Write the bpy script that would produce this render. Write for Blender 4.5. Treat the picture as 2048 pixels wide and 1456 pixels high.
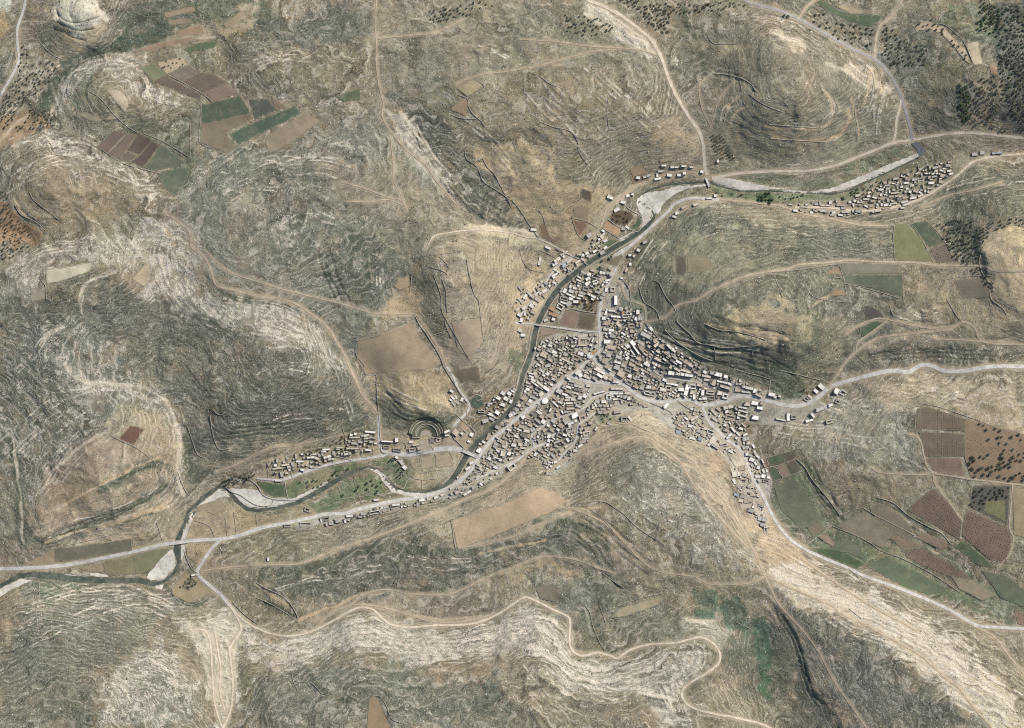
import bpy, math, random
import numpy as np
from mathutils import Vector, Matrix
from mathutils.geometry import delaunay_2d_cdt

for o in list(bpy.data.objects):
    bpy.data.objects.remove(o)
scene = bpy.context.scene
COL = scene.collection
rng = np.random.RandomState(7)
random.seed(7)

# ---------------------------------------------------------------- camera, sky, sun, exposure
CAM_H = 14000.0
cam_d = bpy.data.cameras.new("aerial_camera")
cam_d.sensor_width = 36.0
cam_d.lens = 36.0 * (CAM_H - 40.0) / 2048.0
cam_d.clip_start = 50.0
cam_d.clip_end = 60000.0
cam = bpy.data.objects.new("aerial_camera", cam_d)
cam.location = (0, 0, CAM_H)
COL.objects.link(cam)
scene.camera = cam

SUN_EL = math.radians(40)
SUN_AZ = math.radians(50)          # compass bearing, picture top = north
world = bpy.data.worlds.new("World")
scene.world = world
world.use_nodes = True
wn = world.node_tree
bg = wn.nodes["Background"]
sky = wn.nodes.new("ShaderNodeTexSky")
sky.sky_type = 'NISHITA'
sky.sun_disc = False
sky.sun_elevation = SUN_EL
sky.sun_rotation = SUN_AZ
sky.air_density = 1.0
sky.dust_density = 1.5
wn.links.new(sky.outputs[0], bg.inputs[0])
bg.inputs[1].default_value = 0.10
sun_d = bpy.data.lights.new("sun", 'SUN')
sun_d.energy = 3.9
sun_d.angle = math.radians(0.5)
sun_d.color = (1.0, 0.95, 0.865)
sun = bpy.data.objects.new("sun", sun_d)
sdir = Vector((math.sin(SUN_AZ) * math.cos(SUN_EL), math.cos(SUN_AZ) * math.cos(SUN_EL), math.sin(SUN_EL)))
sun.rotation_euler = (-sdir).to_track_quat('-Z', 'Y').to_euler()
sun.location = (400, 400, 900)
COL.objects.link(sun)
scene.view_settings.view_transform = 'Standard'
scene.view_settings.look = 'None'
scene.view_settings.gamma = 1.0
scene.view_settings.use_curve_mapping = False
scene.view_settings.exposure = 0.64
scene.cycles.use_denoising = False
scene.cycles.pixel_filter_type = 'BLACKMAN_HARRIS'
scene.cycles.filter_width = 1.1
scene.cycles.max_bounces = 4

# ---------------------------------------------------------------- helpers
def W(u, v):
    """map coordinates (metres from the map's upper left corner) to world x, y"""
    return u - 1024.0, 728.0 - v

def hsh(ix, iy, iz, s):
    h = (ix.astype(np.int64) * 374761393 + iy.astype(np.int64) * 668265263 + iz * 1274126177 + s * 974634777) & 0xffffffff
    h = ((h ^ (h >> 13)) * 1103515245) & 0xffffffff
    h = (h ^ (h >> 16)) & 0xffffff
    return h / float(0xffffff) * 2.0 - 1.0

def noise2(x, y, s=0):
    ix = np.floor(x); iy = np.floor(y)
    fx = x - ix; fy = y - iy
    ix = ix.astype(np.int64); iy = iy.astype(np.int64)
    fx = fx * fx * (3 - 2 * fx); fy = fy * fy * (3 - 2 * fy)
    a = hsh(ix, iy, 0, s); b = hsh(ix + 1, iy, 0, s); c = hsh(ix, iy + 1, 0, s); d = hsh(ix + 1, iy + 1, 0, s)
    return (a * (1 - fx) + b * fx) * (1 - fy) + (c * (1 - fx) + d * fx) * fy

def fbm(x, y, s=0, o=4):
    r = 0; a = 1.0; t = 0
    for k in range(o):
        r = r + a * noise2(x * 2 ** k + 13.7 * k, y * 2 ** k - 7.1 * k, s + k)
        t += a; a *= 0.5
    return r / t

def smooth(e0, e1, x):
    t = np.clip((x - e0) / (e1 - e0), 0, 1)
    return t * t * (3 - 2 * t)

def lin(c):
    return tuple(((x / 255.0) / 12.92 if x / 255.0 <= 0.04045 else ((x / 255.0 + 0.055) / 1.055) ** 2.4) for x in c)

GAIN = 1.55                         # how much brighter sunlit ground photographs than its base colour
def alb(c, g=GAIN, keep=0.72):
    m = 0.34 * c[0] + 0.46 * c[1] + 0.20 * c[2]
    c = tuple(m + (x - m) * keep for x in c)
    return tuple(v / g for v in lin(c))

# ---------------------------------------------------------------- digitised map (metres)
RIVER = [(1836,316,4),(1800,334,4),(1760,351,4),(1700,380,4),(1660,388,5),(1600,384,4),(1536,382,4),(1480,382,4),(1440,372,5),(1418,364,6),(1390,365,5),(1340,369,4),
 (1300,379,4),(1277,396,4),(1281,405,4),(1296,412,5),(1306,422,6),(1308,434,7),(1298,448,9),(1285,460,10),(1262,475,10),(1235,491,9),(1210,507,9),(1185,520,9),(1165,534,10),(1140,555,11),
 (1120,572,11),(1100,600,12),(1085,625,11),(1074,650,11),(1068,672,10),(1064,700,9),(1056,724,9),(1044,752,9),(1038,780,8),(1024,815,9),(1003,838,9),(974,865,9),(952,887,10),(932,913,12),
 (914,944,12),(900,963,11),(887,973,9),(868,980,6),(849,984,5),(812,983,4),(790,977,5),(772,960,6),(757,943,5),(736,934,3),(712,942,6),(687,953,10),(662,968,11),(625,990,10),(590,1007,9),(552,1017,8),
 (515,1022,8),(492,1019,9),(480,1010,8),(470,1002,8),(460,989,8),(451,978,8),(436,975,5),(420,985,7),(402,999,8),(388,1012,9),(374,1026,8),(368,1045,7),(360,1064,8),(354,1080,13),(352,1102,15),(355,1125,7),(347,1145,6),
 (325,1165,8),(302,1169,11),(275,1162,13),(225,1163,12),(175,1162,14),(112,1155,17),(62,1150,13),(32,1155,9),(0,1172,9),(-60,1200,9)]
RIVER2 = [(392,1014,4),(384,1030,5),(372,1044,5),(366,1052,5)]

ROADS = [
 # name, width, material, points
 ("road",8,"pave",[(-60,1141),(0,1139),(60,1137),(130,1131),(200,1118),(270,1103),(340,1087),(400,1081),(440,1079),(480,1071),(520,1057),(570,1047),(620,1036),(650,1029),(690,1027),(720,1018),(780,1004),(830,996),(870,987),(895,977),(920,962),(940,942),(950,928),(957,915)]),
 ("street",8,"pave",[(957,915),(965,903),(985,878),(1010,858),(1035,836),(1052,823)]),
 ("street",12,"pave",[(1052,823),(1068,810),(1090,795),(1115,773),(1122,764)]),
 ("street",7,"pave",[(1122,764),(1135,754),(1150,745),(1170,727),(1185,712),(1200,702)]),
 ("street",7,"pave",[(1200,702),(1201,680),(1200,660),(1198,640),(1200,625),(1203,600),(1210,580),(1222,556),(1229,543),(1236,525),(1246,505),(1262,490),(1290,466),(1320,438),(1340,419),(1350,407),(1384,396),(1439,399)]),
 ("street",8,"pave",[(1130,752),(1150,755),(1178,763),(1215,767),(1243,767)]),
 ("street",7,"pave",[(1186,714),(1196,728),(1212,742),(1232,755),(1245,766)]),
 ("street",9,"pave",[(1243,766),(1262,780),(1278,792),(1300,801),(1330,804),(1360,800),(1382,800),(1395,806),(1405,812)]),
 ("road",9,"pave",[(1405,812),(1430,808),(1455,801),(1470,794),(1490,792),(1520,798),(1550,806),(1585,812),(1612,808),(1637,794),(1655,778),(1675,768),(1710,758),(1760,745),(1790,741),(1815,744),(1840,731),(1860,731),(1890,742),(1930,741),(1980,733),(2048,733),(2110,734)]),
 ("road",6.5,"pave",[(1405,812),(1412,830),(1420,845),(1440,865),(1455,880),(1475,893),(1488,910),(1497,935),(1508,960),(1520,980),(1530,1000),(1545,1030),(1560,1055),(1580,1078),(1610,1098),(1650,1117),(1690,1133),(1730,1152),(1790,1173),(1850,1197),(1900,1220),(1950,1248),(1990,1253),(2048,1256),(2110,1262)]),
 ("road",11,"pave",[(927,901),(905,898),(890,898),(870,900),(853,903),(829,908),(804,909),(780,906)]),
 ("road",6,"pave",[(780,906),(762,912),(729,917),(690,923),(662,928),(637,936),(612,943),(567,959),(537,960),(512,958)]),
 ("road",6,"pave",[(775,906),(763,900),(759,888),(758,870),(757,845),(757,830)]),
 ("road",7,"pave",[(957,915),(940,907),(927,901)]),
 ("path",5,"dirt",[(757,830),(745,812),(725,790),(712,760),(697,730),(690,710),(675,685),(660,660),(640,640),(600,612),(570,600),(512,592),(480,583),(438,573),(429,560),(425,545),(415,520),(397,505),(385,495),(383,475),(378,460),(350,437),(335,430)]),
 ("path",5,"pave",[(906,853),(917,841),(930,829),(939,813),(933,800),(925,789),(918,780),(905,750),(893,733)]),
 ("path",3.2,"dirt",[(893,733),(888,718),(880,700),(862,672),(850,655),(835,632),(825,628),(780,627),(745,626),(700,612),(640,597),(570,580),(512,562),(480,552),(455,540),(430,520),(412,500)]),
 ("road",7,"pale",[(1414,350),(1409,330),(1406,290),(1398,265),(1385,245),(1365,215),(1348,185),(1335,155),(1325,125),(1313,100),(1300,80),(1270,55),(1235,30),(1200,12),(1170,0),(1120,-30)]),
 ("road",6,"pale",[(1424,356),(1445,352),(1475,347),(1536,343),(1600,342),(1640,338),(1680,328),(1720,312),(1760,296),(1785,286),(1830,279),(1900,268),(1960,268),(2048,278),(2110,286)]),
 ("path",5,"pale",[(1786,286),(1790,270),(1792,240),(1799,215),(1800,200)]),
 ("road",6,"asph",[(1825,282),(1821,262),(1812,232),(1803,200),(1790,172),(1775,147),(1750,122),(1700,98),(1650,70),(1610,48),(1590,38),(1560,25),(1500,8),(1470,-6),(1400,-30)]),
 ("path",4,"dirt",[(1747,118),(1749,90),(1757,55),(1780,35),(1800,5),(1805,-30)]),
 ("path",4,"dirt",[(1595,40),(1612,15),(1630,0),(1650,-20)]),
 ("road",7,"pave",[(440,1080),(420,1100),(402,1128),(393,1147),(410,1165),(440,1190),(458,1212)]),
 ("path",4.5,"pale",[(452,1200),(468,1222),(490,1243),(512,1256),(545,1268),(580,1272),(620,1264),(660,1245),(700,1222),(720,1215),(745,1218),(765,1236),(785,1249),(820,1254),(870,1250),(920,1249),(960,1243),(1000,1225),(1030,1205),(1050,1194),(1070,1200),(1110,1220),(1135,1232),(1140,1245),(1139,1280),(1145,1300),(1165,1310),(1195,1304),(1220,1310),(1235,1314),(1260,1298),(1300,1287),(1350,1284),(1380,1276),(1402,1273),(1425,1285),(1438,1305),(1435,1325),(1410,1345),(1380,1362),(1363,1380),(1368,1400),(1390,1415),(1430,1425),(1480,1435),(1530,1450),(1580,1480)]),
 ("path",5,"pale",[(458,1210),(474,1235),(482,1258),(468,1282),(460,1300),(464,1340),(466,1380),(462,1420),(447,1456),(430,1500)]),
 ("path",3.5,"pale",[(380,1259),(405,1260),(418,1275),(423,1310),(426,1360),(429,1400),(440,1440),(447,1456)]),
 ("path",3.5,"pale",[(430,1265),(436,1300),(442,1340),(440,1380),(450,1420)]),
 ("path",3.2,"dirt",[(400,1144),(440,1137),(512,1131),(600,1127),(650,1108),(700,1090),(740,1078),(800,1055),(870,1028),(920,1003),(968,985),(1002,966),(1027,943),(1046,922),(1062,902)]),
 ("path",3,"dirt",[(640,1245),(668,1222),(704,1209),(719,1192),(745,1183),(777,1179),(824,1188),(887,1189),(924,1179),(974,1154),(1024,1136),(1060,1120),(1091,1112),(1149,1118),(1190,1133),(1229,1146)]),
 ("path",2.6,"dirt",[(704,1209),(752,1212),(812,1228),(862,1242),(920,1243),(980,1230)]),
 ("path",3,"dirt",[(1185,828),(1200,850),(1250,848),(1294,860),(1320,878),(1349,898),(1386,923),(1414,965),(1449,1003),(1479,1048),(1504,1097),(1524,1142),(1538,1172)]),
 ("path",3,"dirt",[(1170,910),(1205,895),(1260,877),(1294,875),(1330,900),(1356,920),(1370,940),(1386,968),(1424,1018),(1461,1060),(1495,1095)]),
 ("path",3,"dirt",[(1134,1003),(1135,1013),(1174,1028),(1211,1048),(1249,1085),(1281,1119),(1319,1142),(1386,1152),(1414,1166),(1461,1168),(1499,1164),(1526,1154)]),
 ("path",2.6,"dirt",[(920,1095),(960,1088),(1024,1073),(1080,1048),(1124,1030),(1140,1028)]),
 ("path",2.6,"dirt",[(1093,945),(1120,925),(1160,905),(1180,885),(1196,868),(1197,858)]),
 ("path",4,"dirt",[(1536,1154),(1586,1177),(1656,1207),(1678,1224),(1711,1240),(1751,1260),(1791,1282),(1836,1307),(1886,1352),(1911,1370),(1936,1404),(1973,1447),(2010,1500)]),
 ("path",3.5,"dirt",[(1538,1172),(1552,1200),(1573,1227),(1606,1262),(1636,1304),(1661,1352),(1691,1397),(1731,1454),(1760,1500)]),
 ("path",3,"dirt",[(1600,1115),(1650,1150),(1700,1185),(1760,1222),(1800,1242),(1830,1260)]),
 ("path",3,"dirt",[(1900,1225),(1948,1252),(1986,1272),(2016,1312),(2048,1352),(2100,1440)]),
 ("path",4,"dirt",[(1290,645),(1314,640),(1331,634),(1354,611),(1391,601),(1424,581),(1486,554),(1536,544),(1574,539),(1596,530),(1661,525),(1696,521),(1748,524),(1823,525),(1873,531),(1961,533),(1986,543),(2048,544),(2110,550)]),
 ("path",3,"dirt",[(1233,561),(1241,568),(1247,585),(1256,600),(1268,604),(1287,612),(1291,625),(1290,645),(1285,665)]),
 ("path",4.5,"dirt",[(1655,778),(1672,752),(1688,728),(1711,704),(1756,676),(1836,666),(1896,659),(1923,644),(1946,656),(1966,684),(2048,689),(2110,692)]),
 ("path",3,"dirt",[(1863,678),(1920,680),(1966,684)]),
 ("path",3,"dirt",[(1711,704),(1716,684),(1745,662),(1773,641)]),
 ("path",3,"dirt",[(1691,669),(1711,654),(1748,638),(1773,639),(1823,651),(1873,659),(1896,659)]),
 ("path",3.5,"dirt",[(1815,868),(1830,872),(1841,888),(1846,913),(1863,943),(1936,957),(2048,970),(2110,980)]),
 ("path",2.5,"dirt",[(1741,935),(1761,945),(1836,949),(1863,944)]),
 ("path",3,"dirt",[(1863,944),(1868,968),(1900,1010),(1922,1040)]),
 ("path",3,"dirt",[(2021,968),(2018,1010),(2015,1053),(2023,1075),(2016,1105),(1995,1132)]),
 ("road",5.5,"pave",[(56,-40),(55,0),(48,30),(38,60),(38,95),(40,120),(28,150),(10,180),(-10,215),(-60,280)]),
 ("path",4,"dirt",[(-60,310),(0,283),(30,250),(58,232)]),
 ("path",2.6,"dirt",[(754,-20),(752,60),(754,88),(753,125),(759,175),(767,207),(766,237),(787,270),(812,300),(852,332),(874,364),(900,395),(915,412)]),
 ("path",2.2,"dirt",[(782,277),(787,325),(789,364),(800,385),(814,421)]),
 ("path",2.2,"dirt",[(757,80),(812,74),(870,68),(930,40)]),
 ("path",2.2,"dirt",[(1039,82),(1111,86),(1174,95),(1261,100),(1286,104),(1311,112)]),
 ("path",2.2,"dirt",[(912,170),(947,156),(974,150),(1024,144),(1086,132),(1149,115),(1179,107),(1230,101)]),
 ("path",2.4,"dirt",[(1424,147),(1399,170),(1399,200),(1406,225),(1419,250),(1419,262),(1429,225),(1439,195),(1464,167)]),
 ("path",3,"pale",[(857,491),(867,474),(887,468),(937,461),(974,461),(1024,466),(1050,474),(1074,477),(1112,494),(1146,512),(1175,529)]),
 ("path",2.4,"dirt",[(685,366),(730,378),(775,395),(800,400),(814,415)]),
 ("path",2.2,"dirt",[(690,404),(740,405),(775,400),(810,412)]),
 ("road",4.5,"dirt",[(1147,510),(1165,495),(1180,476),(1201,454),(1209,429),(1216,414),(1239,399),(1256,381),(1276,369),(1299,360),(1349,345),(1399,337),(1409,335)]),
 ("path",4,"dirt",[(1439,399),(1500,404),(1560,412),(1600,426),(1650,436),(1720,450),(1775,452)]),
 ("road",4.5,"pale",[(1590,415),(1650,415),(1720,422),(1770,418),(1800,412),(1840,398),(1880,375),(1915,350),(1930,335),(1950,322),(1990,313),(2048,308),(2110,306)]),
 ("path",3,"dirt",[(1840,415),(1870,402),(1900,390),(1950,380),(2000,365)]),
 ("street",4.5,"pave",[(1302,735),(1314,746),(1331,754),(1358,759),(1392,764),(1412,770),(1431,777)]),
 ("street",4,"pave",[(1372,738),(1381,745),(1395,756),(1411,767)]),
 ("street",5,"pave",[(1457,801),(1466,790),(1469,776),(1468,760)]),
 ("street",4,"pave",[(1063,870),(1093,848),(1112,837),(1152,825),(1170,814),(1182,798),(1199,791),(1213,786),(1250,780)]),
 ("street",5,"pave",[(949,960),(968,952),(988,941),(1012,931),(1037,919),(1066,897),(1090,888),(1098,876),(1115,865),(1122,855)]),
 ("street",4.5,"pave",[(1063,868),(1066,882),(1069,897)]),
 ("street",4.5,"pave",[(1190,826),(1170,840),(1157,851),(1155,865),(1152,878),(1144,891),(1127,908),(1117,921)]),
 ("street",4,"pave",[(1182,798),(1174,785),(1172,772),(1172,765)]),
 ("street",4,"pave",[(1013,883),(1013,900),(1011,918)]),
 ("path",3,"pave",[(1030,646),(1071,648),(1082,651),(1127,656),(1160,661),(1199,664)]),
 ("street",5,"pave",[(1146,512),(1128,523),(1113,535),(1100,552),(1085,572),(1070,592),(1055,612),(1043,628)]),
 ("path",2.5,"dirt",[(690,869),(640,880),(580,893),(545,896),(512,908),(470,930),(430,945)]),
 ("street",3.5,"pave",[(1258,690),(1275,682),(1282,675)]),
]
# spot heights: rivers and wadis low, hill tops and spurs high
SPOT = """0,1172,0 150,1160,0 325,1165,1 354,1080,2 374,1026,2 440,975,3 492,1019,3 590,1007,4 687,953,4 760,945,5 850,984,6 932,913,7 1003,838,8 1056,724,9 1085,625,11 1165,534,13 1285,460,15 1350,368,17 1440,372,19 1600,384,22 1760,351,25 1840,312,28 2048,305,34
957,915,8 1060,815,10 1198,700,13 1300,801,15 1405,812,18 1490,792,22 1612,808,25 1700,760,32 1850,735,40 2048,735,48
1440,865,20 1497,935,23 1545,1030,28 1650,1117,34 1850,1197,44 2048,1256,54
1230,545,15 1200,620,13 1290,640,24 1340,700,28 1420,740,24 1500,770,24 1560,790,25
1020,460,32 930,400,40 870,310,46 780,235,54 650,240,58 1074,477,26 1130,510,17
1000,380,44 960,320,48 1100,400,40 1150,440,30 1190,390,36 1120,300,58 1200,330,44 1270,350,24 1060,330,54
1180,230,70 1280,200,66 1080,150,70 1330,260,48 1385,300,34 1380,240,42 1340,160,54 1300,80,60 1200,20,62 1000,60,62 900,100,64 950,200,66 850,180,60
1550,90,78 1590,190,76 1520,230,68 1650,250,52 1740,230,44 1790,260,36 1700,150,62 1450,150,54 1430,230,46 1480,300,34 1600,330,28 1700,305,28 1440,60,58 1600,20,56 1700,60,50 1760,90,46 1820,240,40
1900,180,56 1850,120,54 1980,200,66 2030,200,76 2048,100,64 1960,60,58 1870,30,52 1900,270,42 2000,260,52 2048,20,58
1500,620,66 1560,600,68 1600,680,58 1650,640,56 1420,640,54 1380,590,46 1330,560,32 1350,650,40 1440,690,44 1540,720,40 1620,730,36 1500,500,46 1400,460,34 1600,470,42 1700,470,42 1550,430,30 1450,420,26 1330,480,22 1700,560,50 1800,600,52 1720,640,46 1820,690,44 1950,700,54 1700,430,30 1850,410,34
2020,500,80 2048,600,74 1970,620,62 1920,580,56 1900,500,48 1940,440,50 1860,470,44 1980,390,56 2048,360,48 1990,320,40
1800,800,52 1900,830,58 2000,860,64 1750,850,50 1700,900,48 1640,870,38 1600,930,32 1560,900,26 1850,930,56 1950,1000,60 2048,1000,66 1720,980,42 1640,1020,34 1600,1060,32 1780,1040,46 1880,1080,50 1950,1150,50 2020,1120,58 1750,1110,42 2048,770,56
1290,870,36 1230,900,38 1190,860,24 1150,930,26 1100,960,28 1050,980,38 1110,1010,48 1000,1030,42 920,1060,36 1250,1000,52 1350,980,50 1420,940,38 1450,1000,46 1330,1080,58 1450,1080,56 1490,1100,52 1530,1160,58 1380,900,34 1330,850,24 1240,820,17 1180,1000,50 1240,1050,54 1350,900,38 1500,1050,38
850,1020,22 780,1050,22 700,1080,20 600,1090,17 500,1110,12 430,1110,7 960,990,24 900,1005,20 1020,960,22 640,1035,8 780,1004,8 520,1057,6
480,1180,14 560,1150,20 620,1180,22 700,1150,28 800,1130,32 900,1120,36 1000,1120,42 1100,1080,48 1150,1150,44 1230,1200,44 1320,1200,48 1400,1180,52 850,1210,32 760,1200,30 960,1200,36
460,1210,12 560,1270,26 640,1258,29 720,1214,32 790,1250,36 920,1249,40 1050,1194,44 1140,1245,46 1150,1302,49 1235,1314,52 1400,1274,60 1438,1310,62 1363,1385,64 1480,1435,62 1100,1210,42 1200,1270,45 1300,1250,49 1000,1215,40
480,1260,18 468,1320,26 450,1400,36 420,1300,30 440,1456,42 600,1330,44 560,1400,50 720,1290,48 850,1310,52 960,1310,56 1080,1260,56 1100,1350,68 1000,1400,66 800,1400,60 680,1430,60 1250,1360,62 1180,1420,70 1300,1420,70 1350,1320,62 1300,1456,72 900,1456,66 1000,1280,50 640,1290,36 780,1275,44
1430,1230,52 1500,1290,46 1550,1380,38 1560,1456,34 1570,1220,58 1610,1310,58 1640,1380,60 1700,1456,62 1660,1300,68 1600,1230,66 1640,1200,64 1700,1240,70 1800,1320,80 1900,1420,88 2048,1456,84 2000,1350,70 1900,1280,66 1800,1220,60 1700,1180,54 1750,1400,74 1500,1200,54 1460,1330,56 1480,1400,54 2048,1320,58 1850,1456,84
385,1000,4 375,900,10 345,820,18 290,760,28 200,680,36 400,880,16 380,850,16 40,1080,8 25,900,14 10,780,24 170,1100,5 300,1080,5 250,900,32 200,960,30 100,1040,20 330,900,22 300,1000,16 120,960,24 260,830,34 60,800,28 180,1040,16
120,720,44 60,650,46 220,620,46 150,550,60 80,560,56 240,540,56 20,540,46 300,500,50 260,640,42 320,600,44 0,600,46
500,750,44 420,760,36 450,850,28 600,700,52 560,850,28 650,800,36 640,860,16 480,930,10 600,890,12 700,760,36 740,860,12 720,700,34 400,700,36 370,640,44 450,620,50 550,640,48 420,560,52 650,660,36 690,720,32 740,800,18
550,450,64 480,440,62 600,520,60 700,450,58 680,540,52 640,400,64 720,340,62 760,420,56 800,500,46 770,600,42 760,540,46 820,580,40 830,640,36 500,350,60 620,340,62 400,480,54 350,430,56 380,380,54
900,560,54 880,640,44 940,600,46 980,540,46 1000,620,28 1040,560,20 1030,680,14 960,690,32 960,750,22 900,700,30 990,760,14 870,500,52 960,490,48 900,740,24 860,690,32 930,800,14 930,850,9
800,700,40 760,690,40 820,740,34 780,780,26 860,780,28 890,800,22 850,820,23 800,850,14 760,860,11 900,860,12 740,740,28 885,830,18 815,830,20
500,250,52 430,250,50 320,180,54 370,300,50 280,320,48 350,350,50 470,180,56 560,180,62 650,150,64 600,80,58 700,60,58 450,100,56 300,90,52 530,300,56 620,290,60
230,200,62 190,220,56 150,150,50 240,130,52 120,250,44 260,250,52 210,280,50 60,250,42 90,180,44 130,120,46 170,110,48
165,30,74 200,80,60 120,60,56 240,50,56 300,30,56 60,100,48 20,150,50 10,50,58 150,0,72 400,30,60 500,20,62
100,380,62 170,400,58 60,340,54 220,380,54 30,430,46 130,440,52 20,490,42 230,440,54 300,400,54 60,480,42 160,330,56 100,310,54
100,1250,32 200,1240,24 320,1230,16 400,1240,18 50,1350,52 200,1350,52 330,1350,46 150,1456,62 350,1456,54 40,1210,18 250,1290,36 60,1456,64"""

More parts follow.
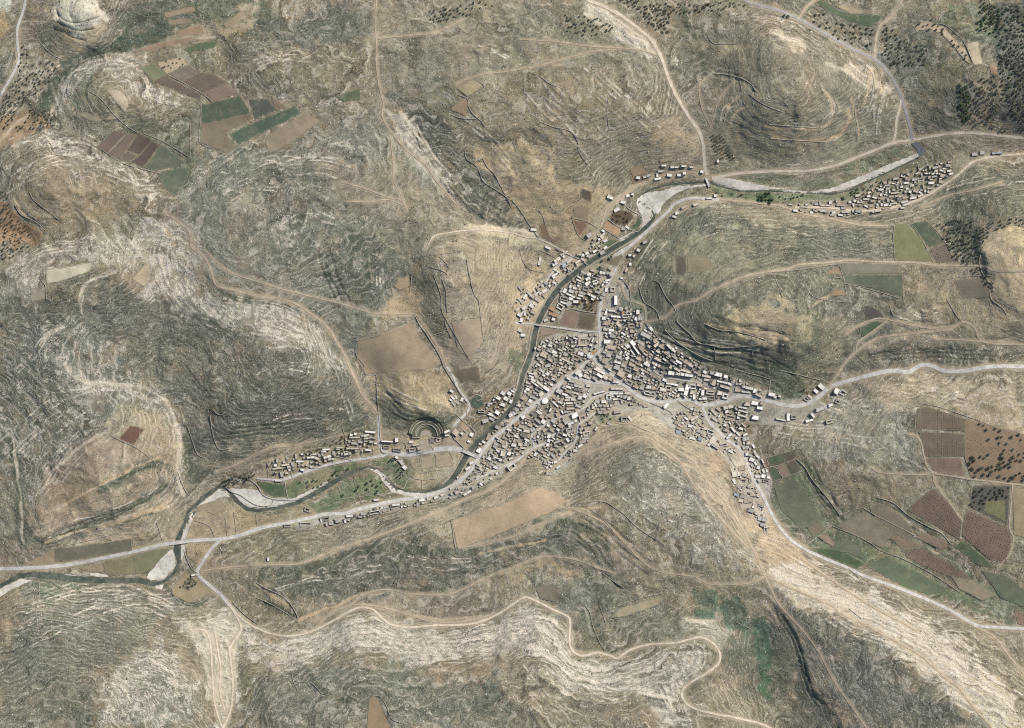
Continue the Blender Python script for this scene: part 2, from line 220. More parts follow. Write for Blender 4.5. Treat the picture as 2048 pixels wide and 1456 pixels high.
# land cover: colour as it photographs, rock, scrub, terraces, feather, outline
ZONES = [
 # name, (r,g,b), rock, scrub, terrace, feather, strength, points
 ((128,127,112),.45,.6,.5,30,.8,[(380,330),(760,240),(900,420),(760,640),(700,720),(600,600),(420,520),(330,430)]),
 ((112,114,104),.3,.9,.4,28,.8,[(0,600),(250,560),(420,600),(540,660),(700,740),(740,830),(640,850),(480,860),(370,900),(340,800),(240,700),(0,760)]),
 ((120,120,106),.7,.6,.5,24,.8,[(0,660),(130,640),(230,700),(340,800),(250,820),(120,930),(50,1040),(0,900)]),
 ((168,158,140),.9,.35,.8,16,.7,[(330,560),(420,590),(560,610),(640,650),(690,730),(600,700),(500,660),(400,640),(330,600)]),
 ((172,160,140),.9,.3,.9,14,.75,[(280,430),(380,440),(420,520),(400,600),(290,590),(270,520)]),
 ((160,150,132),.9,.3,.7,14,.7,[(60,500),(220,470),(300,500),(260,540),(120,530),(70,620),(0,590),(20,530)]),
 ((165,154,136),.9,.3,.6,14,.75,[(230,770),(300,780),(350,820),(365,900),(365,980),(345,980),(335,860),(290,800),(180,790),(130,760),(120,720)]),
 ((174,154,126),.2,.45,.6,18,.85,[(150,900),(240,850),(320,830),(350,890),(345,980),(370,1020),(360,1080),(200,1100),(60,1090),(60,1000),(100,950)]),
 ((160,135,112),.1,.35,.2,12,.6,[(60,1010),(140,920),(240,880),(250,900),(190,960),(180,1000),(130,1010),(80,1030)]),
 ((90,98,86),.05,.8,.2,10,.75,[(190,975),(250,940),(300,920),(320,935),(270,955),(215,980)]),
 ((88,96,88),.05,.8,.2,10,.7,[(80,1080),(150,1045),(230,1020),(300,990),(330,960),(325,985),(250,1020),(170,1060),(100,1092),(60,1092)]),
 ((88,92,84),.1,.95,.1,10,.8,[(20,880),(35,900),(45,1000),(55,1090),(40,1095),(30,1000)]),
 ((88,92,82),.1,.95,.2,14,.8,[(360,820),(400,830),(400,880),(385,920),(470,935),(380,960),(362,900)]),
 ((100,106,92),.15,.85,.4,20,.7,[(480,800),(720,800),(730,850),(640,870),(560,890),(430,910),(400,880),(420,830)]),
 # south-west hills
 ((104,106,96),.25,.9,.3,26,.85,[(0,1290),(110,1240),(260,1230),(300,1290),(200,1330),(190,1456),(0,1456)]),
 ((120,120,104),.5,.6,.8,20,.7,[(60,1180),(300,1170),(370,1220),(300,1260),(120,1260),(20,1290)]),
 ((150,144,128),1.,.45,.3,22,.75,[(230,1330),(330,1270),(400,1350),(410,1456),(200,1456),(190,1400)]),
 ((205,192,168),.9,.2,.6,14,.75,[(360,1245),(420,1245),(450,1220),(500,1260),(520,1290),(500,1330),(480,1300),(470,1400),(450,1456),(420,1456),(410,1300)]),
 ((180,160,130),.2,.3,.2,10,.6,[(350,1290),(400,1300),(410,1370),(370,1350)]),
 ((86,104,80),.1,.7,.2,12,.7,[(75,1160),(140,1165),(170,1180),(100,1210),(75,1190)]),
 # south terraces
 ((178,168,148),.95,.25,1.,16,.75,[(500,1275),(640,1275),(720,1230),(760,1235),(830,1265),(940,1265),(1010,1235),(1060,1210),(1120,1240),(1135,1300),(1180,1330),(1250,1350),(1180,1370),(1100,1330),(1020,1310),(900,1310),(820,1330),(720,1300),(640,1310),(560,1340),(500,1320)]),
 ((176,168,150),.95,.3,1.,16,.7,[(1240,1340),(1360,1295),(1410,1300),(1380,1350),(1350,1400),(1370,1456),(1330,1456),(1300,1400),(1230,1390),(1120,1370),(1180,1340)]),
 ((112,116,104),.6,.8,.4,22,.8,[(500,1350),(640,1330),(740,1320),(860,1350),(1000,1360),(1030,1456),(500,1456)]),
 ((96,104,88),.1,.9,.1,16,.8,[(930,1400),(990,1350),(1010,1380),(990,1430),(940,1430)]),
 ((182,160,126),.2,.2,.5,12,.6,[(960,1150),(1040,1120),(1120,1120),(1180,1140),(1120,1190),(1060,1160),(1000,1180),(960,1195)]),
 ((96,100,92),.25,.9,.5,24,.8,[(500,1130),(620,1130),(760,1080),(900,1100),(1020,1080),(1130,1030),(1190,1060),(1140,1110),(1000,1110),(900,1170),(800,1170),(660,1200),(580,1190)]),
 ((160,144,116),.2,.4,.6,12,.6,[(500,1215),(560,1240),(640,1230),(720,1195),(800,1195),(880,1210),(880,1235),(800,1235),(720,1205),(640,1245),(560,1255),(500,1235)]),
 ((104,108,96),.2,.8,.5,20,.7,[(1060,1060),(1200,1100),(1260,1180),(1200,1240),(1240,1300),(1160,1290),(1150,1230),(1080,1190),(1060,1160),(1150,1150),(1130,1110)]),
 ((112,112,100),.25,.75,.3,22,.7,[(1200,1240),(1370,1200),(1380,1270),(1250,1290)]),
 ((176,164,142),.8,.35,.2,12,.7,[(1360,1230),(1430,1225),(1450,1260),(1440,1290),(1380,1260)]),
 # citadel hill
 ((176,156,128),.3,.5,.35,22,.8,[(830,1030),(940,1000),(1030,950),(1110,940),(1180,870),(1280,850),(1340,880),(1420,930),(1480,1020),(1530,1140),(1480,1090),(1400,1000),(1330,900),(1240,870),(1150,960),(1140,1030),(1060,1060),(900,1110)]),
 ((186,166,138),.3,.5,.2,14,.75,[(1220,800),(1300,808),(1360,850),(1420,890),(1450,940),(1450,990),(1520,1080),(1560,1140),(1560,1170),(1510,1100),(1440,1010),(1390,940),(1300,860),(1240,840)]),
 ((200,180,150),.2,.35,.1,10,.75,[(1215,798),(1290,805),(1340,840),(1330,860),(1270,840),(1225,825)]),
 ((190,156,124),.2,.4,.0,10,.5,[(1420,905),(1460,915),(1450,950),(1430,940)]),
 ((150,142,126),.75,.6,.1,18,.85,[(1230,905),(1290,890),(1350,930),(1390,1000),(1450,1060),(1500,1130),(1400,1110),(1320,1040),(1260,1020),(1240,950)]),
 ((118,114,96),.3,.7,.1,18,.7,[(1230,890),(1290,880),(1290,990),(1240,1010),(1220,950)]),
 ((196,170,134),.3,.2,.2,12,.8,[(1470,990),(1530,1000),(1560,1060),(1600,1100),(1640,1130),(1560,1170),(1530,1110),(1490,1050)]),
 # south-east ridge
 ((205,186,156),.9,.25,.8,18,.9,[(1540,1140),(1600,1130),(1700,1170),(1800,1215),(1880,1260),(1960,1330),(2048,1420),(2048,1456),(1960,1456),(1880,1360),(1780,1290),(1680,1230),(1590,1210),(1540,1190)]),
 ((104,106,98),.45,.9,.3,24,.85,[(1560,1230),(1640,1215),(1760,1290),(1880,1380),(1960,1456),(1700,1456),(1640,1340)]),
 ((80,88,84),.3,1.,.1,10,.8,[(1545,1200),(1575,1240),(1605,1300),(1625,1370),(1680,1456),(1630,1456),(1595,1390),(1590,1310),(1560,1250)]),  # shade of the south-east scarp face, painted dark into the cover colour
 ((96,104,86),.2,.8,.2,16,.8,[(1500,1240),(1550,1250),(1590,1330),(1590,1420),(1480,1400),(1440,1290)]),
 ((96,108,84),.05,.6,.3,16,.85,[(1560,930),(1620,930),(1650,1010),(1760,1010),(1860,1090),(1960,1150),(2048,1190),(2048,1240),(1950,1235),(1850,1185),(1700,1125),(1610,1085),(1560,1040),(1540,980)]),
 ((160,136,106),.1,.4,.2,16,.6,[(1640,1040),(1720,1060),(1860,1130),(1960,1190),(1880,1180),(1740,1110),(1660,1080)]),
 ((150,132,108),.2,.5,.2,16,.6,[(1660,940),(1760,960),(1840,960),(1780,1010),(1700,1030),(1670,990)]),
 ((150,146,128),.7,.5,.3,24,.7,[(1620,830),(1700,780),(1820,800),(1820,930),(1700,930),(1600,890)]),
 ((180,158,128),.5,.3,.6,14,.7,[(1540,830),(1640,850),(1740,880),(1640,880),(1560,860)]),
 ((182,160,130),.6,.3,.5,18,.8,[(1700,765),(1840,755),(1960,760),(2048,790),(2048,860),(1960,850),(1850,810),(1740,800)]),
 ((110,108,92),.2,.7,.3,16,.7,[(1980,1080),(2048,1080),(2048,1110),(1990,1110)]),
 # east hill
 ((122,120,102),.3,.7,.3,24,.8,[(1280,520),(1350,430),(1480,410),(1640,450),(1800,460),(1780,640),(1700,720),(1600,760),(1460,760),(1320,690),(1260,600)]),
 ((190,168,132),.35,.2,.3,22,.85,[(1430,640),(1490,600),(1570,595),(1620,620),(1640,660),(1600,690),(1540,690),(1470,670)]),
 ((158,144,114),.3,.4,.2,20,.7,[(1340,480),(1480,460),(1500,540),(1440,570),(1360,580),(1330,540)]),
 ((100,100,88),.2,.9,.8,14,.8,[(1290,655),(1340,680),(1420,700),(1560,740),(1600,780),(1500,750),(1400,730),(1320,700)]),
 ((180,160,128),.4,.3,.7,12,.6,[(1440,415),(1560,418),(1640,440),(1760,452),(1620,456),(1500,440)]),
 ((152,138,110),.5,.4,.3,16,.7,[(1640,650),(1690,620),(1720,660),(1680,720),(1640,740),(1640,700)]),
 ((96,98,86),.15,.9,.5,18,.8,[(1690,735),(1740,700),(1860,690),(2048,700),(2048,725),(1860,728),(1760,740)]),
 ((168,150,118),.3,.4,.3,18,.7,[(1790,550),(1940,560),(1980,600),(2048,660),(1960,660),(1900,640),(1820,610)]),
 ((206,180,140),.15,.1,.1,8,.95,[(1963,480),(1980,460),(2010,452),(2048,455),(2110,470),(2110,620),(2048,630),(2010,600),(1985,570),(1975,540),(1963,510)]),
 ((110,112,96),.3,.75,.3,20,.8,[(1850,400),(1960,330),(2110,320),(2110,440),(2000,430),(1930,470),(1880,440)]),
 ((78,88,78),.1,.9,.1,12,.85,[(1880,440),(1950,430),(1960,500),(1980,550),(1970,600),(1935,540),(1910,500)]),
 # north-east
 ((120,116,98),.3,.7,.4,24,.8,[(1330,60),(1450,40),(1520,60),(1500,160),(1440,280),(1420,320),(1390,230),(1340,130)]),
 ((150,140,116),.35,.45,.5,22,.7,[(1450,80),(1600,80),(1700,140),(1780,200),(1780,270),(1650,330),(1480,330),(1440,250)]),
 ((210,190,156),.7,.2,.3,12,.85,[(1535,62),(1570,66),(1610,95),(1600,110),(1550,85)]),
 ((196,168,130),.4,.25,.3,12,.7,[(1400,75),(1460,95),(1490,80),(1490,110),(1430,100),(1400,95)]),
 ((200,176,140),.7,.25,1.,10,.8,[(1650,120),(1740,130),(1790,180),(1790,210),(1740,160),(1690,140)]),
 ((98,110,84),.1,.6,.2,12,.75,[(1420,345),(1530,350),(1660,345),(1790,295),(1830,300),(1760,335),(1690,370),(1640,380),(1540,370)]),
 ((100,104,94),.15,.9,.2,20,.85,[(1540,20),(1640,0),(1760,30),(1750,120),(1660,70),(1590,40)]),
 ((96,100,92),.2,.95,.2,20,.85,[(1760,80),(1870,80),(1900,140),(1940,160),(1920,260),(1840,265),(1800,190),(1760,120)]),
 ((130,116,92),.15,.6,.1,14,.7,[(1860,130),(1930,130),(1910,190),(1880,230),(1850,190)]),
 ((84,104,76),.1,.7,.1,12,.75,[(1890,0),(1990,20),(1990,80),(1940,85),(1880,50)]),
 ((72,82,82),.15,1.,.1,12,.9,[(1990,0),(2110,0),(2110,260),(2048,275),(2000,240),(1985,100)]),
 ((110,106,96),.25,.8,.2,14,.8,[(2005,200),(2048,150),(2110,150),(2110,270),(2040,270)]),
 # north centre
 ((140,132,110),.3,.5,.3,24,.7,[(760,20),(940,0),(1160,10),(1290,90),(1330,170),(1240,200),(1000,170),(760,190)]),
 ((202,188,160),.8,.25,1.,12,.85,[(1170,10),(1230,40),(1300,85),(1310,110),(1260,100),(1210,60)]),
 ((150,134,108),.5,.5,.5,26,.8,[(930,180),(1060,140),(1230,120),(1320,160),(1380,260),(1400,330),(1280,340),(1180,330),(1060,290),(940,250)]),
 ((186,164,128),.4,.3,.3,16,.8,[(1280,240),(1350,240),(1390,280),(1395,320),(1330,300)]),
 ((184,160,124),.2,.2,.3,16,.9,[(930,290),(1040,300),(1110,340),(1190,380),(1230,400),(1200,440),(1160,500),(1080,470),(1040,420),(980,340)]),
 ((96,98,90),.3,.9,.8,12,.85,[(770,180),(830,270),(900,370),(960,440),(1050,468),(1000,380),(940,300),(880,240),(820,190)]),
 ((176,166,146),.9,.3,.8,12,.75,[(770,220),(810,230),(870,320),(910,400),(860,370),(790,280)]),
 ((150,136,112),.35,.5,.3,22,.8,[(640,340),(780,320),(900,410),(1000,460),(870,470),(800,520),(700,420)]),
 ((202,184,150),.5,.2,.1,10,.9,[(930,455),(1000,452),(1060,462),(1100,485),(1120,510),(1060,490),(990,475),(940,470)]),
 ((178,158,130),.25,.5,.45,18,.85,[(870,490),(940,480),(1060,490),(1110,530),(1080,560),(1040,620),(1045,700),(1020,760),(960,770),(900,730),(890,640),(880,560)]),
 ((200,172,134),.1,.1,.0,12,.8,[(1060,540),(1110,540),(1080,580),(1050,620),(1050,690),(1030,700),(1025,640),(1045,590)]),
 ((120,114,96),.2,.7,.4,12,.8,[(800,520),(870,500),(890,600),(900,700),(860,680),(840,620),(800,600)]),
 ((96,100,90),.2,.95,.5,18,.85,[(640,480),(740,460),(770,560),(760,640),(690,620),(640,560)]),
 ((184,158,122),.15,.2,.2,14,.9,[(770,600),(800,570),(830,560),(830,630),(770,625)]),
 ((186,160,122),.15,.2,.3,14,.85,[(725,745),(860,740),(900,760),(900,830),(860,830),(800,810),(760,800),(745,790)]),
 ((88,94,80),.1,.9,.3,10,.8,[(760,800),(800,820),(850,830),(900,840),(890,860),(840,840),(810,880),(770,850)]),
 ((92,96,88),.3,.9,.2,10,.75,[(680,670),(720,690),(810,650),(820,660),(730,690),(700,700)]),
 ((198,176,140),.3,.2,.3,10,.6,[(560,880),(620,884),(680,876),(560,905),(520,910)]),
 # north west
 ((225,210,184),.5,.1,.5,12,.97,[(118,20),(135,0),(175,-20),(200,20),(218,40),(205,70),(165,90),(125,60),(112,40)]),
 ((204,176,136),.3,.15,.3,10,.8,[(125,70),(165,85),(210,50),(225,45),(200,85),(150,100)]),
 ((230,222,208),.4,.1,.2,8,.85,[(-60,-60),(25,-60),(22,10),(10,30),(-60,60)]),
 ((200,160,110),.1,.2,.1,8,.7,[(-60,40),(12,20),(15,60),(5,100),(-60,120)]),
 ((74,92,78),.05,.8,.1,12,.85,[(80,210),(95,160),(130,130),(200,95),(290,60),(330,40),(340,60),(260,95),(190,120),(140,150),(110,200),(85,230)]),
 ((90,104,84),.1,.75,.1,18,.8,[(230,20),(340,0),(520,0),(560,60),(480,60),(400,50),(330,90),(250,100)]),
 ((100,104,96),.3,.8,.3,20,.8,[(470,60),(620,20),(750,10),(750,60),(700,80),(600,95),(480,110)]),
 ((82,104,76),.1,.7,.3,10,.75,[(150,150),(190,140),(185,180),(170,220),(150,210),(155,170)]),
 ((160,152,134),.9,.35,.9,12,.7,[(110,200),(150,130),(230,110),(290,115),(280,160),(380,190),(360,210),(250,180),(200,140),(150,170),(130,240)]),
 ((120,112,96),.25,.6,.2,12,.6,[(380,200),(400,260),(385,340),(375,320)]),
 ((150,132,104),.4,.4,.3,18,.7,[(20,400),(110,350),(250,370),(290,410),(220,440),(110,460),(60,420)]),
 ((158,146,124),.9,.3,.9,12,.7,[(30,290),(90,260),(140,275),(210,320),(300,350),(320,390),(270,370),(170,310),(80,300)]),
 ((176,128,88),.1,.5,.1,10,.8,[(-60,400),(20,400),(40,440),(80,470),(70,490),(-60,500)]),
 ((176,136,100),.1,.4,.1,10,.8,[(0,240),(60,220),(100,250),(60,270),(0,300)]),
 ((104,108,98),.3,.9,.2,16,.8,[(-60,130),(20,120),(20,170),(-60,200)]),
 ((100,106,96),.3,.9,.2,16,.75,[(70,20),(110,40),(110,110),(70,90)]),
 ((104,110,94),.25,.8,.2,16,.7,[(260,255),(380,230),(385,330),(330,300)]),
 ((190,168,136),.3,.2,.3,10,.8,[(400,60),(440,60),(480,20),(510,15),(500,50),(440,80),(300,100),(290,95),(380,70)]),
 ((182,166,140),.5,.3,.1,14,.7,[(470,410),(490,390),(520,370),(530,400),(510,430),(480,430)]),
 # town ground
 ((176,166,150),.1,.1,.0,5,.95,[(1072,692),(1110,668),(1195,664),(1199,560),(1230,530),(1240,560),(1290,640),(1300,660),(1400,728),(1530,780),(1640,795),(1660,820),(1600,850),(1480,845),(1500,880),(1545,960),(1530,1070),(1475,1000),(1465,930),(1440,905),(1350,865),(1290,815),(1190,850),(1160,910),(1110,950),(1060,905),(960,975),(900,998),(720,1035),(600,1060),(590,1045),(870,985),(930,940),(950,900),(1010,840),(1045,780)]),
 ((176,162,140),.1,.2,.0,6,.85,[(1120,590),(1190,530),(1225,530),(1210,590),(1135,615),(1108,612)]),
 ((190,172,142),.1,.1,.0,6,.85,[(1030,640),(1050,585),(1100,545),(1120,510),(1200,465),(1220,480),(1205,510),(1150,550),(1110,580),(1080,640),(1060,690),(1030,690)]),
 ((184,164,134),.05,.1,.0,6,.85,[(520,925),(640,900),(700,880),(760,860),(950,865),(955,905),(900,960),(830,980),(820,915),(770,905),(640,925),(530,955)]),
 ((158,146,126),.1,.3,.0,6,.8,[(1590,405),(1700,398),(1800,345),(1900,315),(2000,300),(2000,316),(1930,330),(1860,385),(1790,415),(1700,430),(1600,425)]),
 ((186,168,140),.1,.2,.0,5,.8,[(1270,360),(1300,350),(1390,330),(1410,345),(1330,362),(1280,368),(1230,420),(1200,460),(1180,480),(1190,440),(1210,410),(1250,380)]),
 ((190,172,142),.1,.2,.0,5,.8,[(1340,430),(1370,405),(1440,392),(1500,402),(1430,406),(1380,418)]),
 ((176,150,118),.1,.2,.0,6,.8,[(376,1020),(440,995),(470,1010),(490,1025),(570,1028),(560,1045),(480,1070),(372,1078),(370,1050)]),
 ((180,150,118),.1,.2,.0,5,.8,[(370,1090),(430,1086),(400,1125),(380,1120)]),
 # green gardens by the river
 ((86,110,70),.0,.5,.0,7,.85,[(575,968),(640,945),(700,925),(780,915),(790,935),(740,925),(690,945),(620,985),(575,1000)]),
 ((166,146,116),.1,.3,.0,7,.6,[(620,955),(650,940),(670,950),(640,975),(600,990)]),
 ((80,108,66),.0,.5,.0,7,.85,[(620,1010),(700,960),(740,945),(770,970),(775,990),(700,1005),(640,1030)]),
 ((176,154,120),.1,.3,.0,7,.6,[(560,1030),(620,1010),(640,1030),(600,1042),(555,1050)]),
 ((84,104,72),.0,.6,.0,6,.8,[(780,925),(830,940),(815,985),(795,975),(770,945)]),
 ((90,112,72),.0,.5,.0,5,.8,[(1418,372),(1480,385),(1600,388),(1680,392),(1740,370),(1700,400),(1590,405),(1500,402),(1440,395)]),
 ((88,110,74),.0,.5,.0,5,.8,[(1200,490),(1235,480),(1225,495),(1200,505)]),
 ((82,104,72),.0,.6,.0,4,.8,[(1305,695),(1325,705),(1350,730),(1355,742),(1335,742),(1315,715)]),
 ((84,100,70),.0,.6,.0,5,.8,[(1190,822),(1215,820),(1228,835),(1225,850),(1195,850),(1182,838)]),
 ((110,92,72),.0,.7,.0,5,.8,[(1140,595),(1190,575),(1205,600),(1195,625),(1150,615)]),
 ((88,104,74),.0,.6,.0,5,.8,[(1355,690),(1390,700),(1400,725),(1370,720)]),
 ((84,100,74),.0,.6,.0,5,.8,[(1245,595),(1280,600),(1290,625),(1262,625),(1240,615)]),
 ((84,100,72),.0,.6,.0,5,.8,[(1022,700),(1050,705),(1050,730),(1035,740),(1020,720)]),
 ((84,104,80),.0,.7,.0,6,.8,[(1560,720),(1620,760),(1600,790),(1570,800),(1590,815),(1555,800),(1530,750)]),
 ((84,100,72),.0,.6,.0,5,.7,[(1430,735),(1460,740),(1470,755),(1440,745)]),
 ((100,100,82),.1,.7,.0,6,.7,[(1270,490),(1320,450),(1340,470),(1300,520),(1270,560),(1262,530)]),
 ((78,98,78),.0,.6,.2,6,1.2,[(1386,1176),(1426,1173),(1434,1200),(1431,1240),(1400,1236),(1389,1227)]),
 ((76,96,78),.1,.7,.2,8,1.1,[(1436,1190),(1478,1190),(1492,1215),(1500,1250),(1490,1290),(1470,1260),(1445,1245)]),
 ((74,100,76),.0,.5,.2,6,1.25,[(1500,1240),(1532,1236),(1540,1290),(1536,1340),(1520,1345),(1506,1300)]),
 ((80,104,72),.05,.5,.1,7,1.4,[(1514,1345),(1536,1335),(1538,1395),(1515,1385)]),
 ((104,116,84),.05,.5,.2,10,1.1,[(1560,960),(1600,950),(1650,1030),(1720,1070),(1840,1130),(1900,1180),(1960,1215),(1900,1205),(1780,1160),(1690,1120),(1620,1085)]),
]

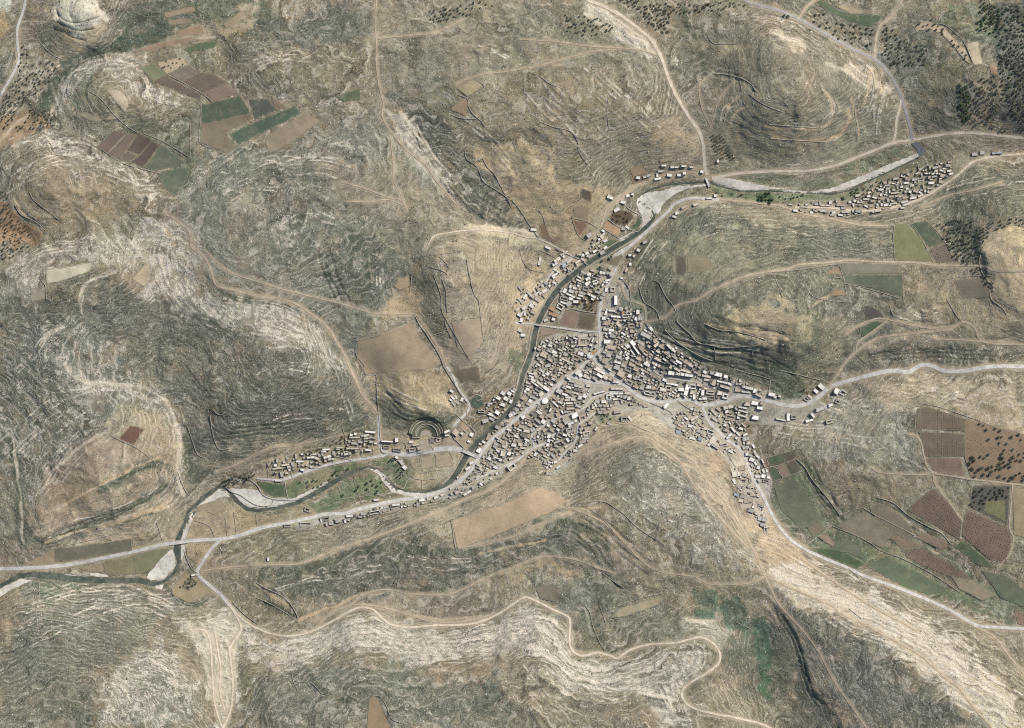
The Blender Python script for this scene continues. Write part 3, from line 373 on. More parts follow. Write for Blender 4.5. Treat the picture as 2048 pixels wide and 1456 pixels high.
FIELDS = [
 # kind, colour, furrow angle, outline
 ("sand",(206,176,134),0,[(315,128),(365,115),(378,130),(335,150)]),
 ("green",(120,126,84),30,[(282,135),(310,128),(335,150),(308,165)]),
 ("plough",(136,116,100),60,[(335,150),(380,132),(400,148),(365,165)]),
 ("plough",(120,98,82),60,[(365,165),(400,147),(430,150),(460,168),(408,188)]),
 ("plough",(110,90,78),30,[(310,163),(333,152),(405,190),(402,203)]),
 ("plough",(146,120,98),60,[(408,188),(455,166),(475,187),(425,207)]),
 ("green",(78,96,70),75,[(405,212),(482,192),(503,228),(405,250)]),
 ("plough",(138,116,90),70,[(405,250),(503,228),(508,238),(455,265),(452,270),(472,297),(455,308),(402,285)]),
 ("green",(74,98,76),65,[(460,270),(512,245),(590,215),(605,228),(480,290)]),
 ("green",(80,88,80),65,[(500,200),(540,200),(552,222),(512,240)]),
 ("plough",(150,118,92),65,[(544,193),(575,215),(553,222)]),
 ("sand",(164,140,110),65,[(530,277),(590,242),(618,224),(640,245),(580,290),(540,308)]),
 ("plough",(124,98,86),40,[(195,295),(230,262),(252,270),(215,308)]),
 ("plough",(128,102,88),40,[(218,308),(255,270),(275,272),(254,301),(240,318)]),
 ("plough",(98,78,70),40,[(256,301),(278,268),(300,276),(306,282),(284,308),(279,310)]),
 ("plough",(126,100,86),40,[(241,318),(257,303),(278,312),(262,325)]),
 ("plough",(96,76,68),40,[(263,325),(284,309),(305,282),(322,291),(289,335)]),
 ("green",(96,104,82),40,[(290,335),(325,291),(372,325),(350,335),(310,342)]),
 ("green",(92,104,80),40,[(315,346),(378,335),(375,360),(350,392),(330,378)]),
 ("sand",(184,150,112),80,[(328,28),(390,15),(395,25),(335,38)]),
 ("sand",(168,142,112),80,[(335,42),(385,38),(390,48),(345,53)]),
 ("sand",(182,140,100),80,[(355,65),(405,50),(412,68),(360,75)]),
 ("sand",(170,132,100),80,[(288,97),(330,84),(388,76),(386,84),(330,97),(270,107)]),
 ("sand",(206,184,150),80,[(390,77),(435,72),(433,80),(395,82)]),
 ("sand",(178,150,112),60,[(447,52),(485,25),(495,28),(478,45),(455,58)]),
 ("green",(82,104,66),80,[(370,100),(400,88),(440,84),(430,97),(380,107)]),
 ("sand",(206,182,148),70,[(215,180),(243,182),(260,200),(258,215),(254,228),(235,206)]),
 ("sand",(192,168,130),20,[(155,227),(175,225),(208,240),(203,246),(180,242)]),
 ("sand",(188,166,130),20,[(209,242),(235,224),(244,238),(215,243)]),
 ("sand",(216,200,164),80,[(95,541),(185,524),(188,532),(182,544),(125,563),(96,568)]),
 ("sand",(180,158,130),0,[(64,580),(93,576),(94,599),(66,603)]),
 ("sand",(196,170,130),60,[(266,558),(300,521),(303,540),(290,574)]),
 ("plough",(120,76,58),55,[(237,878),(262,850),(289,858),(269,890)]),
 ("sand",(176,146,110),75,[(42,1131),(107,1099),(107,1127)]),
 ("green",(112,106,84),75,[(109,1098),(265,1078),(262,1102),(109,1127)]),
 ("sand",(170,144,106),75,[(152,1137),(204,1128),(204,1147),(170,1143)]),
 ("green",(136,122,84),75,[(206,1127),(262,1113),(268,1150),(206,1147)]),
 ("green",(124,124,84),75,[(264,1112),(341,1094),(328,1110),(300,1140),(270,1150)]),
 ("sand",(170,146,104),40,[(342,1175),(370,1147),(390,1155),(424,1187),(376,1206),(346,1192)]),
 ("green",(84,78,60),40,[(361,1174),(378,1153),(394,1166),(374,1184)]),
 ("sand",(170,142,108),110,[(719,678),(740,672),(822,644),(850,690),(882,728),(860,738),(800,742),(730,748),(714,720),(714,690)]),
 ("sand",(190,152,112),60,[(787,572),(819,547),(817,574),(800,580)]),
 ("sand",(186,158,124),100,[(904,646),(961,636),(967,680),(940,722),(915,695)]),
 ("plough",(118,100,78),40,[(898,744),(956,731),(963,762),(928,764)]),
 ("plough",(112,92,80),0,[(1352,512),(1371,511),(1373,548),(1354,550)]),
 ("sand",(168,152,128),0,[(1343,512),(1351,512),(1353,546),(1346,545)]),
 ("sand",(166,144,104),80,[(1374,514),(1410,510),(1430,535),(1410,543),(1375,545)]),
 ("plough",(104,88,80),60,[(1337,592),(1348,584),(1358,605),(1348,610)]),
 ("plough",(98,82,68),110,[(1164,376),(1184,384),(1183,404),(1160,394)]),
 ("sand",(152,128,98),110,[(1149,411),(1178,416),(1176,443),(1145,435)]),
 ("plough",(142,98,74),110,[(1145,440),(1175,445),(1172,457),(1160,471),(1157,471)]),
 ("plough",(150,112,80),110,[(1078,448),(1090,446),(1101,475),(1128,470),(1112,487),(1082,473)]),
 ("sand",(200,148,104),30,[(1212,441),(1243,456),(1238,474),(1206,456)]),
 ("plough",(96,76,58),30,[(1219,436),(1232,419),(1262,424),(1268,436),(1250,452),(1230,446)]),
 ("green",(72,94,60),60,[(1263,460),(1278,431),(1284,440),(1277,462)]),
 ("green",(80,102,60),60,[(1216,478),(1239,480),(1232,498),(1212,500)]),
 ("green",(122,112,82),30,[(1211,524),(1243,507),(1247,514),(1233,535)]),
 ("green",(70,92,56),40,[(1182,515),(1196,508),(1200,516),(1186,524)]),
 ("plough",(146,112,92),75,[(1132,621),(1160,626),(1150,656),(1119,650)]),
 ("plough",(108,92,70),75,[(1162,626),(1194,628),(1187,660),(1152,656)]),
 ("sand",(164,130,108),20,[(1084,656),(1120,660),(1116,667),(1078,672)]),
 ("green",(128,128,74),5,[(1786,470),(1791,447),(1813,449),(1840,475),(1863,523),(1789,522)]),
 ("green",(70,88,64),30,[(1820,449),(1850,441),(1888,485),(1858,494),(1838,470)]),
 ("plough",(130,106,92),15,[(1859,498),(1893,488),(1906,522),(1874,527)]),
 ("green",(92,102,78),90,[(1688,551),(1803,550),(1805,594),(1740,575),(1690,568)]),
 ("green",(136,126,104),90,[(1680,528),(1785,529),(1803,547),(1688,548)]),
 ("plough",(84,76,72),110,[(1723,613),(1738,611),(1757,622),(1767,634),(1732,640)]),
 ("green",(68,92,60),60,[(1716,656),(1746,643),(1770,643),(1726,677)]),
 ("sand",(168,134,100),60,[(1652,548),(1664,537),(1675,533),(1684,550)]),
 ("sand",(172,132,88),60,[(1656,592),(1666,578),(1680,578),(1692,591)]),
 ("green",(132,116,96),90,[(1905,560),(1972,556),(1976,594),(1922,598)]),
 ("green",(76,98,64),75,[(1632,5),(1640,2),(1660,14),(1680,25),(1715,30),(1766,32),(1758,42),(1738,55),(1690,40),(1650,22)]),
 ("sand",(176,150,116),75,[(1662,10),(1690,12),(1735,24),(1748,29),(1700,29)]),
 ("sand",(220,194,148),5,[(1928,88),(1952,86),(1962,131),(1943,133)]),
 ("sand",(196,146,106),5,[(1975,134),(1989,132),(1990,150),(1978,150)]),
 ("sand",(206,178,138),40,[(1822,52),(1860,42),(1864,50),(1884,55),(1906,80),(1926,100),(1938,132),(1928,124),(1902,92),(1880,70),(1858,60),(1830,64)]),
 ("plough",(120,98,78),0,[(1832,818),(1852,812),(1925,837),(1926,862),(1831,857)]),
 ("plough",(122,98,80),0,[(1834,863),(1925,867),(1925,912),(1847,912),(1842,880)]),
 ("plough",(140,108,88),0,[(1848,915),(1918,915),(1925,951),(1867,944)]),
 ("plough",(150,118,88),70,[(1927,836),(2048,868),(2110,884),(2110,975),(2048,966),(1938,954),(1926,915)]),
 ("plough",(128,98,82),55,[(1857,979),(1869,977),(1921,1040),(1915,1077),(1813,1019)]),
 ("plough",(140,106,88),25,[(1924,1044),(1931,1019),(2012,1055),(2021,1080),(2008,1126),(1975,1117),(1922,1070)]),
 ("plough",(96,90,78),5,[(1944,971),(2016,970),(2012,1050),(1937,1012)]),
 ("green",(128,122,72),5,[(1970,1000),(2006,1000),(2008,1042),(1964,1020)]),
 ("sand",(172,146,104),80,[(2021,974),(2048,977),(2110,985),(2110,1080),(2048,1074),(2024,1068)]),
 ("plough",(136,104,86),30,[(1807,1102),(1830,1094),(1850,1100),(1934,1148),(1938,1165),(1890,1150),(1812,1115)]),
 ("plough",(150,122,96),30,[(1770,1068),(1790,1062),(1850,1094),(1806,1100)]),
 ("green",(76,98,64),30,[(1906,1092),(1925,1080),(1972,1120),(1992,1134),(1955,1130)]),
 ("plough",(150,112,90),30,[(2026,1218),(2048,1226),(2080,1236),(2080,1258),(2032,1246)]),
 ("plough",(142,104,84),20,[(1521,919),(1533,916),(1539,932),(1525,937)]),
 ("green",(80,98,64),20,[(1535,915),(1567,905),(1573,923),(1541,933)]),
 ("green",(72,90,62),20,[(1538,937),(1550,934),(1563,956),(1546,962)]),
 ("plough",(158,128,106),20,[(1552,931),(1570,926),(1581,950),(1565,957)]),
 ("plough",(112,98,76),20,[(1573,925),(1591,920),(1604,940),(1586,949)]),
 ("plough",(104,90,70),20,[(1568,905),(1581,901),(1590,918),(1574,922)]),
 ("green",(64,88,52),110,[(1612,1096),(1660,1096),(1696,1108),(1728,1128),(1712,1137),(1655,1114)]),
 ("sand",(166,130,92),80,[(734,1456),(739,1400),(748,1388),(757,1395),(776,1440),(790,1470),(735,1470)]),
 ("green",(66,92,56),20,[(514,963),(534,965),(566,970),(573,994),(547,994),(531,986),(516,971)]),
 ("green",(70,94,58),60,[(798,968),(816,959),(808,977)]),
 ("sand",(200,164,124),70,[(904,1042),(1000,1012),(1080,975),(1118,986),(1132,1003),(1100,1024),(1050,1045),(985,1072),(916,1098)]),
 ("sand",(190,162,126),5,[(838,915),(862,912),(866,935),(842,938)]),
 ("sand",(196,166,128),5,[(870,912),(900,909),(908,930),(872,936)]),
 ("sand",(182,150,116),20,[(915,862),(922,845),(945,830),(950,836),(962,838),(945,852),(935,862)]),
 ("green",(110,98,72),20,[(930,838),(962,838),(960,850),(946,856),(936,852)]),
 ("green",(58,84,66),30,[(938,800),(955,790),(964,797),(968,812),(955,818),(942,812)]),
 ("green",(62,96,50),0,[(1513,385),(1545,384),(1545,407),(1515,408)]),
 ("sand",(190,166,120),70,[(915,180),(945,160),(967,168),(955,184),(935,195)]),
 ("sand",(186,150,112),40,[(905,215),(930,196),(940,215),(930,232),(903,222)]),
 ("green",(88,104,70),60,[(672,195),(720,178),(722,200),(690,206)]),
 ("sand",(170,134,98),20,[(1260,338),(1284,330),(1292,346),(1266,354)]),
 ("plough",(140,108,82),20,[(1257,340),(1262,355),(1290,348),(1300,360),(1266,368)]),
 ("sand",(196,172,128),5,[(1318,318),(1342,315),(1345,322),(1320,325)]),
 ("sand",(170,146,112),30,[(1150,1345),(1156,1345),(1156,1350),(1150,1350)]),
 ("sand",(178,158,118),75,[(1237,1216),(1322,1192),(1318,1208),(1250,1232),(1222,1234)]),
 ("plough",(132,116,92),30,[(1072,1178),(1085,1168),(1105,1170),(1122,1190),(1105,1202),(1080,1196)]),
 ("sand",(170,148,112),0,[(378,1025),(400,1010),(437,998),(450,1018),(425,1030),(410,1022)]),
 ("green",(104,110,84),60,[(1548,975),(1588,956),(1622,1000),(1638,1042),(1602,1058),(1562,1020)]),
 ("plough",(128,112,88),60,[(1612,1052),(1640,1044),(1650,1060),(1626,1074)]),
 ("plough",(158,126,102),50,[(1634,1073),(1650,1066),(1673,1088),(1668,1096)]),
 ("plough",(136,118,94),50,[(1738,1016),(1760,1006),(1800,1029),(1824,1062),(1815,1082),(1780,1062),(1752,1040)]),
 ("sand",(150,134,106),50,[(1672,1052),(1728,1021),(1788,1062),(1764,1096),(1702,1068)]),
 ("green",(92,106,76),40,[(1730,1130),(1770,1112),(1850,1152),(1896,1184),(1850,1188),(1782,1160)]),
 ("plough",(152,122,98),40,[(1829,1074),(1845,1066),(1888,1080),(1896,1092),(1880,1098)]),
 ("green",(104,112,84),40,[(1652,1098),(1690,1080),(1722,1092),(1726,1118),(1700,1106)]),
 ("sand",(160,140,110),40,[(1900,1150),(1948,1160),(1990,1190),(1960,1200),(1915,1175)]),
 ("green",(96,108,80),40,[(1960,1140),(2010,1150),(2048,1180),(2048,1214),(2000,1195)]),
]
GRAVEL = [
 [(436,978),(448,978),(459,990),(457,995),(447,993),(437,996),(421,1006),(402,1016),(392,1025),(384,1039),(379,1049),(373,1065),(369,1080),(361,1083),(364,1058),(371,1034),(380,1022),(394,1012),(410,999),(425,988)],
 [(452,977),(475,978),(496,978),(514,981),(527,990),(537,995),(552,998),(595,996),(598,1001),(552,1014),(515,1018),(494,1015),(482,1006),(471,994),(461,983)],
 [(361,1091),(366,1091),(369,1102),(362,1122),(359,1120),(360,1100)],
 [(343,1099),(347,1110),(351,1128),(342,1147),(322,1162),(304,1166),(291,1156),(300,1142),(322,1117)],
 [(311,1172),(325,1170),(322,1180),(308,1177)],
 [(-20,1188),(35,1160),(66,1160),(20,1180),(-20,1205)],
 [(118,1150),(150,1150),(165,1152),(145,1157),(125,1156)],
 [(176,1147),(200,1149),(215,1154),(198,1155),(178,1153)],
 [(1275,397),(1291,386),(1324,381),(1356,371),(1386,371),(1414,367),(1416,370),(1374,377),(1349,389),(1327,407),(1319,424),(1309,429),(1308,438),(1290,452),(1274,464),(1250,482),(1241,486),(1239,477),(1264,464),(1281,447),(1284,432),(1277,420),(1273,408)],
 [(1224,511),(1241,499),(1256,492),(1267,489),(1249,504),(1219,519)],
 [(1424,352),(1470,358),(1512,368),(1538,373),(1538,380),(1490,381),(1450,374),(1426,366)],
 [(1536,374),(1580,379),(1620,383),(1660,377),(1700,362),(1760,336),(1836,306),(1840,312),(1765,348),(1690,379),(1640,387),(1580,384),(1536,381)],
 [(540,1008),(580,1000),(625,978),(655,962),(655,966),(625,984),(585,1004),(548,1012)],
 [(770,950),(778,962),(790,976),(812,985),(850,988),(850,991),(812,992),(785,986),(768,968),(757,950),(740,940),(740,938),(758,941)],
]
ASPHALT_YARD = [(1822,287),(1834,284),(1851,299),(1847,309),(1838,312),(1834,300)]
# limestone ledges (L, pale) and seams of thorn and gully shade plants (G) that run along the slopes: kind, how many side by side, spacing, line
BANDS = [
 ("V",1,12,[(372,870),(372,920),(374,950),(395,962)]),("V",1,12,[(20,880),(30,930),(40,1000),(46,1085)]),("V",1,9,[(200,982),(240,958),(280,940),(318,925)]),("V",1,9,[(85,1088),(150,1062),(220,1035),(290,1000),(328,970)]),
 ("V",1,6,[(240,1050),(275,1035),(300,1028)]),("V",1,9,[(416,545),(428,575),(470,598),(540,605),(600,612),(640,632)]),("V",1,12,[(72,235),(88,190),(110,158),(150,130),(200,108),(280,88),(330,78)]),
 ("V",1,7,[(328,1172),(340,1195),(360,1208),(385,1212),(410,1202)]),("V",1,9,[(1605,925),(1630,975),(1655,1010),(1680,1035)]),("V",1,8,[(1745,1000),(1800,1020),(1850,1050),(1900,1095)]),("V",1,12,[(758,805),(785,835),(830,835),(870,838),(893,850)]),
 ("V",1,9,[(384,300),(384,340),(372,375)]),("V",1,13,[(560,1150),(650,1125),(760,1095),(880,1105),(960,1095)]),("V",1,9,[(1140,1105),(1175,1145),(1205,1200),(1190,1240)]),("V",1,9,[(780,1175),(860,1180),(940,1168),(1010,1135),(1070,1120)]),
 ("V",1,10,[(1160,1315),(1190,1300),(1215,1302)]),("V",1,8,[(515,1200),(560,1220),(590,1238)]),("V",1,10,[(1070,1045),(1130,1040),(1180,1060),(1215,1095)]),("V",1,10,[(700,460),(730,500),(740,560),(715,610)]),("V",1,8,[(1365,10),(1375,60),(1400,100),(1410,150)]),
 ("V",1,12,[(1480,745),(1540,765),(1580,790)]),("V",1,10,[(240,100),(250,60),(300,30),(330,10)]),("V",1,8,[(620,1340),(640,1380),(700,1400)]),("V",1,8,[(960,1420),(1000,1390)]),
 ("P",1,6,[(325,795),(345,822),(355,860),(357,910),(355,955),(366,992)]),("P",1,4,[(130,728),(137,755),(170,763),(230,768),(290,776),(325,797)]),("P",1,4,[(22,870),(32,930),(40,1000),(44,1090)]),("P",1,4,[(75,990),(105,945),(150,900),(215,862)]),
 ("P",1,4,[(230,548),(190,555),(165,572),(162,600),(165,625)]),("P",1,9,[(470,1262),(462,1300),(464,1350),(458,1430)]),("P",1,9,[(1540,1145),(1590,1172),(1680,1200),(1740,1225)]),("P",1,9,[(1230,45),(1275,75),(1308,105)]),
 ("P",1,5,[(775,220),(800,265),(850,325),(905,398)]),("P",1,5,[(800,225),(830,262),(880,330)]),("P",1,5,[(1135,1238),(1148,1262),(1140,1300)]),("P",1,6,[(1430,1240),(1400,1245),(1370,1238)]),("P",1,8,[(950,458),(1010,458),(1070,468)]),
 ("P",1,4,[(1170,30),(1220,62),(1290,110)]),("P",1,5,[(1655,128),(1700,150),(1745,180)]),("P",1,5,[(1545,68),(1580,80),(1608,100)]),("P",1,4,[(80,690),(100,665),(130,650)]),("P",1,5,[(1800,1255),(1860,1300),(1930,1350)]),("P",1,5,[(1700,1235),(1760,1255)]),
 ("B",1,5,[(1545,276),(1600,280),(1636,283),(1651,276)]),("B",1,5,[(1656,285),(1686,265),(1701,245),(1696,220)]),("B",1,4.5,[(1530,257),(1600,260),(1636,260),(1661,250),(1672,225),(1666,205),(1646,182)]),
 ("B",1,3.2,[(1446,236),(1450,215),(1462,200),(1480,195)]),("B",1,3.2,[(1461,242),(1466,222),(1478,212),(1495,213)]),("B",1,3,[(1700,200),(1712,228),(1714,260),(1716,285)]),("B",1,3,[(1738,150),(1742,170),(1730,195),(1722,215)]),
 ("B",1,4,[(1411,646),(1444,656),(1486,662),(1536,676),(1570,680)]),("B",1,5,[(600,1238),(660,1216),(720,1190),(770,1182)]),("B",1,4,[(812,1232),(880,1240),(960,1230)]),("B",1,5,[(512,1172),(545,1190),(578,1212)]),
 ("B",1,4,[(262,1040),(300,1022),(345,1008)]),("B",1,5,[(90,1085),(160,1062),(230,1045),(300,1020),(340,1000)]),("B",1,4,[(128,1010),(190,975),(240,950),(290,925),(320,915)]),("B",1,3,[(30,398),(38,425),(70,440),(96,462)]),
 ("B",1,4,[(1120,1028),(1160,1016),(1200,1012)]),("B",1,4,[(960,1105),(1024,1092),(1090,1080)]),("B",1,4,[(1660,590),(1640,600),(1625,612)]),("B",1,4,[(330,450),(345,470),(350,490)]),
 ("G",1,0,[(118,20),(125,45),(150,55),(185,50),(200,35)]),("G",1,0,[(115,45),(130,62),(160,68),(190,60)]),("G",1,0,[(112,58),(140,80),(172,80)]),("L",4,6,[(150,145),(180,125),(220,118),(270,125),(288,138)]),
 ("L",4,6,[(125,240),(118,210),(125,180),(145,155)]),("G",1,0,[(180,160),(165,180),(170,200),(185,220),(205,235)]),("L",3,7,[(270,175),(310,195),(350,205),(390,215)]),
 ("L",6,8,[(20,310),(60,280),(110,270),(160,285),(210,312),(260,335),(320,365)]),("L",5,8,[(0,380),(50,350),(120,320),(180,330),(240,350),(290,375)]),("G",2,7,[(35,410),(45,430),(75,447),(95,465),(108,483)]),
 ("L",7,9,[(370,450),(345,480),(330,520),(345,570),(380,620),(440,640)]),("L",6,7,[(410,560),(440,590),(490,610),(560,620),(620,650),(660,690)]),("L",5,8,[(440,640),(500,650),(570,665),(630,700),(660,740)]),
 ("L",4,7,[(30,540),(60,510),(100,495),(160,490),(220,480)]),("L",3,10,[(290,450),(270,500),(250,540),(240,570)]),("L",2,7,[(135,650),(105,660),(80,690),(60,720),(20,750)]),("L",2,6,[(232,548),(185,560),(167,575),(163,600),(162,628)]),
 ("L",5,6,[(110,735),(125,765),(145,782),(175,775),(200,765),(250,768),(290,778),(330,802),(350,830),(357,870),(358,930),(350,965)]),("L",8,10,[(200,850),(150,885),(110,925),(60,985)]),("L",6,12,[(160,800),(100,840),(50,880),(10,920)]),
 ("L",6,7,[(130,1250),(180,1225),(230,1205),(270,1195),(310,1210),(340,1225),(400,1225),(430,1215)]),("L",4,8,[(60,1210),(110,1190),(170,1175),(240,1172),(300,1182)]),("L",2,10,[(0,1305),(60,1290),(110,1265),(150,1250),(200,1230)]),
 ("L",4,6,[(400,1258),(425,1258),(438,1272),(445,1300),(440,1340),(450,1390),(450,1430),(440,1456)]),("L",3,6,[(500,1262),(540,1290),(580,1300),(620,1298)]),
 ("L",9,6.5,[(560,1300),(620,1292),(680,1262),(730,1240),(775,1265),(820,1288),(880,1300),(950,1298),(1010,1280)]),("L",4,7,[(540,1330),(580,1338),(620,1325),(650,1300)]),
 ("L",9,7.5,[(990,1262),(1040,1225),(1075,1230),(1100,1262),(1120,1300),(1150,1340),(1190,1362),(1250,1370),(1290,1368)]),("L",6,7,[(1270,1345),(1320,1312),(1370,1296),(1392,1305),(1382,1330),(1365,1350)]),
 ("L",5,8,[(1310,1340),(1340,1370),(1350,1410),(1370,1456)]),("L",4,9,[(1030,1330),(1060,1370),(1100,1410),(1140,1440)]),("G",1,0,[(540,1335),(537,1365)]),("G",1,0,[(690,1375),(710,1365),(735,1360),(760,1372),(775,1385)]),
 ("G",1,0,[(800,1372),(830,1380),(845,1375)]),("G",1,0,[(690,1385),(700,1400),(730,1405)]),("L",1,0,[(870,1345),(885,1332),(905,1332),(915,1345)]),("L",16,6.5,[(1590,1165),(1660,1185),(1720,1220),(1790,1245),(1850,1275),(1900,1320),(1960,1360),(2048,1420)]),
 ("G",5,10,[(1300,660),(1340,685),(1400,705),(1470,715),(1540,735),(1590,770)]),("G",3,10,[(1420,640),(1480,658),(1560,672),(1600,690)]),("L",4,8,[(1310,650),(1370,680),(1440,690),(1520,700)]),
 ("G",3,9,[(1235,600),(1250,560),(1280,520),(1310,480)]),("L",4,9,[(1260,590),(1275,550),(1300,510),(1330,470)]),("L",3,10,[(1400,470),(1460,450),(1540,450),(1620,470)]),
 ("L",5,7,[(1640,100),(1680,132),(1710,160),(1738,180),(1730,210),(1712,235),(1718,275)]),("L",3,9,[(1545,232),(1600,252),(1650,245),(1670,225),(1660,200),(1640,180)]),("L",3,8,[(1450,250),(1452,225),(1470,205),(1500,200)]),
 ("L",4,8,[(1560,200),(1580,218),(1610,218),(1620,195),(1600,170)]),("G",2,8,[(1420,148),(1450,152),(1485,160),(1510,185)]),("L",3,7,[(1440,45),(1490,35),(1560,45),(1620,75)]),("L",4,8,[(1770,180),(1760,220),(1755,270)]),
 ("L",9,6,[(1175,15),(1215,45),(1250,70),(1300,95)]),("L",6,11,[(1060,150),(1100,200),(1150,245),(1200,300)]),("L",6,11,[(1160,130),(1200,170),(1250,215),(1310,270)]),("L",4,7,[(950,90),(1000,100),(1040,125)]),
 ("L",7,7,[(790,235),(820,270),(850,310),(890,360),(915,400)]),("G",4,9,[(830,245),(860,300),(900,350),(940,400),(980,430),(1020,455)]),("L",3,6,[(930,240),(980,280),(1020,330),(1060,380)]),("L",4,8,[(752,505),(755,540),(758,580)]),
 ("L",5,9,[(520,345),(580,330),(650,330),(700,345)]),("L",4,9,[(450,395),(500,370),(560,370),(600,390)]),("L",3,9,[(560,460),(590,440),(640,436),(680,450)]),("G",3,10,[(650,500),(660,550),(690,610)]),
 ("L",3,12,[(60,1092),(140,1055),(220,1030),(300,1000),(345,960)]),("G",2,10,[(180,985),(240,955),(300,930),(330,935)]),("G",2,12,[(90,1075),(160,1050),(240,1020),(310,990),(330,960)]),("L",3,8,[(300,1040),(330,1010),(350,985)]),
 ("G",4,9,[(1145,1022),(1200,1050),(1250,1095),(1300,1135)]),("G",3,9,[(1080,1075),(1140,1060),(1180,1090),(1200,1130),(1240,1180)]),("L",3,9,[(540,1180),(600,1160),(680,1150),(760,1130)]),("L",3,10,[(800,1110),(880,1130),(960,1120),(1030,1090)]),
 ("G",2,8,[(512,1200),(560,1215),(590,1235)]),("G",4,8,[(1590,900),(1620,950),(1660,1010),(1690,1040)]),("G",3,9,[(1730,1005),(1790,1030),(1850,1070),(1900,1110)]),("L",3,8,[(1760,772),(1840,777),(1900,787),(1960,802)]),
 ("L",6,7,[(1540,850),(1600,860),(1660,862),(1740,875)]),("L",4,9,[(1640,800),(1700,820),(1760,815)]),("G",2,8,[(1548,1210),(1572,1245),(1600,1300),(1612,1350),(1625,1390),(1665,1440)]),("G",3,8,[(1690,730),(1760,712),(1860,706),(1960,712),(2048,720)]),  # the G pair along the south-east scarp paints its shade into the colour
 ("L",3,8,[(1700,320),(1620,338),(1540,338)]),("L",5,8,[(1820,420),(1880,395),(1960,370),(2048,360)]),("G",3,10,[(1780,640),(1850,660),(1900,650)]),("L",3,9,[(1810,600),(1840,630),(1900,620)]),
 ("L",4,8,[(1290,880),(1340,920),(1380,970),(1430,1040)]),("L",3,9,[(1250,990),(1320,1040),(1400,1100)]),("G",3,8,[(765,790),(800,830),(840,840),(885,838)]),("L",3,8,[(770,780),(810,800),(850,815),(895,810)]),
 ("L",3,7,[(690,790),(705,830),(690,850)]),("L",4,9,[(520,840),(600,820),(680,830)]),("L",3,9,[(500,760),(560,730),(640,740)]),("G",3,10,[(430,870),(520,860),(620,850)]),
 ("L",5,7,[(30,180),(70,160),(100,140),(120,125)]),("L",4,8,[(0,260),(40,220),(80,180),(120,140)]),("L",3,7,[(200,20),(225,40),(235,10),(245,-10)]),("L",3,8,[(620,110),(560,120),(500,130)]),
]
# ---------------------------------------------------------------- height field
STEP = 2.2
def axis(lo, hi, n_out=20, r=1.4):
    inner = np.arange(lo, hi + STEP, STEP)
    d = STEP * np.cumsum(r ** np.arange(1, n_out + 1))
    return np.concatenate([(inner[0] - d)[::-1], inner, inner[-1] + d])
AU = axis(-60, 2110); AV = axis(-60, 1518)
NU, NV = len(AU), len(AV)
GU, GV = np.meshgrid(AU, AV)                       # rows: v, columns: u

sp = np.array([[float(t) for t in s.split(",")] for s in SPOT.split()])
extra = []
for k in range(0, 2049, 256):
    for vv in (-260, 1716):
        j = np.argmin((sp[:, 0] - k) ** 2 + (sp[:, 1] - (0 if vv < 0 else 1456)) ** 2)
        extra.append((k, vv, sp[j, 2] * 0.7 + 12))
for k in range(0, 1457, 243):
    for uu in (-260, 2308):
        j = np.argmin((sp[:, 0] - (0 if uu < 0 else 2048)) ** 2 + (sp[:, 1] - k) ** 2)
        extra.append((uu, k, sp[j, 2] * 0.8 + 6))
sp = np.vstack([sp, np.array(extra)])
def tps_k(d2):
    return np.where(d2 > 1e-9, d2 * np.log(np.maximum(d2, 1e-9)), 0.0) * 0.5
P = sp[:, :2] / 1000.0
n = len(P)
A = np.zeros((n + 3, n + 3))
A[:n, :n] = tps_k(((P[:, None] - P[None]) ** 2).sum(-1)) + np.eye(n) * 1e-4
A[:n, n] = 1; A[:n, n + 1:] = P
A[n, :n] = 1; A[n + 1:, :n] = P.T
wts = np.linalg.solve(A, np.concatenate([sp[:, 2], [0, 0, 0]]))
CS = 9.0
cu = np.arange(-330, 2390, CS); cv = np.arange(-330, 1800, CS)
CU, CV = np.meshgrid(cu, cv)
Q = np.stack([CU.ravel(), CV.ravel()], 1) / 1000.0
zc = np.zeros(len(Q))
for i in range(0, len(Q), 8000):
    q = Q[i:i + 8000]
    zc[i:i + 8000] = tps_k(((q[:, None] - P[None]) ** 2).sum(-1)) @ wts[:n] + wts[n] + q @ wts[n + 1:]
zc = np.clip(zc.reshape(CU.shape), -2, 96) * 1.5

def cubic_sample(g, fx, fy):
    h, w = g.shape
    fx = np.clip(fx, 1, w - 3.001); fy = np.clip(fy, 1, h - 3.001)
    ix = fx.astype(int); iy = fy.astype(int)
    tx = fx - ix; ty = fy - iy
    def wt(t):
        return [(-t + 2 * t * t - t ** 3) / 2, (2 - 5 * t * t + 3 * t ** 3) / 2, (t + 4 * t * t - 3 * t ** 3) / 2, (-t * t + t ** 3) / 2]
    wx = wt(tx); wy = wt(ty)
    r = 0
    for b in range(4):
        row = 0
        for a in range(4):
            row = row + wx[a] * g[iy + b - 1, ix + a - 1]
        r = r + wy[b] * row
    return r
def macro(u, v):
    uu = np.clip(u, -320, 2370); vv = np.clip(v, -320, 1780)
    return cubic_sample(zc, (uu + 330) / CS, (vv + 330) / CS)
ZM = macro(GU, GV)
def ridged(x, y, s, o=3):
    r = 0; a = 1.0; t = 0
    for k in range(o):
        r = r + a * (1 - 2 * np.abs(noise2(x * 2 ** k + 5.1 * k, y * 2 ** k + 9.7 * k, s + k))); t += a; a *= .5
    return r / t

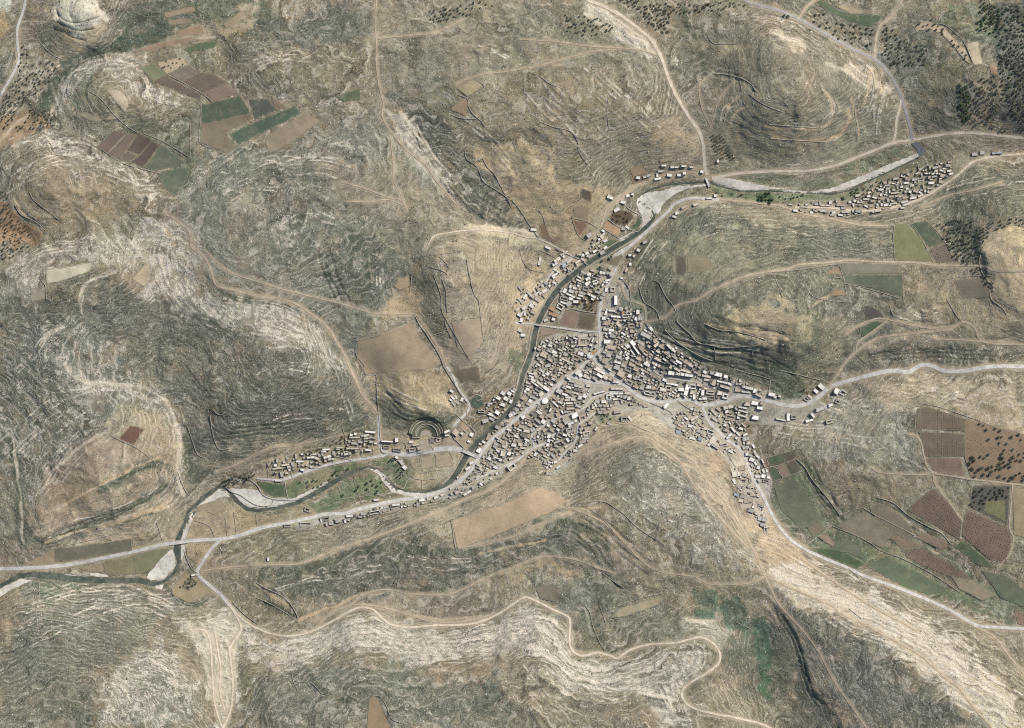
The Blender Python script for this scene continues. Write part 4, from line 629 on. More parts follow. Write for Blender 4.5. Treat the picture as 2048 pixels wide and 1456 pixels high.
def line_dist(pts, maxd, width=None):
    """distance from every ground vertex to a polyline (only filled in within maxd)"""
    D = np.full(GU.shape, 1e3)
    for (a, b) in zip(pts[:-1], pts[1:]):
        x0, x1 = sorted((a[0], b[0])); y0, y1 = sorted((a[1], b[1]))
        i0, i1 = np.searchsorted(AU, [x0 - maxd, x1 + maxd]); j0, j1 = np.searchsorted(AV, [y0 - maxd, y1 + maxd])
        if i1 <= i0 or j1 <= j0:
            continue
        u = GU[j0:j1, i0:i1]; v = GV[j0:j1, i0:i1]
        dx, dy = b[0] - a[0], b[1] - a[1]
        L2 = dx * dx + dy * dy + 1e-9
        t = np.clip(((u - a[0]) * dx + (v - a[1]) * dy) / L2, 0, 1)
        d = np.hypot(u - a[0] - t * dx, v - a[1] - t * dy)
        if width:
            d = d - (a[2] * (1 - t) + b[2] * t) * .42
        D[j0:j1, i0:i1] = np.minimum(D[j0:j1, i0:i1], d)
    return D

def inside(poly, u, v):
    r = np.zeros(u.shape, bool)
    x0, y0 = poly[-1][:2]
    for p in poly:
        x1, y1 = p[:2]
        c = ((y0 > v) != (y1 > v)) & (u < (x1 - x0) * (v - y0) / (y1 - y0 + 1e-12) + x0)
        r ^= c
        x0, y0 = x1, y1
    return r

def poly_mask(poly, feather, warp=0.0, seed=0):
    """soft mask of an outline on the ground vertices; its edge is ragged by noise"""
    us = [p[0] for p in poly]; vs = [p[1] for p in poly]
    pad = feather * 1.5 + 4
    i0, i1 = np.searchsorted(AU, [min(us) - pad, max(us) + pad]); j0, j1 = np.searchsorted(AV, [min(vs) - pad, max(vs) + pad])
    M = None
    if i1 <= i0 or j1 <= j0:
        return None
    u = GU[j0:j1, i0:i1]; v = GV[j0:j1, i0:i1]
    d = np.full(u.shape, 1e6)
    x0, y0 = poly[-1][:2]
    uu = u + (WX[j0:j1, i0:i1] * warp if warp else 0); vv = v + (WY[j0:j1, i0:i1] * warp if warp else 0)
    for p in poly:
        x1, y1 = p[:2]
        dx, dy = x1 - x0, y1 - y0
        t = np.clip(((uu - x0) * dx + (vv - y0) * dy) / (dx * dx + dy * dy + 1e-9), 0, 1)
        d = np.minimum(d, np.hypot(uu - x0 - t * dx, vv - y0 - t * dy))
        x0, y0 = x1, y1
    s = np.where(inside(poly, uu, vv), d, -d)
    if warp:
        s = s + feather * (0.9 * WF[j0:j1, i0:i1])
        feather = feather * 0.7
    return (j0, j1, i0, i1, smooth(-feather * 0.6, feather * 0.6, s))

WX = fbm(GU / 60, GV / 60, 31, 4) * 1.6
WY = fbm(GU / 60, GV / 60, 57, 4) * 1.6

def WF_(u, v):
    return fbm(u / 20, v / 20, 63, 3)
WF = fbm(GU / 16, GV / 16, 63, 4) * 1.7
# land cover maps
base = np.empty(GU.shape + (3,)); base[:] = (140, 132, 110)
rock = np.full(GU.shape, .45); scrub = np.full(GU.shape, .6); terr = np.full(GU.shape, .5)
for k, (c, r, s, t, fe, st, pts) in enumerate(ZONES):
    m = poly_mask(pts, fe, fe * 0.9)
    if m is None:
        continue
    j0, j1, i0, i1, mm = m
    mm = mm * st
    m_ = sum(c) / 3.0
    if m_ < 112: mm = mm * .66
    mm = np.clip(mm, 0, 1)
    s = max(s, .42); r = max(r, .22)
    c = [m_ + (x - m_) * 0.80 for x in c]
    if m_ < 112: c = [x + (118 - m_) * 0.35 for x in c]
    c[1] += 3
    for q in range(3):
        base[j0:j1, i0:i1, q] += (c[q] - base[j0:j1, i0:i1, q]) * mm
    for arr, val in ((rock, r), (scrub, s), (terr, t)):
        arr[j0:j1, i0:i1] += (val - arr[j0:j1, i0:i1]) * mm
# broad tonal drift of soil and dry grass
mot = fbm(GU / 55, GV / 55, 91, 5)
mot2 = fbm(GU / 18, GV / 18, 12, 4)
base *= (1 + 0.13 * mot + 0.12 * mot2)[..., None]
base[..., 0] *= 1 + 0.035 * fbm(GU / 80, GV / 80, 77, 3)
base[..., 2] *= 1 - 0.05 * fbm(GU / 70, GV / 70, 78, 3)

# where the ground is levelled: roads, fields, river, town
flat = np.zeros(GU.shape)
ROADD = np.full(GU.shape, 1e3)
for (nm, w, mt, pts) in ROADS:
    ROADD = np.minimum(ROADD, line_dist(pts, 14) - w / 2)
flat = np.maximum(flat, 1 - smooth(0.5, 5, ROADD))
for (kd, c, a, pts) in FIELDS:
    m = poly_mask(pts, 3)
    if m:
        j0, j1, i0, i1, mm = m
        flat[j0:j1, i0:i1] = np.maximum(flat[j0:j1, i0:i1], smooth(0.0, .5, mm))
for pts in GRAVEL + [ASPHALT_YARD]:
    m = poly_mask(pts, 3)
    if m:
        j0, j1, i0, i1, mm = m
        flat[j0:j1, i0:i1] = np.maximum(flat[j0:j1, i0:i1], smooth(0.0, .5, mm))
RIVD = np.minimum(line_dist(RIVER, 22, True), line_dist(RIVER2, 22, True))

# spurs and gullies between the wadis, fading out on the valley floors, in the town and on the worked fields
rough_w = smooth(8, 75, np.minimum(line_dist(RIVER, 90), 1e3))
lev = np.maximum(flat, 0)
for pts in ([(1060,680),(1200,540),(1300,640),(1420,730),(1650,780),(1660,830),(1520,860),(1560,1080),(1480,1000),(1420,900),(1290,830),(1180,920),(900,1000),(560,1060),(520,930),(700,870),(950,840)],
            [(1900,820),(2110,860),(2110,1120),(1800,1120),(1800,960)], [(1590,400),(1700,390),(1850,330),(1920,310),(1920,340),(1800,420),(1600,430)], [(900,1040),(1130,985),(1133,1005),(1050,1048),(915,1098)]):
    m = poly_mask(pts, 40)
    j0, j1, i0, i1, mm = m
    lev[j0:j1, i0:i1] = np.maximum(lev[j0:j1, i0:i1], mm)
k3 = np.ones(15) / 15
FW = np.clip(1 - lev, 0, 1)
for _ in range(2):
    FW = np.apply_along_axis(lambda t: np.convolve(np.pad(t, 7, mode='edge'), k3, 'valid'), 1, FW)
    FW = np.apply_along_axis(lambda t: np.convolve(np.pad(t, 7, mode='edge'), k3, 'valid'), 0, FW)
MID = (6.0 * ridged(GU / 150 + .3 * WX, GV / 150 + .3 * WY, 501, 3) + 1.8 * ridged(GU / 52, GV / 52, 540, 2) - 2.0) * rough_w * FW ** 1.5
ZM = ZM + MID
# the scarp in the south east and two smaller ones: ground stands higher on the far side of the line
for (amp_, reach_, cl_) in ((2.8, 60, [(1538,1190),(1552,1215),(1572,1245),(1592,1275),(1602,1310),(1612,1345),(1618,1375),(1640,1400),(1672,1435),(1690,1470)]),
                            (6, 40, [(880,352),(905,385),(935,418),(975,442),(1010,458)]), (5, 35, [(1895,595),(1968,560),(1962,520),(1966,490)][1:])):
    L_ = smooth_line0 = cl_
    d_ = line_dist(cl_, reach_ + 5)
    vs_ = [c_[1] for c_ in cl_]; us_ = [c_[0] for c_ in cl_]
    if vs_[0] > vs_[-1]: vs_, us_ = vs_[::-1], us_[::-1]
    side_ = np.interp(GV, vs_, us_)
    sg = np.where(GU > side_ + 9 * WF_(GU, GV), d_, -d_)
    endf = smooth(vs_[0] - 5, vs_[0] + 25, GV) * (1 - smooth(vs_[-1] - 25, vs_[-1] + 5, GV)) if vs_[-1] < 1450 else smooth(vs_[0] - 5, vs_[0] + 25, GV)
    ZM = ZM + amp_ * smooth(-4.0, 6.0, sg) * np.clip(1 - np.abs(np.where(sg > 0, sg, 0)) / reach_, 0, 1) * endf * (d_ < reach_ + 5)

# theatre hollow
TH = (852.0, 871.0)
thd = np.hypot(GU - TH[0], GV - TH[1])
thz = 11.6

# stony relief: knolls, terraces that follow the contours, rubble
wz = ZM + 1.8 * fbm(GU / 38, GV / 38, 5, 3) + 0.7 * fbm(GU / 11, GV / 11, 8, 2)
MH = wz.copy()
INT = 3.1
ph = wz / INT
fr = ph - np.floor(ph)
saw = smooth(0.0, 0.75, fr) * 0.25 + smooth(0.75, 1.0, fr) * 0.75 - fr      # tread then riser
brk = smooth(-0.25, 0.2, noise2(GU / 23, GV / 23, 404) + 0.6 * noise2(GU / 8, GV / 8, 405))
ZT = saw * INT * 0.6 * terr * brk
INT2 = 9.3
ph2 = wz / INT2 + .12 * noise2(GU / 70, GV / 70, 419); fr2 = ph2 - np.floor(ph2)
saw2 = smooth(0.0, 0.7, fr2) * 0.35 + smooth(0.72, 1.0, fr2) * 0.65 - fr2
brk2 = smooth(-0.3, 0.25, noise2(GU / 60, GV / 60, 414) + 0.4 * noise2(GU / 14, GV / 14, 415))
ZT += saw2 * INT2 * 0.5 * np.clip(terr * 1.2 + .12, 0, 1) * brk2
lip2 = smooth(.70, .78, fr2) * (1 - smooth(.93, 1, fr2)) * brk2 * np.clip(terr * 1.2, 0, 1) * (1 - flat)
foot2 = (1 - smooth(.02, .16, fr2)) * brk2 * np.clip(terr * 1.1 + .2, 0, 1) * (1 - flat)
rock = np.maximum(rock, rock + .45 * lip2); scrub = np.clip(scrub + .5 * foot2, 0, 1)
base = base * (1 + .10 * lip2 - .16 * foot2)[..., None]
rough = 0.9 * fbm(GU / 30, GV / 30, 21, 3) * 1.2 + 0.55 * fbm(GU / 8.5, GV / 8.5, 22, 2)
rough += rock * 0.5 * np.maximum(0, noise2(GU / 5.2, wz * 1.1 + GV / 9, 23)) + 0.22 * noise2(GU / 2.6, GV / 2.6, 24) * (0.4 + rock)
LED = np.zeros(GU.shape); SEAM = np.zeros(GU.shape); BZ = np.zeros(GU.shape)
def band_dist(pts, off, maxd):
    L_ = []
    for a_, b_ in zip(pts[:-1], pts[1:]):
        k_ = max(1, int(math.dist(a_, b_) / 12))
        L_ += [(a_[0] + (b_[0] - a_[0]) * i / k_, a_[1] + (b_[1] - a_[1]) * i / k_) for i in range(k_)]
    L_.append(pts[-1])
    A_ = np.array(L_, float)
    k3 = np.array([.25, .5, .25])
    for _ in range(3):
        A_[1:-1] = A_[:-2] * .25 + A_[1:-1] * .5 + A_[2:] * .25
    T_ = np.gradient(A_, axis=0); T_ /= np.linalg.norm(T_, axis=1)[:, None] + 1e-9
    A_ = A_ + np.stack([-T_[:, 1], T_[:, 0]], 1) * off
    A_[:, 0] += 3.2 * noise2(A_[:, 0] / 26, A_[:, 1] / 26 + off, 801); A_[:, 1] += 3.2 * noise2(A_[:, 0] / 26 + 9, A_[:, 1] / 26 + off, 802)
    return line_dist([tuple(t) for t in A_], maxd)
gate = noise2(GU / 13, GV / 13, 811) + .5 * noise2(GU / 5, GV / 5, 812)
for (kd_, n_, sp_, pts_) in BANDS:
    for k_ in range(n_):
        rr_ = random.Random(int(pts_[0][0] * 7 + k_ * 13 + n_)); m_n = len(pts_)
        if n_ > 1:
            dens_ = []
            for a_, b_ in zip(pts_[:-1], pts_[1:]):
                dens_ += [(a_[0] + (b_[0] - a_[0]) * i / 6, a_[1] + (b_[1] - a_[1]) * i / 6) for i in range(6)]
            dens_.append(pts_[-1])
            c0 = int(len(dens_) * rr_.uniform(0, .28)); c1 = len(dens_) - int(len(dens_) * rr_.uniform(0, .28))
            pk_ = dens_[c0:c1]
        else:
            pk_ = pts_
        wl_ = rr_.uniform(.6, 1.25)
        if kd_ in "VP":
            d_ = band_dist(pk_, 0, sp_ + 12) + (2.2 if kd_ == "V" else 1.6) * gate
            b_m = (1 - smooth(sp_ * .3, sp_ * .95, d_)) * (1 - flat)
            if kd_ == "V":
                b_m = b_m * .62
                base = base * (1 - b_m[..., None]) + np.array((92, 100, 80)) * b_m[..., None]; scrub = np.maximum(scrub, b_m * 1.3); rock = rock * (1 - .6 * b_m)
            else:
                b_m = b_m * .75
                base = base * (1 - b_m[..., None]) + np.array((222, 208, 182)) * b_m[..., None]; scrub = scrub * (1 - .6 * b_m); rock = np.maximum(rock, .8 * b_m)
            continue
        if kd_ == "B":
            d_ = band_dist(pk_, 0, 12) + 1.1 * gate
            b_m = (1 - smooth(sp_ * .45, sp_ * .8, d_)) * (1 - flat) * .75
            base = base * (1 - b_m[..., None]) + np.array((204, 180, 144)) * b_m[..., None]; scrub = scrub * (1 - .7 * b_m); rock = rock * (1 - .5 * b_m)
            continue
        d_ = band_dist(pk_, (k_ - (n_ - 1) / 2 + rr_.uniform(-.3, .3) * (n_ > 1)) * sp_, 9)
        line_ = (1 - smooth(.4, 2.2 * wl_, d_)) * smooth(-.4, .35, gate + .55 * noise2(GU / 45, GV / 45, 815) + (.6 if n_ == 1 else 0)) * (.55 + .45 * wl_)
        if kd_ == "L":
            LED = np.maximum(LED, line_); BZ = BZ + 1.1 * (1 - smooth(.3, 3.2, d_)) * smooth(-.5, .1, gate)
        else:
            SEAM = np.maximum(SEAM, line_); BZ = BZ - 1.6 * (1 - smooth(.3, 3.4, d_))
LED *= 1 - flat; SEAM *= 1 - flat
rock = np.maximum(rock, LED * 1.25); rock = rock * (1 - .8 * SEAM); scrub = np.maximum(scrub * (1 - .7 * LED), SEAM)
base = base * (1 - .55 * LED[..., None]) + np.array((226, 214, 190)) * .55 * LED[..., None]
base = base * (1 - .7 * SEAM[..., None]) + np.array((78, 84, 72)) * .7 * SEAM[..., None]
Z0 = ZM + (BZ + ZT + rough) * (1 - flat) * (0.25 + 0.75 * smooth(0, 12, RIVD))
tm = (1 - smooth(33, 37, thd)) * (GV < TH[1] + 14)
Z0 = Z0 * (1 - tm) + np.minimum(Z0, thz) * tm
tm2 = (1 - smooth(14, 24, np.hypot((GU - 849) * 0.9, GV - 890)))
Z0 = Z0 * (1 - tm2) + thz * tm2
CARVE = 2.4 * (1 - smooth(-2.0, 1.2, RIVD))
Z = Z0 - CARVE
# river bank and bed colouring
wet = 1 - smooth(0.5, 4.0, RIVD)
base = base * (1 - 0.5 * wet[..., None]) + np.array((110, 112, 92)) * 0.5 * wet[..., None]
verge = (1 - smooth(0.0, 6.0, ROADD)) * 0.55
base = base * (1 - verge[..., None]) + np.array((186, 172, 148)) * verge[..., None]
rock *= 1 - 0.8 * flat; scrub *= 1 - 0.8 * flat

def grid_at(G, u, v):
    u = np.atleast_1d(np.asarray(u, float)); v = np.atleast_1d(np.asarray(v, float))
    i = np.clip(np.searchsorted(AU, u) - 1, 0, NU - 2); j = np.clip(np.searchsorted(AV, v) - 1, 0, NV - 2)
    tu = (u - AU[i]) / (AU[i + 1] - AU[i]); tv = (v - AV[j]) / (AV[j + 1] - AV[j])
    return (G[j, i] * (1 - tu) + G[j, i + 1] * tu) * (1 - tv) + (G[j + 1, i] * (1 - tu) + G[j + 1, i + 1] * tu) * tv
def H(u, v):
    return grid_at(Z, u, v)
def H0(u, v):
    return grid_at(Z0, u, v)
def h1(u, v):
    return float(H(u, v)[0])

# ---------------------------------------------------------------- materials
MATS = {}
class NT:
    def __init__(s, name, rough=0.9, spec=0.15):
        s.m = bpy.data.materials.new(name); s.m.use_nodes = True
        s.t = s.m.node_tree; s.b = s.t.nodes["Principled BSDF"]
        s.b.inputs["Roughness"].default_value = rough
        s.b.inputs["Specular IOR Level"].default_value = spec
        MATS[name] = s.m
    def n(s, typ, **kw):
        nd = s.t.nodes.new(typ)
        for k, v in kw.items():
            setattr(nd, k, v)
        return nd
    def l(s, a, b):
        s.t.links.new(a, b)
    def math(s, op, a, b=None, c=None, clamp=False):
        nd = s.n("ShaderNodeMath", operation=op); nd.use_clamp = clamp
        for i, x in enumerate((a, b, c)):
            if x is None:
                continue
            if isinstance(x, (int, float)):
                nd.inputs[i].default_value = x
            else:
                s.l(x, nd.inputs[i])
        return nd.outputs[0]
    def mix(s, f, a, b):
        nd = s.n("ShaderNodeMix", data_type='RGBA')
        if isinstance(f, (int, float)):
            nd.inputs[0].default_value = f
        else:
            s.l(f, nd.inputs[0])
        for i, x in ((6, a), (7, b)):
            if isinstance(x, tuple):
                nd.inputs[i].default_value = (x[0], x[1], x[2], 1)
            else:
                s.l(x, nd.inputs[i])
        return nd.outputs[2]
    def step(s, lo, hi, x):
        nd = s.n("ShaderNodeMapRange"); nd.interpolation_type = 'SMOOTHSTEP'
        s.l(x, nd.inputs[0])
        for i, q in ((1, lo), (2, hi)):
            if isinstance(q, (int, float)):
                nd.inputs[i].default_value = q
            else:
                s.l(q, nd.inputs[i])
        return nd.outputs[0]
    def noise(s, vec, scale, detail=3, rough=0.5):
        nd = s.n("ShaderNodeTexNoise"); nd.inputs["Scale"].default_value = scale
        nd.inputs["Detail"].default_value = detail; nd.inputs["Roughness"].default_value = rough
        s.l(vec, nd.inputs["Vector"]); return nd.outputs["Fac"]
    def pos(s):
        return s.n("ShaderNodeNewGeometry").outputs["Position"]
    def bump(s, h, dist, strength=1.0):
        nd = s.n("ShaderNodeBump"); nd.inputs["Distance"].default_value = dist; nd.inputs["Strength"].default_value = strength
        s.l(h, nd.inputs["Height"]); s.l(nd.outputs[0], s.b.inputs["Normal"])
    def col(s, c):
        s.l(c, s.b.inputs["Base Color"])

def ground_material():
    g = NT("dry_hillside", 0.95, 0.1)
    bc = g.n("ShaderNodeAttribute", attribute_name="cover").outputs["Color"]
    mk = g.n("ShaderNodeAttribute", attribute_name="kinds")
    sep = g.n("ShaderNodeSeparateColor"); g.l(mk.outputs["Color"], sep.inputs[0])
    rk, sc, te = sep.outputs[0], sep.outputs[1], sep.outputs[2]
    mh = g.n("ShaderNodeAttribute", attribute_name="strata").outputs["Fac"]
    p = g.pos()
    sx = g.n("ShaderNodeSeparateXYZ"); g.l(p, sx.inputs[0])
    def con(kxy, kz):
        c = g.n("ShaderNodeCombineXYZ")
        g.l(g.math('MULTIPLY', sx.outputs[0], kxy), c.inputs[0]); g.l(g.math('MULTIPLY', sx.outputs[1], kxy), c.inputs[1])
        g.l(g.math('MULTIPLY', mh, kz * .72), c.inputs[2]); return c.outputs[0]
    streak = g.noise(con(0.05, 1.1), 1.0, 4, 0.6)
    streak2 = g.noise(con(0.11, 2.2), 1.0, 3, 0.6)
    speck = g.noise(p, 0.27, 3, 0.65)
    fine = g.noise(p, 0.55, 2, 0.6)
    patch = g.noise(p, 0.035, 4, 0.6)
    # contour strata in the limestone: pale ledges
    t = g.math('FRACT', g.math('ADD', g.math('MULTIPLY', mh, 1 / 3.1), g.math('MULTIPLY', g.math('SUBTRACT', fine, .5), 0.16)))
    ledge = g.math('MULTIPLY', g.step(0.66, 0.78, t), g.math('SUBTRACT', 1.0, g.step(0.93, 1.0, t)))
    gap = g.step(0.42, 0.52, g.math('ADD', g.math('MULTIPLY', g.noise(con(0.045, 0.35), 1.0, 3, 0.6), .62), g.math('MULTIPLY', g.noise(p, 0.009, 3, .6), .38)))
    ledge = g.math('MULTIPLY', g.math('MULTIPLY', ledge, gap), g.math('MULTIPLY', te, 1.25), clamp=True)
    # bare rock showing through: more of it where the map says so
    rv = g.math('ADD', g.math('ADD', g.math('MULTIPLY', streak, .34), g.math('MULTIPLY', streak2, .24)), g.math('ADD', g.math('MULTIPLY', speck, .26), g.math('MULTIPLY', patch, .16)))
    thr = g.math('MULTIPLY_ADD', rk, -0.14, 0.62)
    bare = g.step(thr, g.math('ADD', thr, 0.028), rv)
    bare = g.math('MULTIPLY', bare, g.math('MULTIPLY_ADD', rk, .7, .3), clamp=True)
    bare = g.math('MAXIMUM', bare, g.math('MULTIPLY', ledge, g.math('MULTIPLY_ADD', rk, .6, .42)))
    rn = g.noise(con(0.075, 0.55), 1.0, 3, .55)
    rid = g.math('SUBTRACT', 1.0, g.math('MULTIPLY', g.math('ABSOLUTE', g.math('SUBTRACT', rn, .5)), 2.0))
    rn2 = g.noise(p, 0.115, 2, .5)
    rid2 = g.math('SUBTRACT', 1.0, g.math('MULTIPLY', g.math('ABSOLUTE', g.math('SUBTRACT', rn2, .5)), 2.0))
    worm = g.math('MULTIPLY', g.step(.965, .99, rid), g.step(.46, .56, g.noise(p, 0.03, 3, .6)))
    worm2 = g.math('MULTIPLY', g.step(.975, .995, rid2), g.step(.50, .62, g.noise(p, 0.045, 3, .6)))
    worm = g.math('MULTIPLY', g.math('MAXIMUM', worm, worm2), g.math('MULTIPLY_ADD', rk, 1.0, .12), clamp=True)
    bare = g.math('MAXIMUM', bare, worm)
    seam = g.math('MULTIPLY', g.step(.96, .99, g.math('SUBTRACT', 1.0, g.math('MULTIPLY', g.math('ABSOLUTE', g.math('SUBTRACT', g.noise(con(0.03, 0.8), 1.0, 3, .6), .47)), 2.0))), g.math('MULTIPLY', sc, .8))
    # low scrub: dark grey-green specks
    sv = g.math('ADD', g.math('MULTIPLY', g.noise(p, 0.33, 2, 0.6), .5), g.math('ADD', g.math('MULTIPLY', g.noise(con(0.09, 1.4), 1.0, 3, .6), .28), g.math('MULTIPLY', patch, .22)))
    sth = g.math('MULTIPLY_ADD', sc, -0.13, 0.605)
    bush = g.math('MULTIPLY', g.step(sth, g.math('ADD', sth, 0.05), sv), g.math('MULTIPLY_ADD', sc, .6, .15))
    bush = g.math('MAXIMUM', bush, seam)
    tone = g.math('MULTIPLY_ADD', g.math('ADD', g.math('MULTIPLY', streak, .6), g.math('MULTIPLY', fine, .4)), 1.7, 0.17)
    vm = g.n("ShaderNodeVectorMath", operation='SCALE'); g.l(bc, vm.inputs[0]); g.l(tone, vm.inputs[3])
    c = vm.outputs[0]
    soil = g.mix(g.math('MULTIPLY', g.step(.52, .66, g.noise(p, 0.014, 5, .65)), .30), c, alb((190, 156, 116)))
    c = g.mix(g.math('MULTIPLY', bush, .82), soil, alb((62, 68, 54)))
    rc = g.mix(g.step(.35, .7, fine), alb((190, 176, 152)), alb((236, 224, 200)))
    c = g.mix(g.math('MULTIPLY', bare, .9), c, rc)
    g.col(c)
    hh = g.math('ADD', g.math('MULTIPLY', bare, .5), g.math('ADD', g.math('MULTIPLY', bush, .9), g.math('MULTIPLY', fine, .9)))
    g.bump(hh, 0.9, 0.9)
    return g.m
ground_material()

def field_material(name, kind):
    g = NT(name, 0.95, 0.1)
    oc = g.n("ShaderNodeAttribute", attribute_name="cover").outputs["Color"]
    fu = g.n("ShaderNodeAttribute", attribute_name="furrow").outputs["Fac"]
    p = g.pos()
    n1 = g.noise(p, 0.05, 4, .6); n2 = g.noise(p, 0.5, 3, .6)
    und = g.n("ShaderNodeAttribute", attribute_name="under").outputs["Color"]
    edg = g.n("ShaderNodeAttribute", attribute_name="margin").outputs["Fac"]
    cb = g.n("ShaderNodeCombineXYZ"); g.l(g.math('MULTIPLY', fu, 0.32), cb.inputs[0])
    st = g.noise(cb.outputs[0], 1.0, 3, .6)
    a = {'plough': .5, 'green': .35, 'sand': .3}[kind]
    tone = g.math('ADD', g.math('MULTIPLY_ADD', st, a, 0.58 - a * .5), g.math('ADD', g.math('MULTIPLY', n1, .8), g.math('MULTIPLY_ADD', n2, .50, -.22)))
    vm = g.n("ShaderNodeVectorMath", operation='SCALE'); g.l(oc, vm.inputs[0]); g.l(tone, vm.inputs[3])
    c = vm.outputs[0]
    if kind == 'green':
        c = g.mix(g.math('MULTIPLY', g.step(.5, .68, g.noise(p, 0.08, 4, .65)), .35), c, alb((150, 138, 104)))
    if kind == 'sand':
        c = g.mix(g.math('MULTIPLY', g.step(.56, .66, g.noise(p, 0.35, 3, .65)), .30), c, alb((104, 96, 78)))
    ef = g.step(.28, .56, g.math('ADD', g.math('MULTIPLY', edg, .70), g.math('MULTIPLY_ADD', g.noise(p, .22, 4, .65), 1.5, -.55)))
    uv_ = g.n("ShaderNodeVectorMath", operation='SCALE'); g.l(und, uv_.inputs[0]); g.l(g.math('MULTIPLY_ADD', n2, 1.4, .25), uv_.inputs[3])
    c = g.mix(g.math('MULTIPLY_ADD', ef, .55, .42), uv_.outputs[0], c)
    g.col(c)
    g.bump(g.math('ADD', st, n2), 0.5, 0.6)
for k in ("plough", "green", "sand"):
    field_material("field_" + k, k)

def simple(name, c, var=.3, scale=.3, rough=.9, spec=.15, c2=None, bump=.3):
    g = NT(name, rough, spec)
    p = g.pos()
    f = g.noise(p, scale, 4, .6)
    f2 = g.noise(p, scale * 5, 2, .6)
    a = alb(c)
    b = alb(c2) if c2 else tuple(x * (1 - var) for x in a)
    cc = g.mix(g.step(.38, .62, g.math('ADD', g.math('MULTIPLY', f, .6), g.math('MULTIPLY', f2, .4))), b, a)
    g.col(cc)
    if bump:
        g.bump(f2, bump, .5)
    return g.m
simple("pave", (212, 208, 196), scale=.12, c2=(178, 172, 162), bump=0)
simple("pale", (222, 206, 178), scale=.15, c2=(196, 176, 146))
simple("dirt", (200, 178, 146), scale=.15, c2=(172, 150, 118))
simple("asph", (168, 164, 158), scale=.15, c2=(148, 144, 138), bump=0)
simple("asph_dark", (118, 120, 124), scale=.2, c2=(104, 106, 110), bump=0)
simple("gravel", (222, 214, 196), scale=.035, c2=(184, 176, 160))
simple("stone_wall_rubble", (200, 188, 166), scale=.5, c2=(140, 132, 116))
simple("stone_wall_pale", (206, 196, 176), scale=.4, c2=(168, 156, 136))
simple("quay_stone", (200, 190, 168), scale=.3, c2=(164, 154, 134))
simple("house_stone", (196, 184, 160), scale=.4, c2=(156, 144, 124))
simple("limestone", (224, 212, 190), scale=.3, c2=(184, 172, 150))
simple("scrub_leaf", (78, 86, 68), scale=.2, c2=(96, 98, 80))
simple("olive_leaf", (98, 106, 82), scale=.12, c2=(66, 76, 56))
simple("orchard_leaf", (84, 106, 66), scale=.12, c2=(60, 80, 52))
simple("cypress_leaf", (62, 84, 66), scale=.12, c2=(46, 64, 50))
simple("autumn_leaf", (122, 92, 52), scale=.25, c2=(90, 66, 40))
simple("bark", (92, 76, 60), scale=.8)
simple("dark_opening", (40, 36, 32), scale=.5, bump=0)
simple("wood", (110, 84, 58), scale=.8)
simple("theatre_turf", (98, 104, 78), scale=.15, c2=(120, 114, 88))
simple("theatre_stone", (196, 186, 164), scale=.3, c2=(150, 142, 122))
simple("yard_earth", (184, 170, 146), scale=.2, c2=(150, 136, 114))
ROOFC = {'w': (234, 228, 216), 'c': (216, 203, 180), 'g': (182, 177, 167), 't': (190, 170, 144), 'p': (204, 178, 162), 'b': (160, 172, 184), 'o': (184, 134, 86), 'd': (128, 122, 110)}
for k, c in ROOFC.items():
    g = NT("roof_" + k, .9, .15)
    p = g.pos()
    f = g.noise(p, .18, 4, .65); f2 = g.noise(p, 1.1, 2, .6)
    oi = g.n("ShaderNodeObjectInfo").outputs["Random"]
    tone = g.math('ADD', g.math('MULTIPLY_ADD', f, .9, .26), g.math('MULTIPLY_ADD', oi, .34, g.math('MULTIPLY', f2, .25)))
    vm = g.n("ShaderNodeVectorMath", operation='SCALE'); vm.inputs[0].default_value = alb(c); g.l(tone, vm.inputs[3])
    g.col(vm.outputs[0])
g = NT("river_water", .12, .5)
p = g.pos()
g.col(g.mix(g.step(.4, .62, g.noise(p, .06, 4, .6)), alb((74, 84, 70)), alb((104, 108, 88))))
g.bump(g.noise(p, .9, 3, .5), .15, .25)

# ---------------------------------------------------------------- mesh helpers
def mesh_np(name, verts, faces_flat, nper, mat, smooth_=False, mats=None, matidx=None):
    me = bpy.data.meshes.new(name)
    nv = len(verts); nf = len(faces_flat) // nper
    me.vertices.add(nv); me.vertices.foreach_set("co", np.asarray(verts, np.float32).ravel())
    me.loops.add(nf * nper); me.loops.foreach_set("vertex_index", np.asarray(faces_flat, np.int32).ravel())
    me.polygons.add(nf); me.polygons.foreach_set("loop_start", np.arange(0, nf * nper, nper, dtype=np.int32))
    me.polygons.foreach_set("loop_total", np.full(nf, nper, np.int32))
    for m in (mats or [mat]):
        me.materials.append(MATS[m])
    if matidx is not None:
        me.polygons.foreach_set("material_index", np.asarray(matidx, np.int32))
    me.update(calc_edges=True)
    me.polygons.foreach_set("use_smooth", np.full(nf, smooth_, bool))
    return me
def mesh_py(name, verts, faces, mat, mats=None, matidx=None, smooth_=False):
    me = bpy.data.meshes.new(name)
    me.from_pydata([tuple(v) for v in verts], [], faces)
    for m in (mats or [mat]):
        me.materials.append(MATS[m])
    if matidx is not None:
        me.polygons.foreach_set("material_index", matidx)
    if smooth_:
        me.polygons.foreach_set("use_smooth", [True] * len(me.polygons))
    me.update()
    return me
def link(name, me, parent=None, loc=None, kind=None, label=None, cat=None, group=None):
    o = bpy.data.objects.new(name, me)
    COL.objects.link(o)
    if parent: o.parent = parent
    if loc: o.location = loc
    if kind: o["kind"] = kind
    if label: o["label"] = label
    if cat: o["category"] = cat
    if group: o["group"] = group
    return o

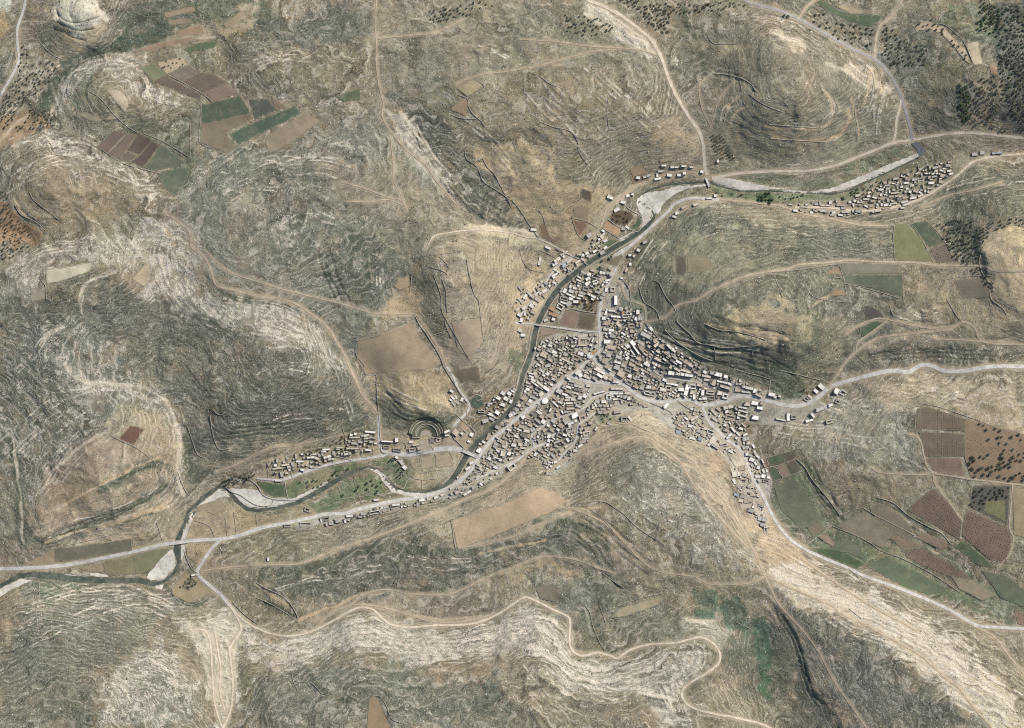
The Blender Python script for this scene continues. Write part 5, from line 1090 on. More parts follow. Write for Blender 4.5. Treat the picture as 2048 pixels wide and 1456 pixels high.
# ---------------------------------------------------------------- the ground
X = GU - 1024.0; Y = 728.0 - GV
verts = np.stack([X.ravel(), Y.ravel(), Z.ravel()], 1)
idx = np.arange(NU * NV).reshape(NV, NU)
q = np.stack([idx[1:, :-1], idx[1:, 1:], idx[:-1, 1:], idx[:-1, :-1]], -1).reshape(-1)
me = mesh_np("ground", verts, q, 4, "dry_hillside", True)
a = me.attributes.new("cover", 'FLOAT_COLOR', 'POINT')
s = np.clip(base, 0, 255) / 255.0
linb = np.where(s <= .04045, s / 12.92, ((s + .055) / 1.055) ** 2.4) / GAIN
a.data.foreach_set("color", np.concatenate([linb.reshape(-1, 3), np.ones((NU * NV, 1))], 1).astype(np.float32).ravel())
a = me.attributes.new("kinds", 'FLOAT_COLOR', 'POINT')
a.data.foreach_set("color", np.stack([rock.ravel(), scrub.ravel(), (terr * (1 - flat)).ravel(), np.ones(NU * NV)], 1).astype(np.float32).ravel())
a = me.attributes.new("strata", 'FLOAT', 'POINT')
a.data.foreach_set("value", MH.astype(np.float32).ravel())
link("ground", me, kind="structure")

def sheet(name, pts, mat, off, colr=None, ang=0, kind="structure", zfun=None, ragged=0.0, gridstep=4.5):
    dense = []
    for a_, b_ in zip(pts, pts[1:] + pts[:1]):
        L = math.dist(a_[:2], b_[:2]); k = max(1, int(L / 4))
        for i in range(k):
            t = i / k
            x = a_[0] + (b_[0] - a_[0]) * t; y = a_[1] + (b_[1] - a_[1]) * t
            if ragged and i:
                x += random.uniform(-ragged, ragged); y += random.uniform(-ragged, ragged)
            dense.append((x, y))
    us = [p[0] for p in dense]; vs = [p[1] for p in dense]
    gu, gv = np.meshgrid(np.arange(min(us) + 1, max(us), gridstep), np.arange(min(vs) + 1, max(vs), gridstep))
    gu = gu.ravel() + rng.uniform(-.8, .8, gu.size); gv = gv.ravel() + rng.uniform(-.8, .8, gv.size)
    ins = inside(dense, gu, gv)
    pv = [Vector(p) for p in dense] + [Vector((a, b)) for a, b in zip(gu[ins], gv[ins])]
    nd = len(dense)
    r = delaunay_2d_cdt(pv, [(i, (i + 1) % nd) for i in range(nd)], [], 1, 1e-4)
    vo = np.array([(p.x, p.y) for p in r[0]])
    z = (zfun or H)(vo[:, 0], vo[:, 1]) + off
    vv = np.stack([vo[:, 0] - 1024, 728 - vo[:, 1], z], 1)
    fc = []
    for f in r[2]:
        (x0, y0), (x1, y1), (x2, y2) = vv[f[0], :2], vv[f[1], :2], vv[f[2], :2]
        fc.append(list(f) if (x1 - x0) * (y2 - y0) - (x2 - x0) * (y1 - y0) > 0 else list(f)[::-1])
    me = mesh_py(name, vv, fc, mat, smooth_=True)
    if colr:
        a = me.attributes.new("cover", 'FLOAT_COLOR', 'POINT')
        cl = alb(colr)
        a.data.foreach_set("color", np.tile(np.array([cl[0], cl[1], cl[2], 1], np.float32), len(vv)))
        gj = np.clip(np.searchsorted(AV, vo[:, 1]), 0, NV - 1); gi = np.clip(np.searchsorted(AU, vo[:, 0]), 0, NU - 1)
        b_ = np.clip(base[gj, gi], 0, 255) / 255.0
        b_ = np.where(b_ <= .04045, b_ / 12.92, ((b_ + .055) / 1.055) ** 2.4) / GAIN
        au = me.attributes.new("under", 'FLOAT_COLOR', 'POINT')
        au.data.foreach_set("color", np.concatenate([b_, np.ones((len(vv), 1))], 1).astype(np.float32).ravel())
        am = me.attributes.new("margin", 'FLOAT', 'POINT')
        dd_ = np.min(np.hypot(vo[:, None, 0] - np.array(us)[None], vo[:, None, 1] - np.array(vs)[None]), 1)
        am.data.foreach_set("value", smooth(0, 4.5, dd_).astype(np.float32))
        a = me.attributes.new("furrow", 'FLOAT', 'POINT')
        th = math.radians(ang)
        a.data.foreach_set("value", (vv[:, 0] * math.cos(th) + vv[:, 1] * math.sin(th)).astype(np.float32))
    return link(name, me, kind=kind)

fn = {"plough": "ploughed_field", "green": "green_field", "sand": "stubble_field"}
for i, (kd, c, ang, pts) in enumerate(FIELDS):
    if kd == 'green': c = tuple(x * .8 + k_ for x, k_ in zip(c, (26, 27, 22)))
    else: c = tuple(x * .85 + k_ for x, k_ in zip(c, (18, 20, 16)))
    sheet(fn[kd], pts, "field_" + kd, 0.30 + 0.004 * i, c, ang, ragged=1.3 if kd == 'green' else .6)
for i, pts in enumerate(GRAVEL):
    sheet("gravel_bed", pts, "gravel", 0.30 + 0.01 * i, zfun=H, ragged=1.2, gridstep=5.0)
sheet("tarred_yard", ASPHALT_YARD, "asph_dark", 0.9)

def smooth_line(pts, step):
    """Catmull-Rom through the points, resampled"""
    P_ = [np.array(p[:2], float) for p in pts]
    P_ = [2 * P_[0] - P_[1]] + P_ + [2 * P_[-1] - P_[-2]]
    ws = [p[2] if len(p) > 2 else 0 for p in pts]
    out = []
    for i in range(len(pts) - 1):
        p0, p1, p2, p3 = P_[i:i + 4]
        k = max(1, int(np.linalg.norm(p2 - p1) / step))
        for j in range(k):
            t = j / k
            q_ = 0.5 * ((2 * p1) + (-p0 + p2) * t + (2 * p0 - 5 * p1 + 4 * p2 - p3) * t * t + (-p0 + 3 * p1 - 3 * p2 + p3) * t ** 3)
            out.append((q_[0], q_[1], ws[i] * (1 - t) + ws[i + 1] * t))
    out.append((pts[-1][0], pts[-1][1], ws[-1]))
    return out
def ribbon(name, pts, width, mat, off, zfun, across=5, jit=.12, kind="structure", step=3.0, flatz=False):
    L = smooth_line(pts, step)
    A_ = np.array(L); T = np.gradient(A_[:, :2], axis=0); T /= np.linalg.norm(T, axis=1)[:, None] + 1e-9
    N = np.stack([-T[:, 1], T[:, 0]], 1)
    w = (A_[:, 2] * .84 if width is None else np.full(len(A_), width)) / 2
    n1 = 1 + jit * noise2(np.arange(len(A_)) * .45, np.full(len(A_), 3.3 + width if width else 9.1), 5)
    n2 = 1 + jit * noise2(np.arange(len(A_)) * .45, np.full(len(A_), 7.7), 6)
    cols = []
    for k in range(across):
        t = k / (across - 1) * 2 - 1
        ww = w * (n1 if t < 0 else n2) * t
        cols.append(A_[:, :2] + N * ww[:, None])
    G = np.stack(cols, 1)
    z = zfun(G[..., 0].ravel(), G[..., 1].ravel()).reshape(G.shape[:2])
    if flatz:
        z = np.repeat(np.min(z, 1, keepdims=True), across, 1)
        z[:, 0] = z[:, 0]
    z = z + off
    V = np.stack([G[..., 0] - 1024, 728 - G[..., 1], z], -1).reshape(-1, 3)
    n_ = len(A_)
    ii = np.arange(n_ * across).reshape(n_, across)
    f = np.stack([ii[:-1, :-1], ii[:-1, 1:], ii[1:, 1:], ii[1:, :-1]], -1).reshape(-1, 4)
    # keep faces looking up
    v0, v1, v2 = V[f[:, 0]], V[f[:, 1]], V[f[:, 2]]
    up = ((v1 - v0)[:, 0] * (v2 - v0)[:, 1] - (v1 - v0)[:, 1] * (v2 - v0)[:, 0]) > 0
    f[~up] = f[~up][:, ::-1]
    me = mesh_np(name, V, f.ravel(), 4, mat, True)
    return link(name, me, kind=kind)
for i, (nm, w, mt, pts) in enumerate(ROADS):
    ribbon(nm, pts, w * (.8 if nm == 'street' else .88), mt, 0.36 + 0.006 * i, H0, across=5 if w > 3.5 else 3, jit=.10 if mt == 'pave' else .30)
def HW(u, v):
    return macro(np.asarray(u, float), np.asarray(v, float))
ribbon("river", RIVER, None, "river_water", -0.9, HW, across=5, jit=.18, step=4)
ribbon("river", RIVER2, None, "river_water", -0.85, HW, across=3, jit=.18, step=4)
# ---------------------------------------------------------------- who stands where: words for the labels
MARKS = [(850,850,"the ancient theatre"),(942,908,"the bridge beside the theatre"),(1200,703,"the fork of the town streets"),(1405,812,"the three way road junction"),
(1076,650,"the town footbridge"),(1150,640,"the ploughed plot inside the town"),(1310,400,"the wide gravel bar"),(1410,345,"the northern road junction"),
(1240,455,"the orange field by the gravel"),(1228,520,"the olive triangular riverside field"),(1372,780,"the long upright white roof"),(1450,760,"the white block of the east quarter"),
(1500,782,"the long row above the east road"),(1490,827,"the large cream compound"),(1550,792,"the white pair above the road"),(1582,835,"the walled block below the road"),
(1630,795,"the curve of the east road"),(1672,782,"the white house of the road curve"),(1480,948,"the walled compound of the southeast road"),(1508,905,"the row east of southeast road"),
(1540,930,"the small plots of the southeast"),(1500,985,"the scattered southeast yards"),(1527,1050,"the last southeast houses"),(1430,880,"the cream block below the junction"),
(1470,862,"the strip garden southeast"),(1385,870,"the edge of the tan slope"),(1385,835,"the lanes west of the junction"),(1600,418,"the near end of east village"),
(1660,412,"the first lane of east village"),(1705,405,"the white corner house of east village"),(1750,395,"the middle of east village"),(1800,385,"the tan yard of east village"),
(1830,365,"the upper orchards of east village"),(1870,350,"the far gardens of east village"),(1960,306,"the far east road houses"),(540,950,"the western walled garden"),
(570,930,"the westernmost upper houses"),(620,920,"the curved white western roof"),(655,905,"the white western hall"),(700,890,"the western garden yards"),
(735,868,"the long hall above west village"),(775,888,"the yards west of the theatre"),(825,895,"the yards below the theatre"),(870,880,"the pair beside the theatre"),
(918,866,"the walled tan square house"),(940,875,"the river bank above the bridge"),(905,795,"the cluster left of the lane"),(960,812,"the dark green walled garden"),
(990,820,"the west bank town edge"),(1010,795,"the white west bank terrace"),(610,1045,"the lone western roadside hall"),(655,1040,"the dark roadside ruin"),
(705,1032,"the lower west road row"),(750,1022,"the pale courtyard on west road"),(795,1008,"the middle of west road"),(850,998,"the white west road pair"),
(905,990,"the west road bend"),(935,980,"the steep white roof below road"),(950,950,"the street below the bridge"),(995,940,"the lower town lane"),
(1024,934,"the white house below lower lane"),(1020,905,"the wide lane of lower town"),(1045,870,"the dark gardens of lower town"),(1030,835,"the broad street west side"),
(1065,815,"the broad street south end"),(1090,800,"the broad street centre"),(1050,785,"the river bank west quarter"),(1075,760,"the upper west quarter"),
(1100,745,"the green court of west quarter"),(1095,712,"the northwest corner of town"),(1135,725,"the long pale hall of centre"),(1150,705,"the gardens west of the fork"),
(1110,775,"the north end of broad street"),(1140,778,"the green strip roofs of centre"),(1140,805,"the striped roofs of centre"),(1165,790,"the lane crossing of centre"),
(1090,835,"the white tower roof of lower town"),(1120,850,"the tan yard of lower town"),(1150,840,"the round pink court"),(1110,880,"the hollow blocks of lower town"),
(1140,865,"the grey court by the lane"),(1172,870,"the southern edge of town"),(1110,930,"the last houses below town"),(1090,948,"the pale southern enclosure"),
(1205,800,"the long curved white roof"),(1240,785,"the striped terraces east of centre"),(1218,830,"the green oval garden"),(1255,835,"the ruin above the slope"),
(1215,750,"the triangle between the streets"),(1250,745,"the cream hall of the east street"),(1285,765,"the grey courts of east street"),(1310,785,"the pale courts of east street"),
(1335,770,"the garden court of east quarter"),(1360,750,"the white rows of east quarter"),(1295,725,"the white hall of northeast quarter"),(1330,710,"the dark green strip garden"),
(1350,695,"the hill edge of northeast quarter"),(1270,700,"the narrow white roofs northeast"),(1240,700,"the lane right of the fork"),(1225,670,"the street above the fork"),
(1265,660,"the upper northeast quarter"),(1300,662,"the white house at the hill"),(1240,635,"the white blocks of upper town"),(1275,635,"the hill lane of upper town"),
(1235,600,"the upright white roof of upper town"),(1215,575,"the street bend of upper town"),(1195,550,"the riverside gardens of upper town"),(1225,548,"the round pale house"),
(1255,535,"the hillside row of upper town"),(1275,500,"the hillside yards by the river"),(1165,575,"the garden houses of the island"),(1145,592,"the white rows by the river"),
(1125,610,"the cream court by the river"),(1105,630,"the orange yards by the river"),(1075,600,"the pink west bank house"),(1055,600,"the upper west bank row"),
(1045,635,"the lower west bank house"),(1085,578,"the tan west bank yards"),(1112,555,"the white west bank house"),(1120,525,"the walled yard of north bank"),
(1145,520,"the north bank lane end"),(1175,505,"the north bank cluster"),(1200,490,"the north bank row"),(1210,468,"the pale north bank block"),
(1230,415,"the white pair by the garden"),(1258,392,"the roadside pair of north road"),(1295,352,"the long grey northern roof"),(1345,345,"the northern village row"),
(1385,400,"the hillside houses by gravel bar"),(1425,395,"the white house of south track"),(1085,495,"the lone house above north bank"),(1350,430,"the low hillside houses"),
(320,150,"the northwest brown fields"),(460,230,"the northwest green fields"),(270,300,"the purple brown fields"),(160,30,"the pale northwestern hilltop"),
(30,200,"the far northwest road"),(140,550,"the pale western plot"),(265,870,"the rust brown field"),(200,950,"the tan western spur"),(375,1180,"the tan field in the river bend"),
(420,1040,"the tan fields between the channels"),(352,1088,"the western road bridge"),(640,700,"the western hill track"),(800,690,"the large tan hill field"),
(920,560,"the tan northern plateau"),(930,760,"the terraced brown field"),(760,440,"the middle northern hill"),(930,190,"the yellow hill field"),
(880,330,"the rocky northern gully"),(1050,330,"the northern spur"),(1165,425,"the red brown hill plots"),(1300,250,"the white hill road"),(1500,200,"the round terraced northeast hill"),
(1700,60,"the northeast olive grove"),(1840,150,"the northeast sand strip"),(1940,110,"the pale square field"),(1920,220,"the dark orchard block"),(2020,100,"the far northeast grove"),
(1400,550,"the eastern hill plots"),(1530,620,"the pale eastern hilltop"),(1740,560,"the eastern green terraces"),(1830,480,"the yellow green field"),(1990,500,"the round pale eastern plateau"),
(1900,470,"the eastern wooded ravine"),(1750,650,"the dark eastern plot"),(1980,620,"the far eastern slope"),(1880,850,"the large eastern orchard"),(1990,900,"the scattered olive grove"),
(1865,1025,"the slanted eastern orchard"),(1980,1070,"the lower eastern orchard"),(1980,1000,"the dark square grove"),(1870,1125,"the long striped orchard"),
(1640,1000,"the green southeast valley"),(1680,1110,"the bright green roadside strip"),(1600,1180,"the tan southeast ridge"),(1850,1300,"the white southeast ridge"),(1620,1320,"the dark southeast cliff"),
(1420,1200,"the dark green southern field"),(1280,960,"the grey citadel slope"),(1010,1040,"the large tan citadel field"),(1250,1080,"the citadel spur"),(760,1150,"the dark southern hillside"),
(1050,1250,"the white terraced southern slope"),(700,1260,"the southwest terraces"),(450,1320,"the white southwestern tracks"),(280,1380,"the stony southwest hill"),(600,1420,"the southern stone folds"),
(1400,1350,"the loop of the southern track"),(1200,1160,"the southern valley track"),(680,960,"the green gardens by the river"),(720,985,"the green river meadow"),(480,955,"the dark riverside grove"),
(800,960,"the tall trees by the bend"),(1530,395,"the dark green orchard rows"),(1650,395,"the riverside scrub east"),(1180,600,"the orchard inside the town"),(1400,720,"the thicket above the town")]
ORD = ["nearest", "second", "third", "fourth", "fifth", "sixth", "seventh", "eighth", "ninth", "tenth", "eleventh", "twelfth", "thirteenth", "fourteenth", "fifteenth", "sixteenth", "seventeenth", "eighteenth", "nineteenth", "twentieth", "twenty-first", "twenty-second", "twenty-third", "twenty-fourth", "twenty-fifth", "twenty-sixth", "twenty-seventh", "twenty-eighth"]
SECT = ["right of", "above right of", "above", "above left of", "left of", "below left of", "below", "below right of"]
PENDING = []
def want_label(o, desc, cat, group, u, v, reach=None):
    PENDING.append((o, desc, cat, group, u, v))
def give_labels():
    buckets = {}
    for rec in PENDING:
        o, desc, cat, group, u, v = rec
        k = min(range(len(MARKS)), key=lambda i: (MARKS[i][0] - u) ** 2 + (MARKS[i][1] - v) ** 2)
        dx, dy = u - MARKS[k][0], MARKS[k][1] - v
        s_ = int(round(math.degrees(math.atan2(dy, dx)) / 45)) % 8
        noun = desc.split()[-1] if cat != "wall" else cat
        buckets.setdefault((k, s_, noun), []).append((math.hypot(dx, dy), rec))
    for (k, s_, noun), L in buckets.items():
        L.sort(key=lambda t: t[0])
        for i, (d, (o, desc, cat, group, u, v)) in enumerate(L):
            if len(L) == 1:
                lab = "%s %s %s" % (desc, SECT[s_], MARKS[k][2])
            else:
                lab = "%s, %s %s %s %s" % (desc, ORD[min(i, len(ORD) - 1)], noun, SECT[s_], MARKS[k][2])
            if len(lab.split()) > 16:
                for w_ in ("dry ", "roofed ", "narrow ", "dark ", "pale "):
                    if len(lab.split()) > 16: lab = lab.replace(w_, "", 1)
            o["label"] = lab
            o["category"] = cat
            if group: o["group"] = group

# ---------------------------------------------------------------- theatre
def arc_block(r0, r1, a0, a1, z0, z1, n, mat, name):
    v = []; f = []
    for i in range(n + 1):
        a = math.radians(a0 + (a1 - a0) * i / n)
        for r in (r0, r1):
            for z in (z0, z1):
                v.append((r * math.cos(a), r * math.sin(a), z))
    for i in range(n):
        b = i * 4; c = b + 4
        f += [(b + 1, c + 1, c + 3, b + 3)[::-1], (b, b + 1, c + 1, c)[::-1], (b + 2, c + 2, c + 3, b + 3)[::-1], (b, c, c + 2, b + 2)[::-1]]
    e = n * 4
    f += [(0, 2, 3, 1), (e, e + 1, e + 3, e + 2)]
    return mesh_py(name, v, f, mat)
tx, ty = W(*TH)
theatre = link("theatre", None, loc=(tx, ty, thz - 1))
want_label(theatre, "half round ancient stone theatre with grassy rows", "theatre", None, 850, 851)
nrow = 12
for i in range(nrow):
    r0 = 11.5 + i * 1.75 + (1.2 if i >= 6 else 0)
    zt = 1.5 + i * .72 + (0.5 if i >= 6 else 0)
    link("seat_row", arc_block(r0, r0 + 1.75, -6 if i < 9 else 6, 187 if i < 9 else 174, 0, zt, 34, "theatre_turf" if i % 5 != 4 else "theatre_stone", "seat_row"), parent=theatre)
link("walkway_wall", arc_block(22.05, 23.15, -3, 183, 0, 7.6, 34, "stone_wall_pale", "walkway_wall"), parent=theatre)
link("outer_wall", arc_block(33.6, 34.8, 8, 172, 0, 11.2, 40, "theatre_stone", "outer_wall"), parent=theatre)
link("orchestra_floor", arc_block(0.05, 11.4, -20, 200, 0, 1.25, 30, "yard_earth", "orchestra_floor"), parent=theatre)
link("orchestra_kerb", arc_block(10.9, 11.45, 0, 180, 0, 1.8, 30, "theatre_stone", "orchestra_kerb"), parent=theatre)
def box_mesh(name, x0, x1, y0, y1, z0, z1, mat):
    v = [(x, y, z) for x in (x0, x1) for y in (y0, y1) for z in (z0, z1)]
    f = [(0, 1, 3, 2), (4, 6, 7, 5), (0, 4, 5, 1), (2, 3, 7, 6), (0, 2, 6, 4), (1, 5, 7, 3)]
    return mesh_py(name, v, f, mat)
for s_ in (-1, 1):
    link("end_wall", box_mesh("end_wall", s_ * 20 - 9, s_ * 20 + 9, -5.2, -3.9, 0, 5.5, "theatre_stone"), parent=theatre)
link("stage_ruin", box_mesh("stage_ruin", 6, 17, -15, -13.6, 0, 3.4, "theatre_stone"), parent=theatre)
sheet("forecourt", [(838,885),(845,880),(856,880),(866,886),(868,902),(845,904),(842,896)], "yard_earth", .5)

# ---------------------------------------------------------------- bridges
def bridge(a, b, w, label, piers=2):
    (u0, v0), (u1, v1) = a, b
    L = math.dist(a, b); c = ((u0 + u1) / 2, (v0 + v1) / 2)
    z = max(float(H0(u0, v0)[0]), float(H0(u1, v1)[0])) + .75
    x, y = W(*c)
    o = link("bridge", None, loc=(x, y, z)); o.rotation_euler = (0, 0, math.atan2(-(v1 - v0), u1 - u0))
    link("deck", box_mesh("deck", -L / 2, L / 2, -w / 2, w / 2, -.7, 0.15, "pave"), parent=o)
    for s_ in (-1, 1):
        link("parapet", box_mesh("parapet", -L / 2 - 1, L / 2 + 1, s_ * (w / 2 + .3) - .3, s_ * (w / 2 + .3) + .3, -.8, 1.0, "stone_wall_pale"), parent=o)
    for k in range(piers):
        px = (k + 1) / (piers + 1) * L - L / 2
        link("pier", box_mesh("pier", px - .8, px + .8, -w / 2 + .3, w / 2 - .3, -6, -.69, "stone_wall_rubble"), parent=o)
    want_label(o, label, "bridge", None, *c)
bridge((925,900.5), (953,913), 6.5, "pale stone road bridge over the canal")
bridge((338,1087.5), (373,1083), 7, "long pale road bridge over the western river")
bridge((1068,647.6), (1081,650.6), 2.6, "narrow footbridge across the canal", 1)
bridge((1413,356), (1420,373), 5, "short bridge over the northern stream", 1)

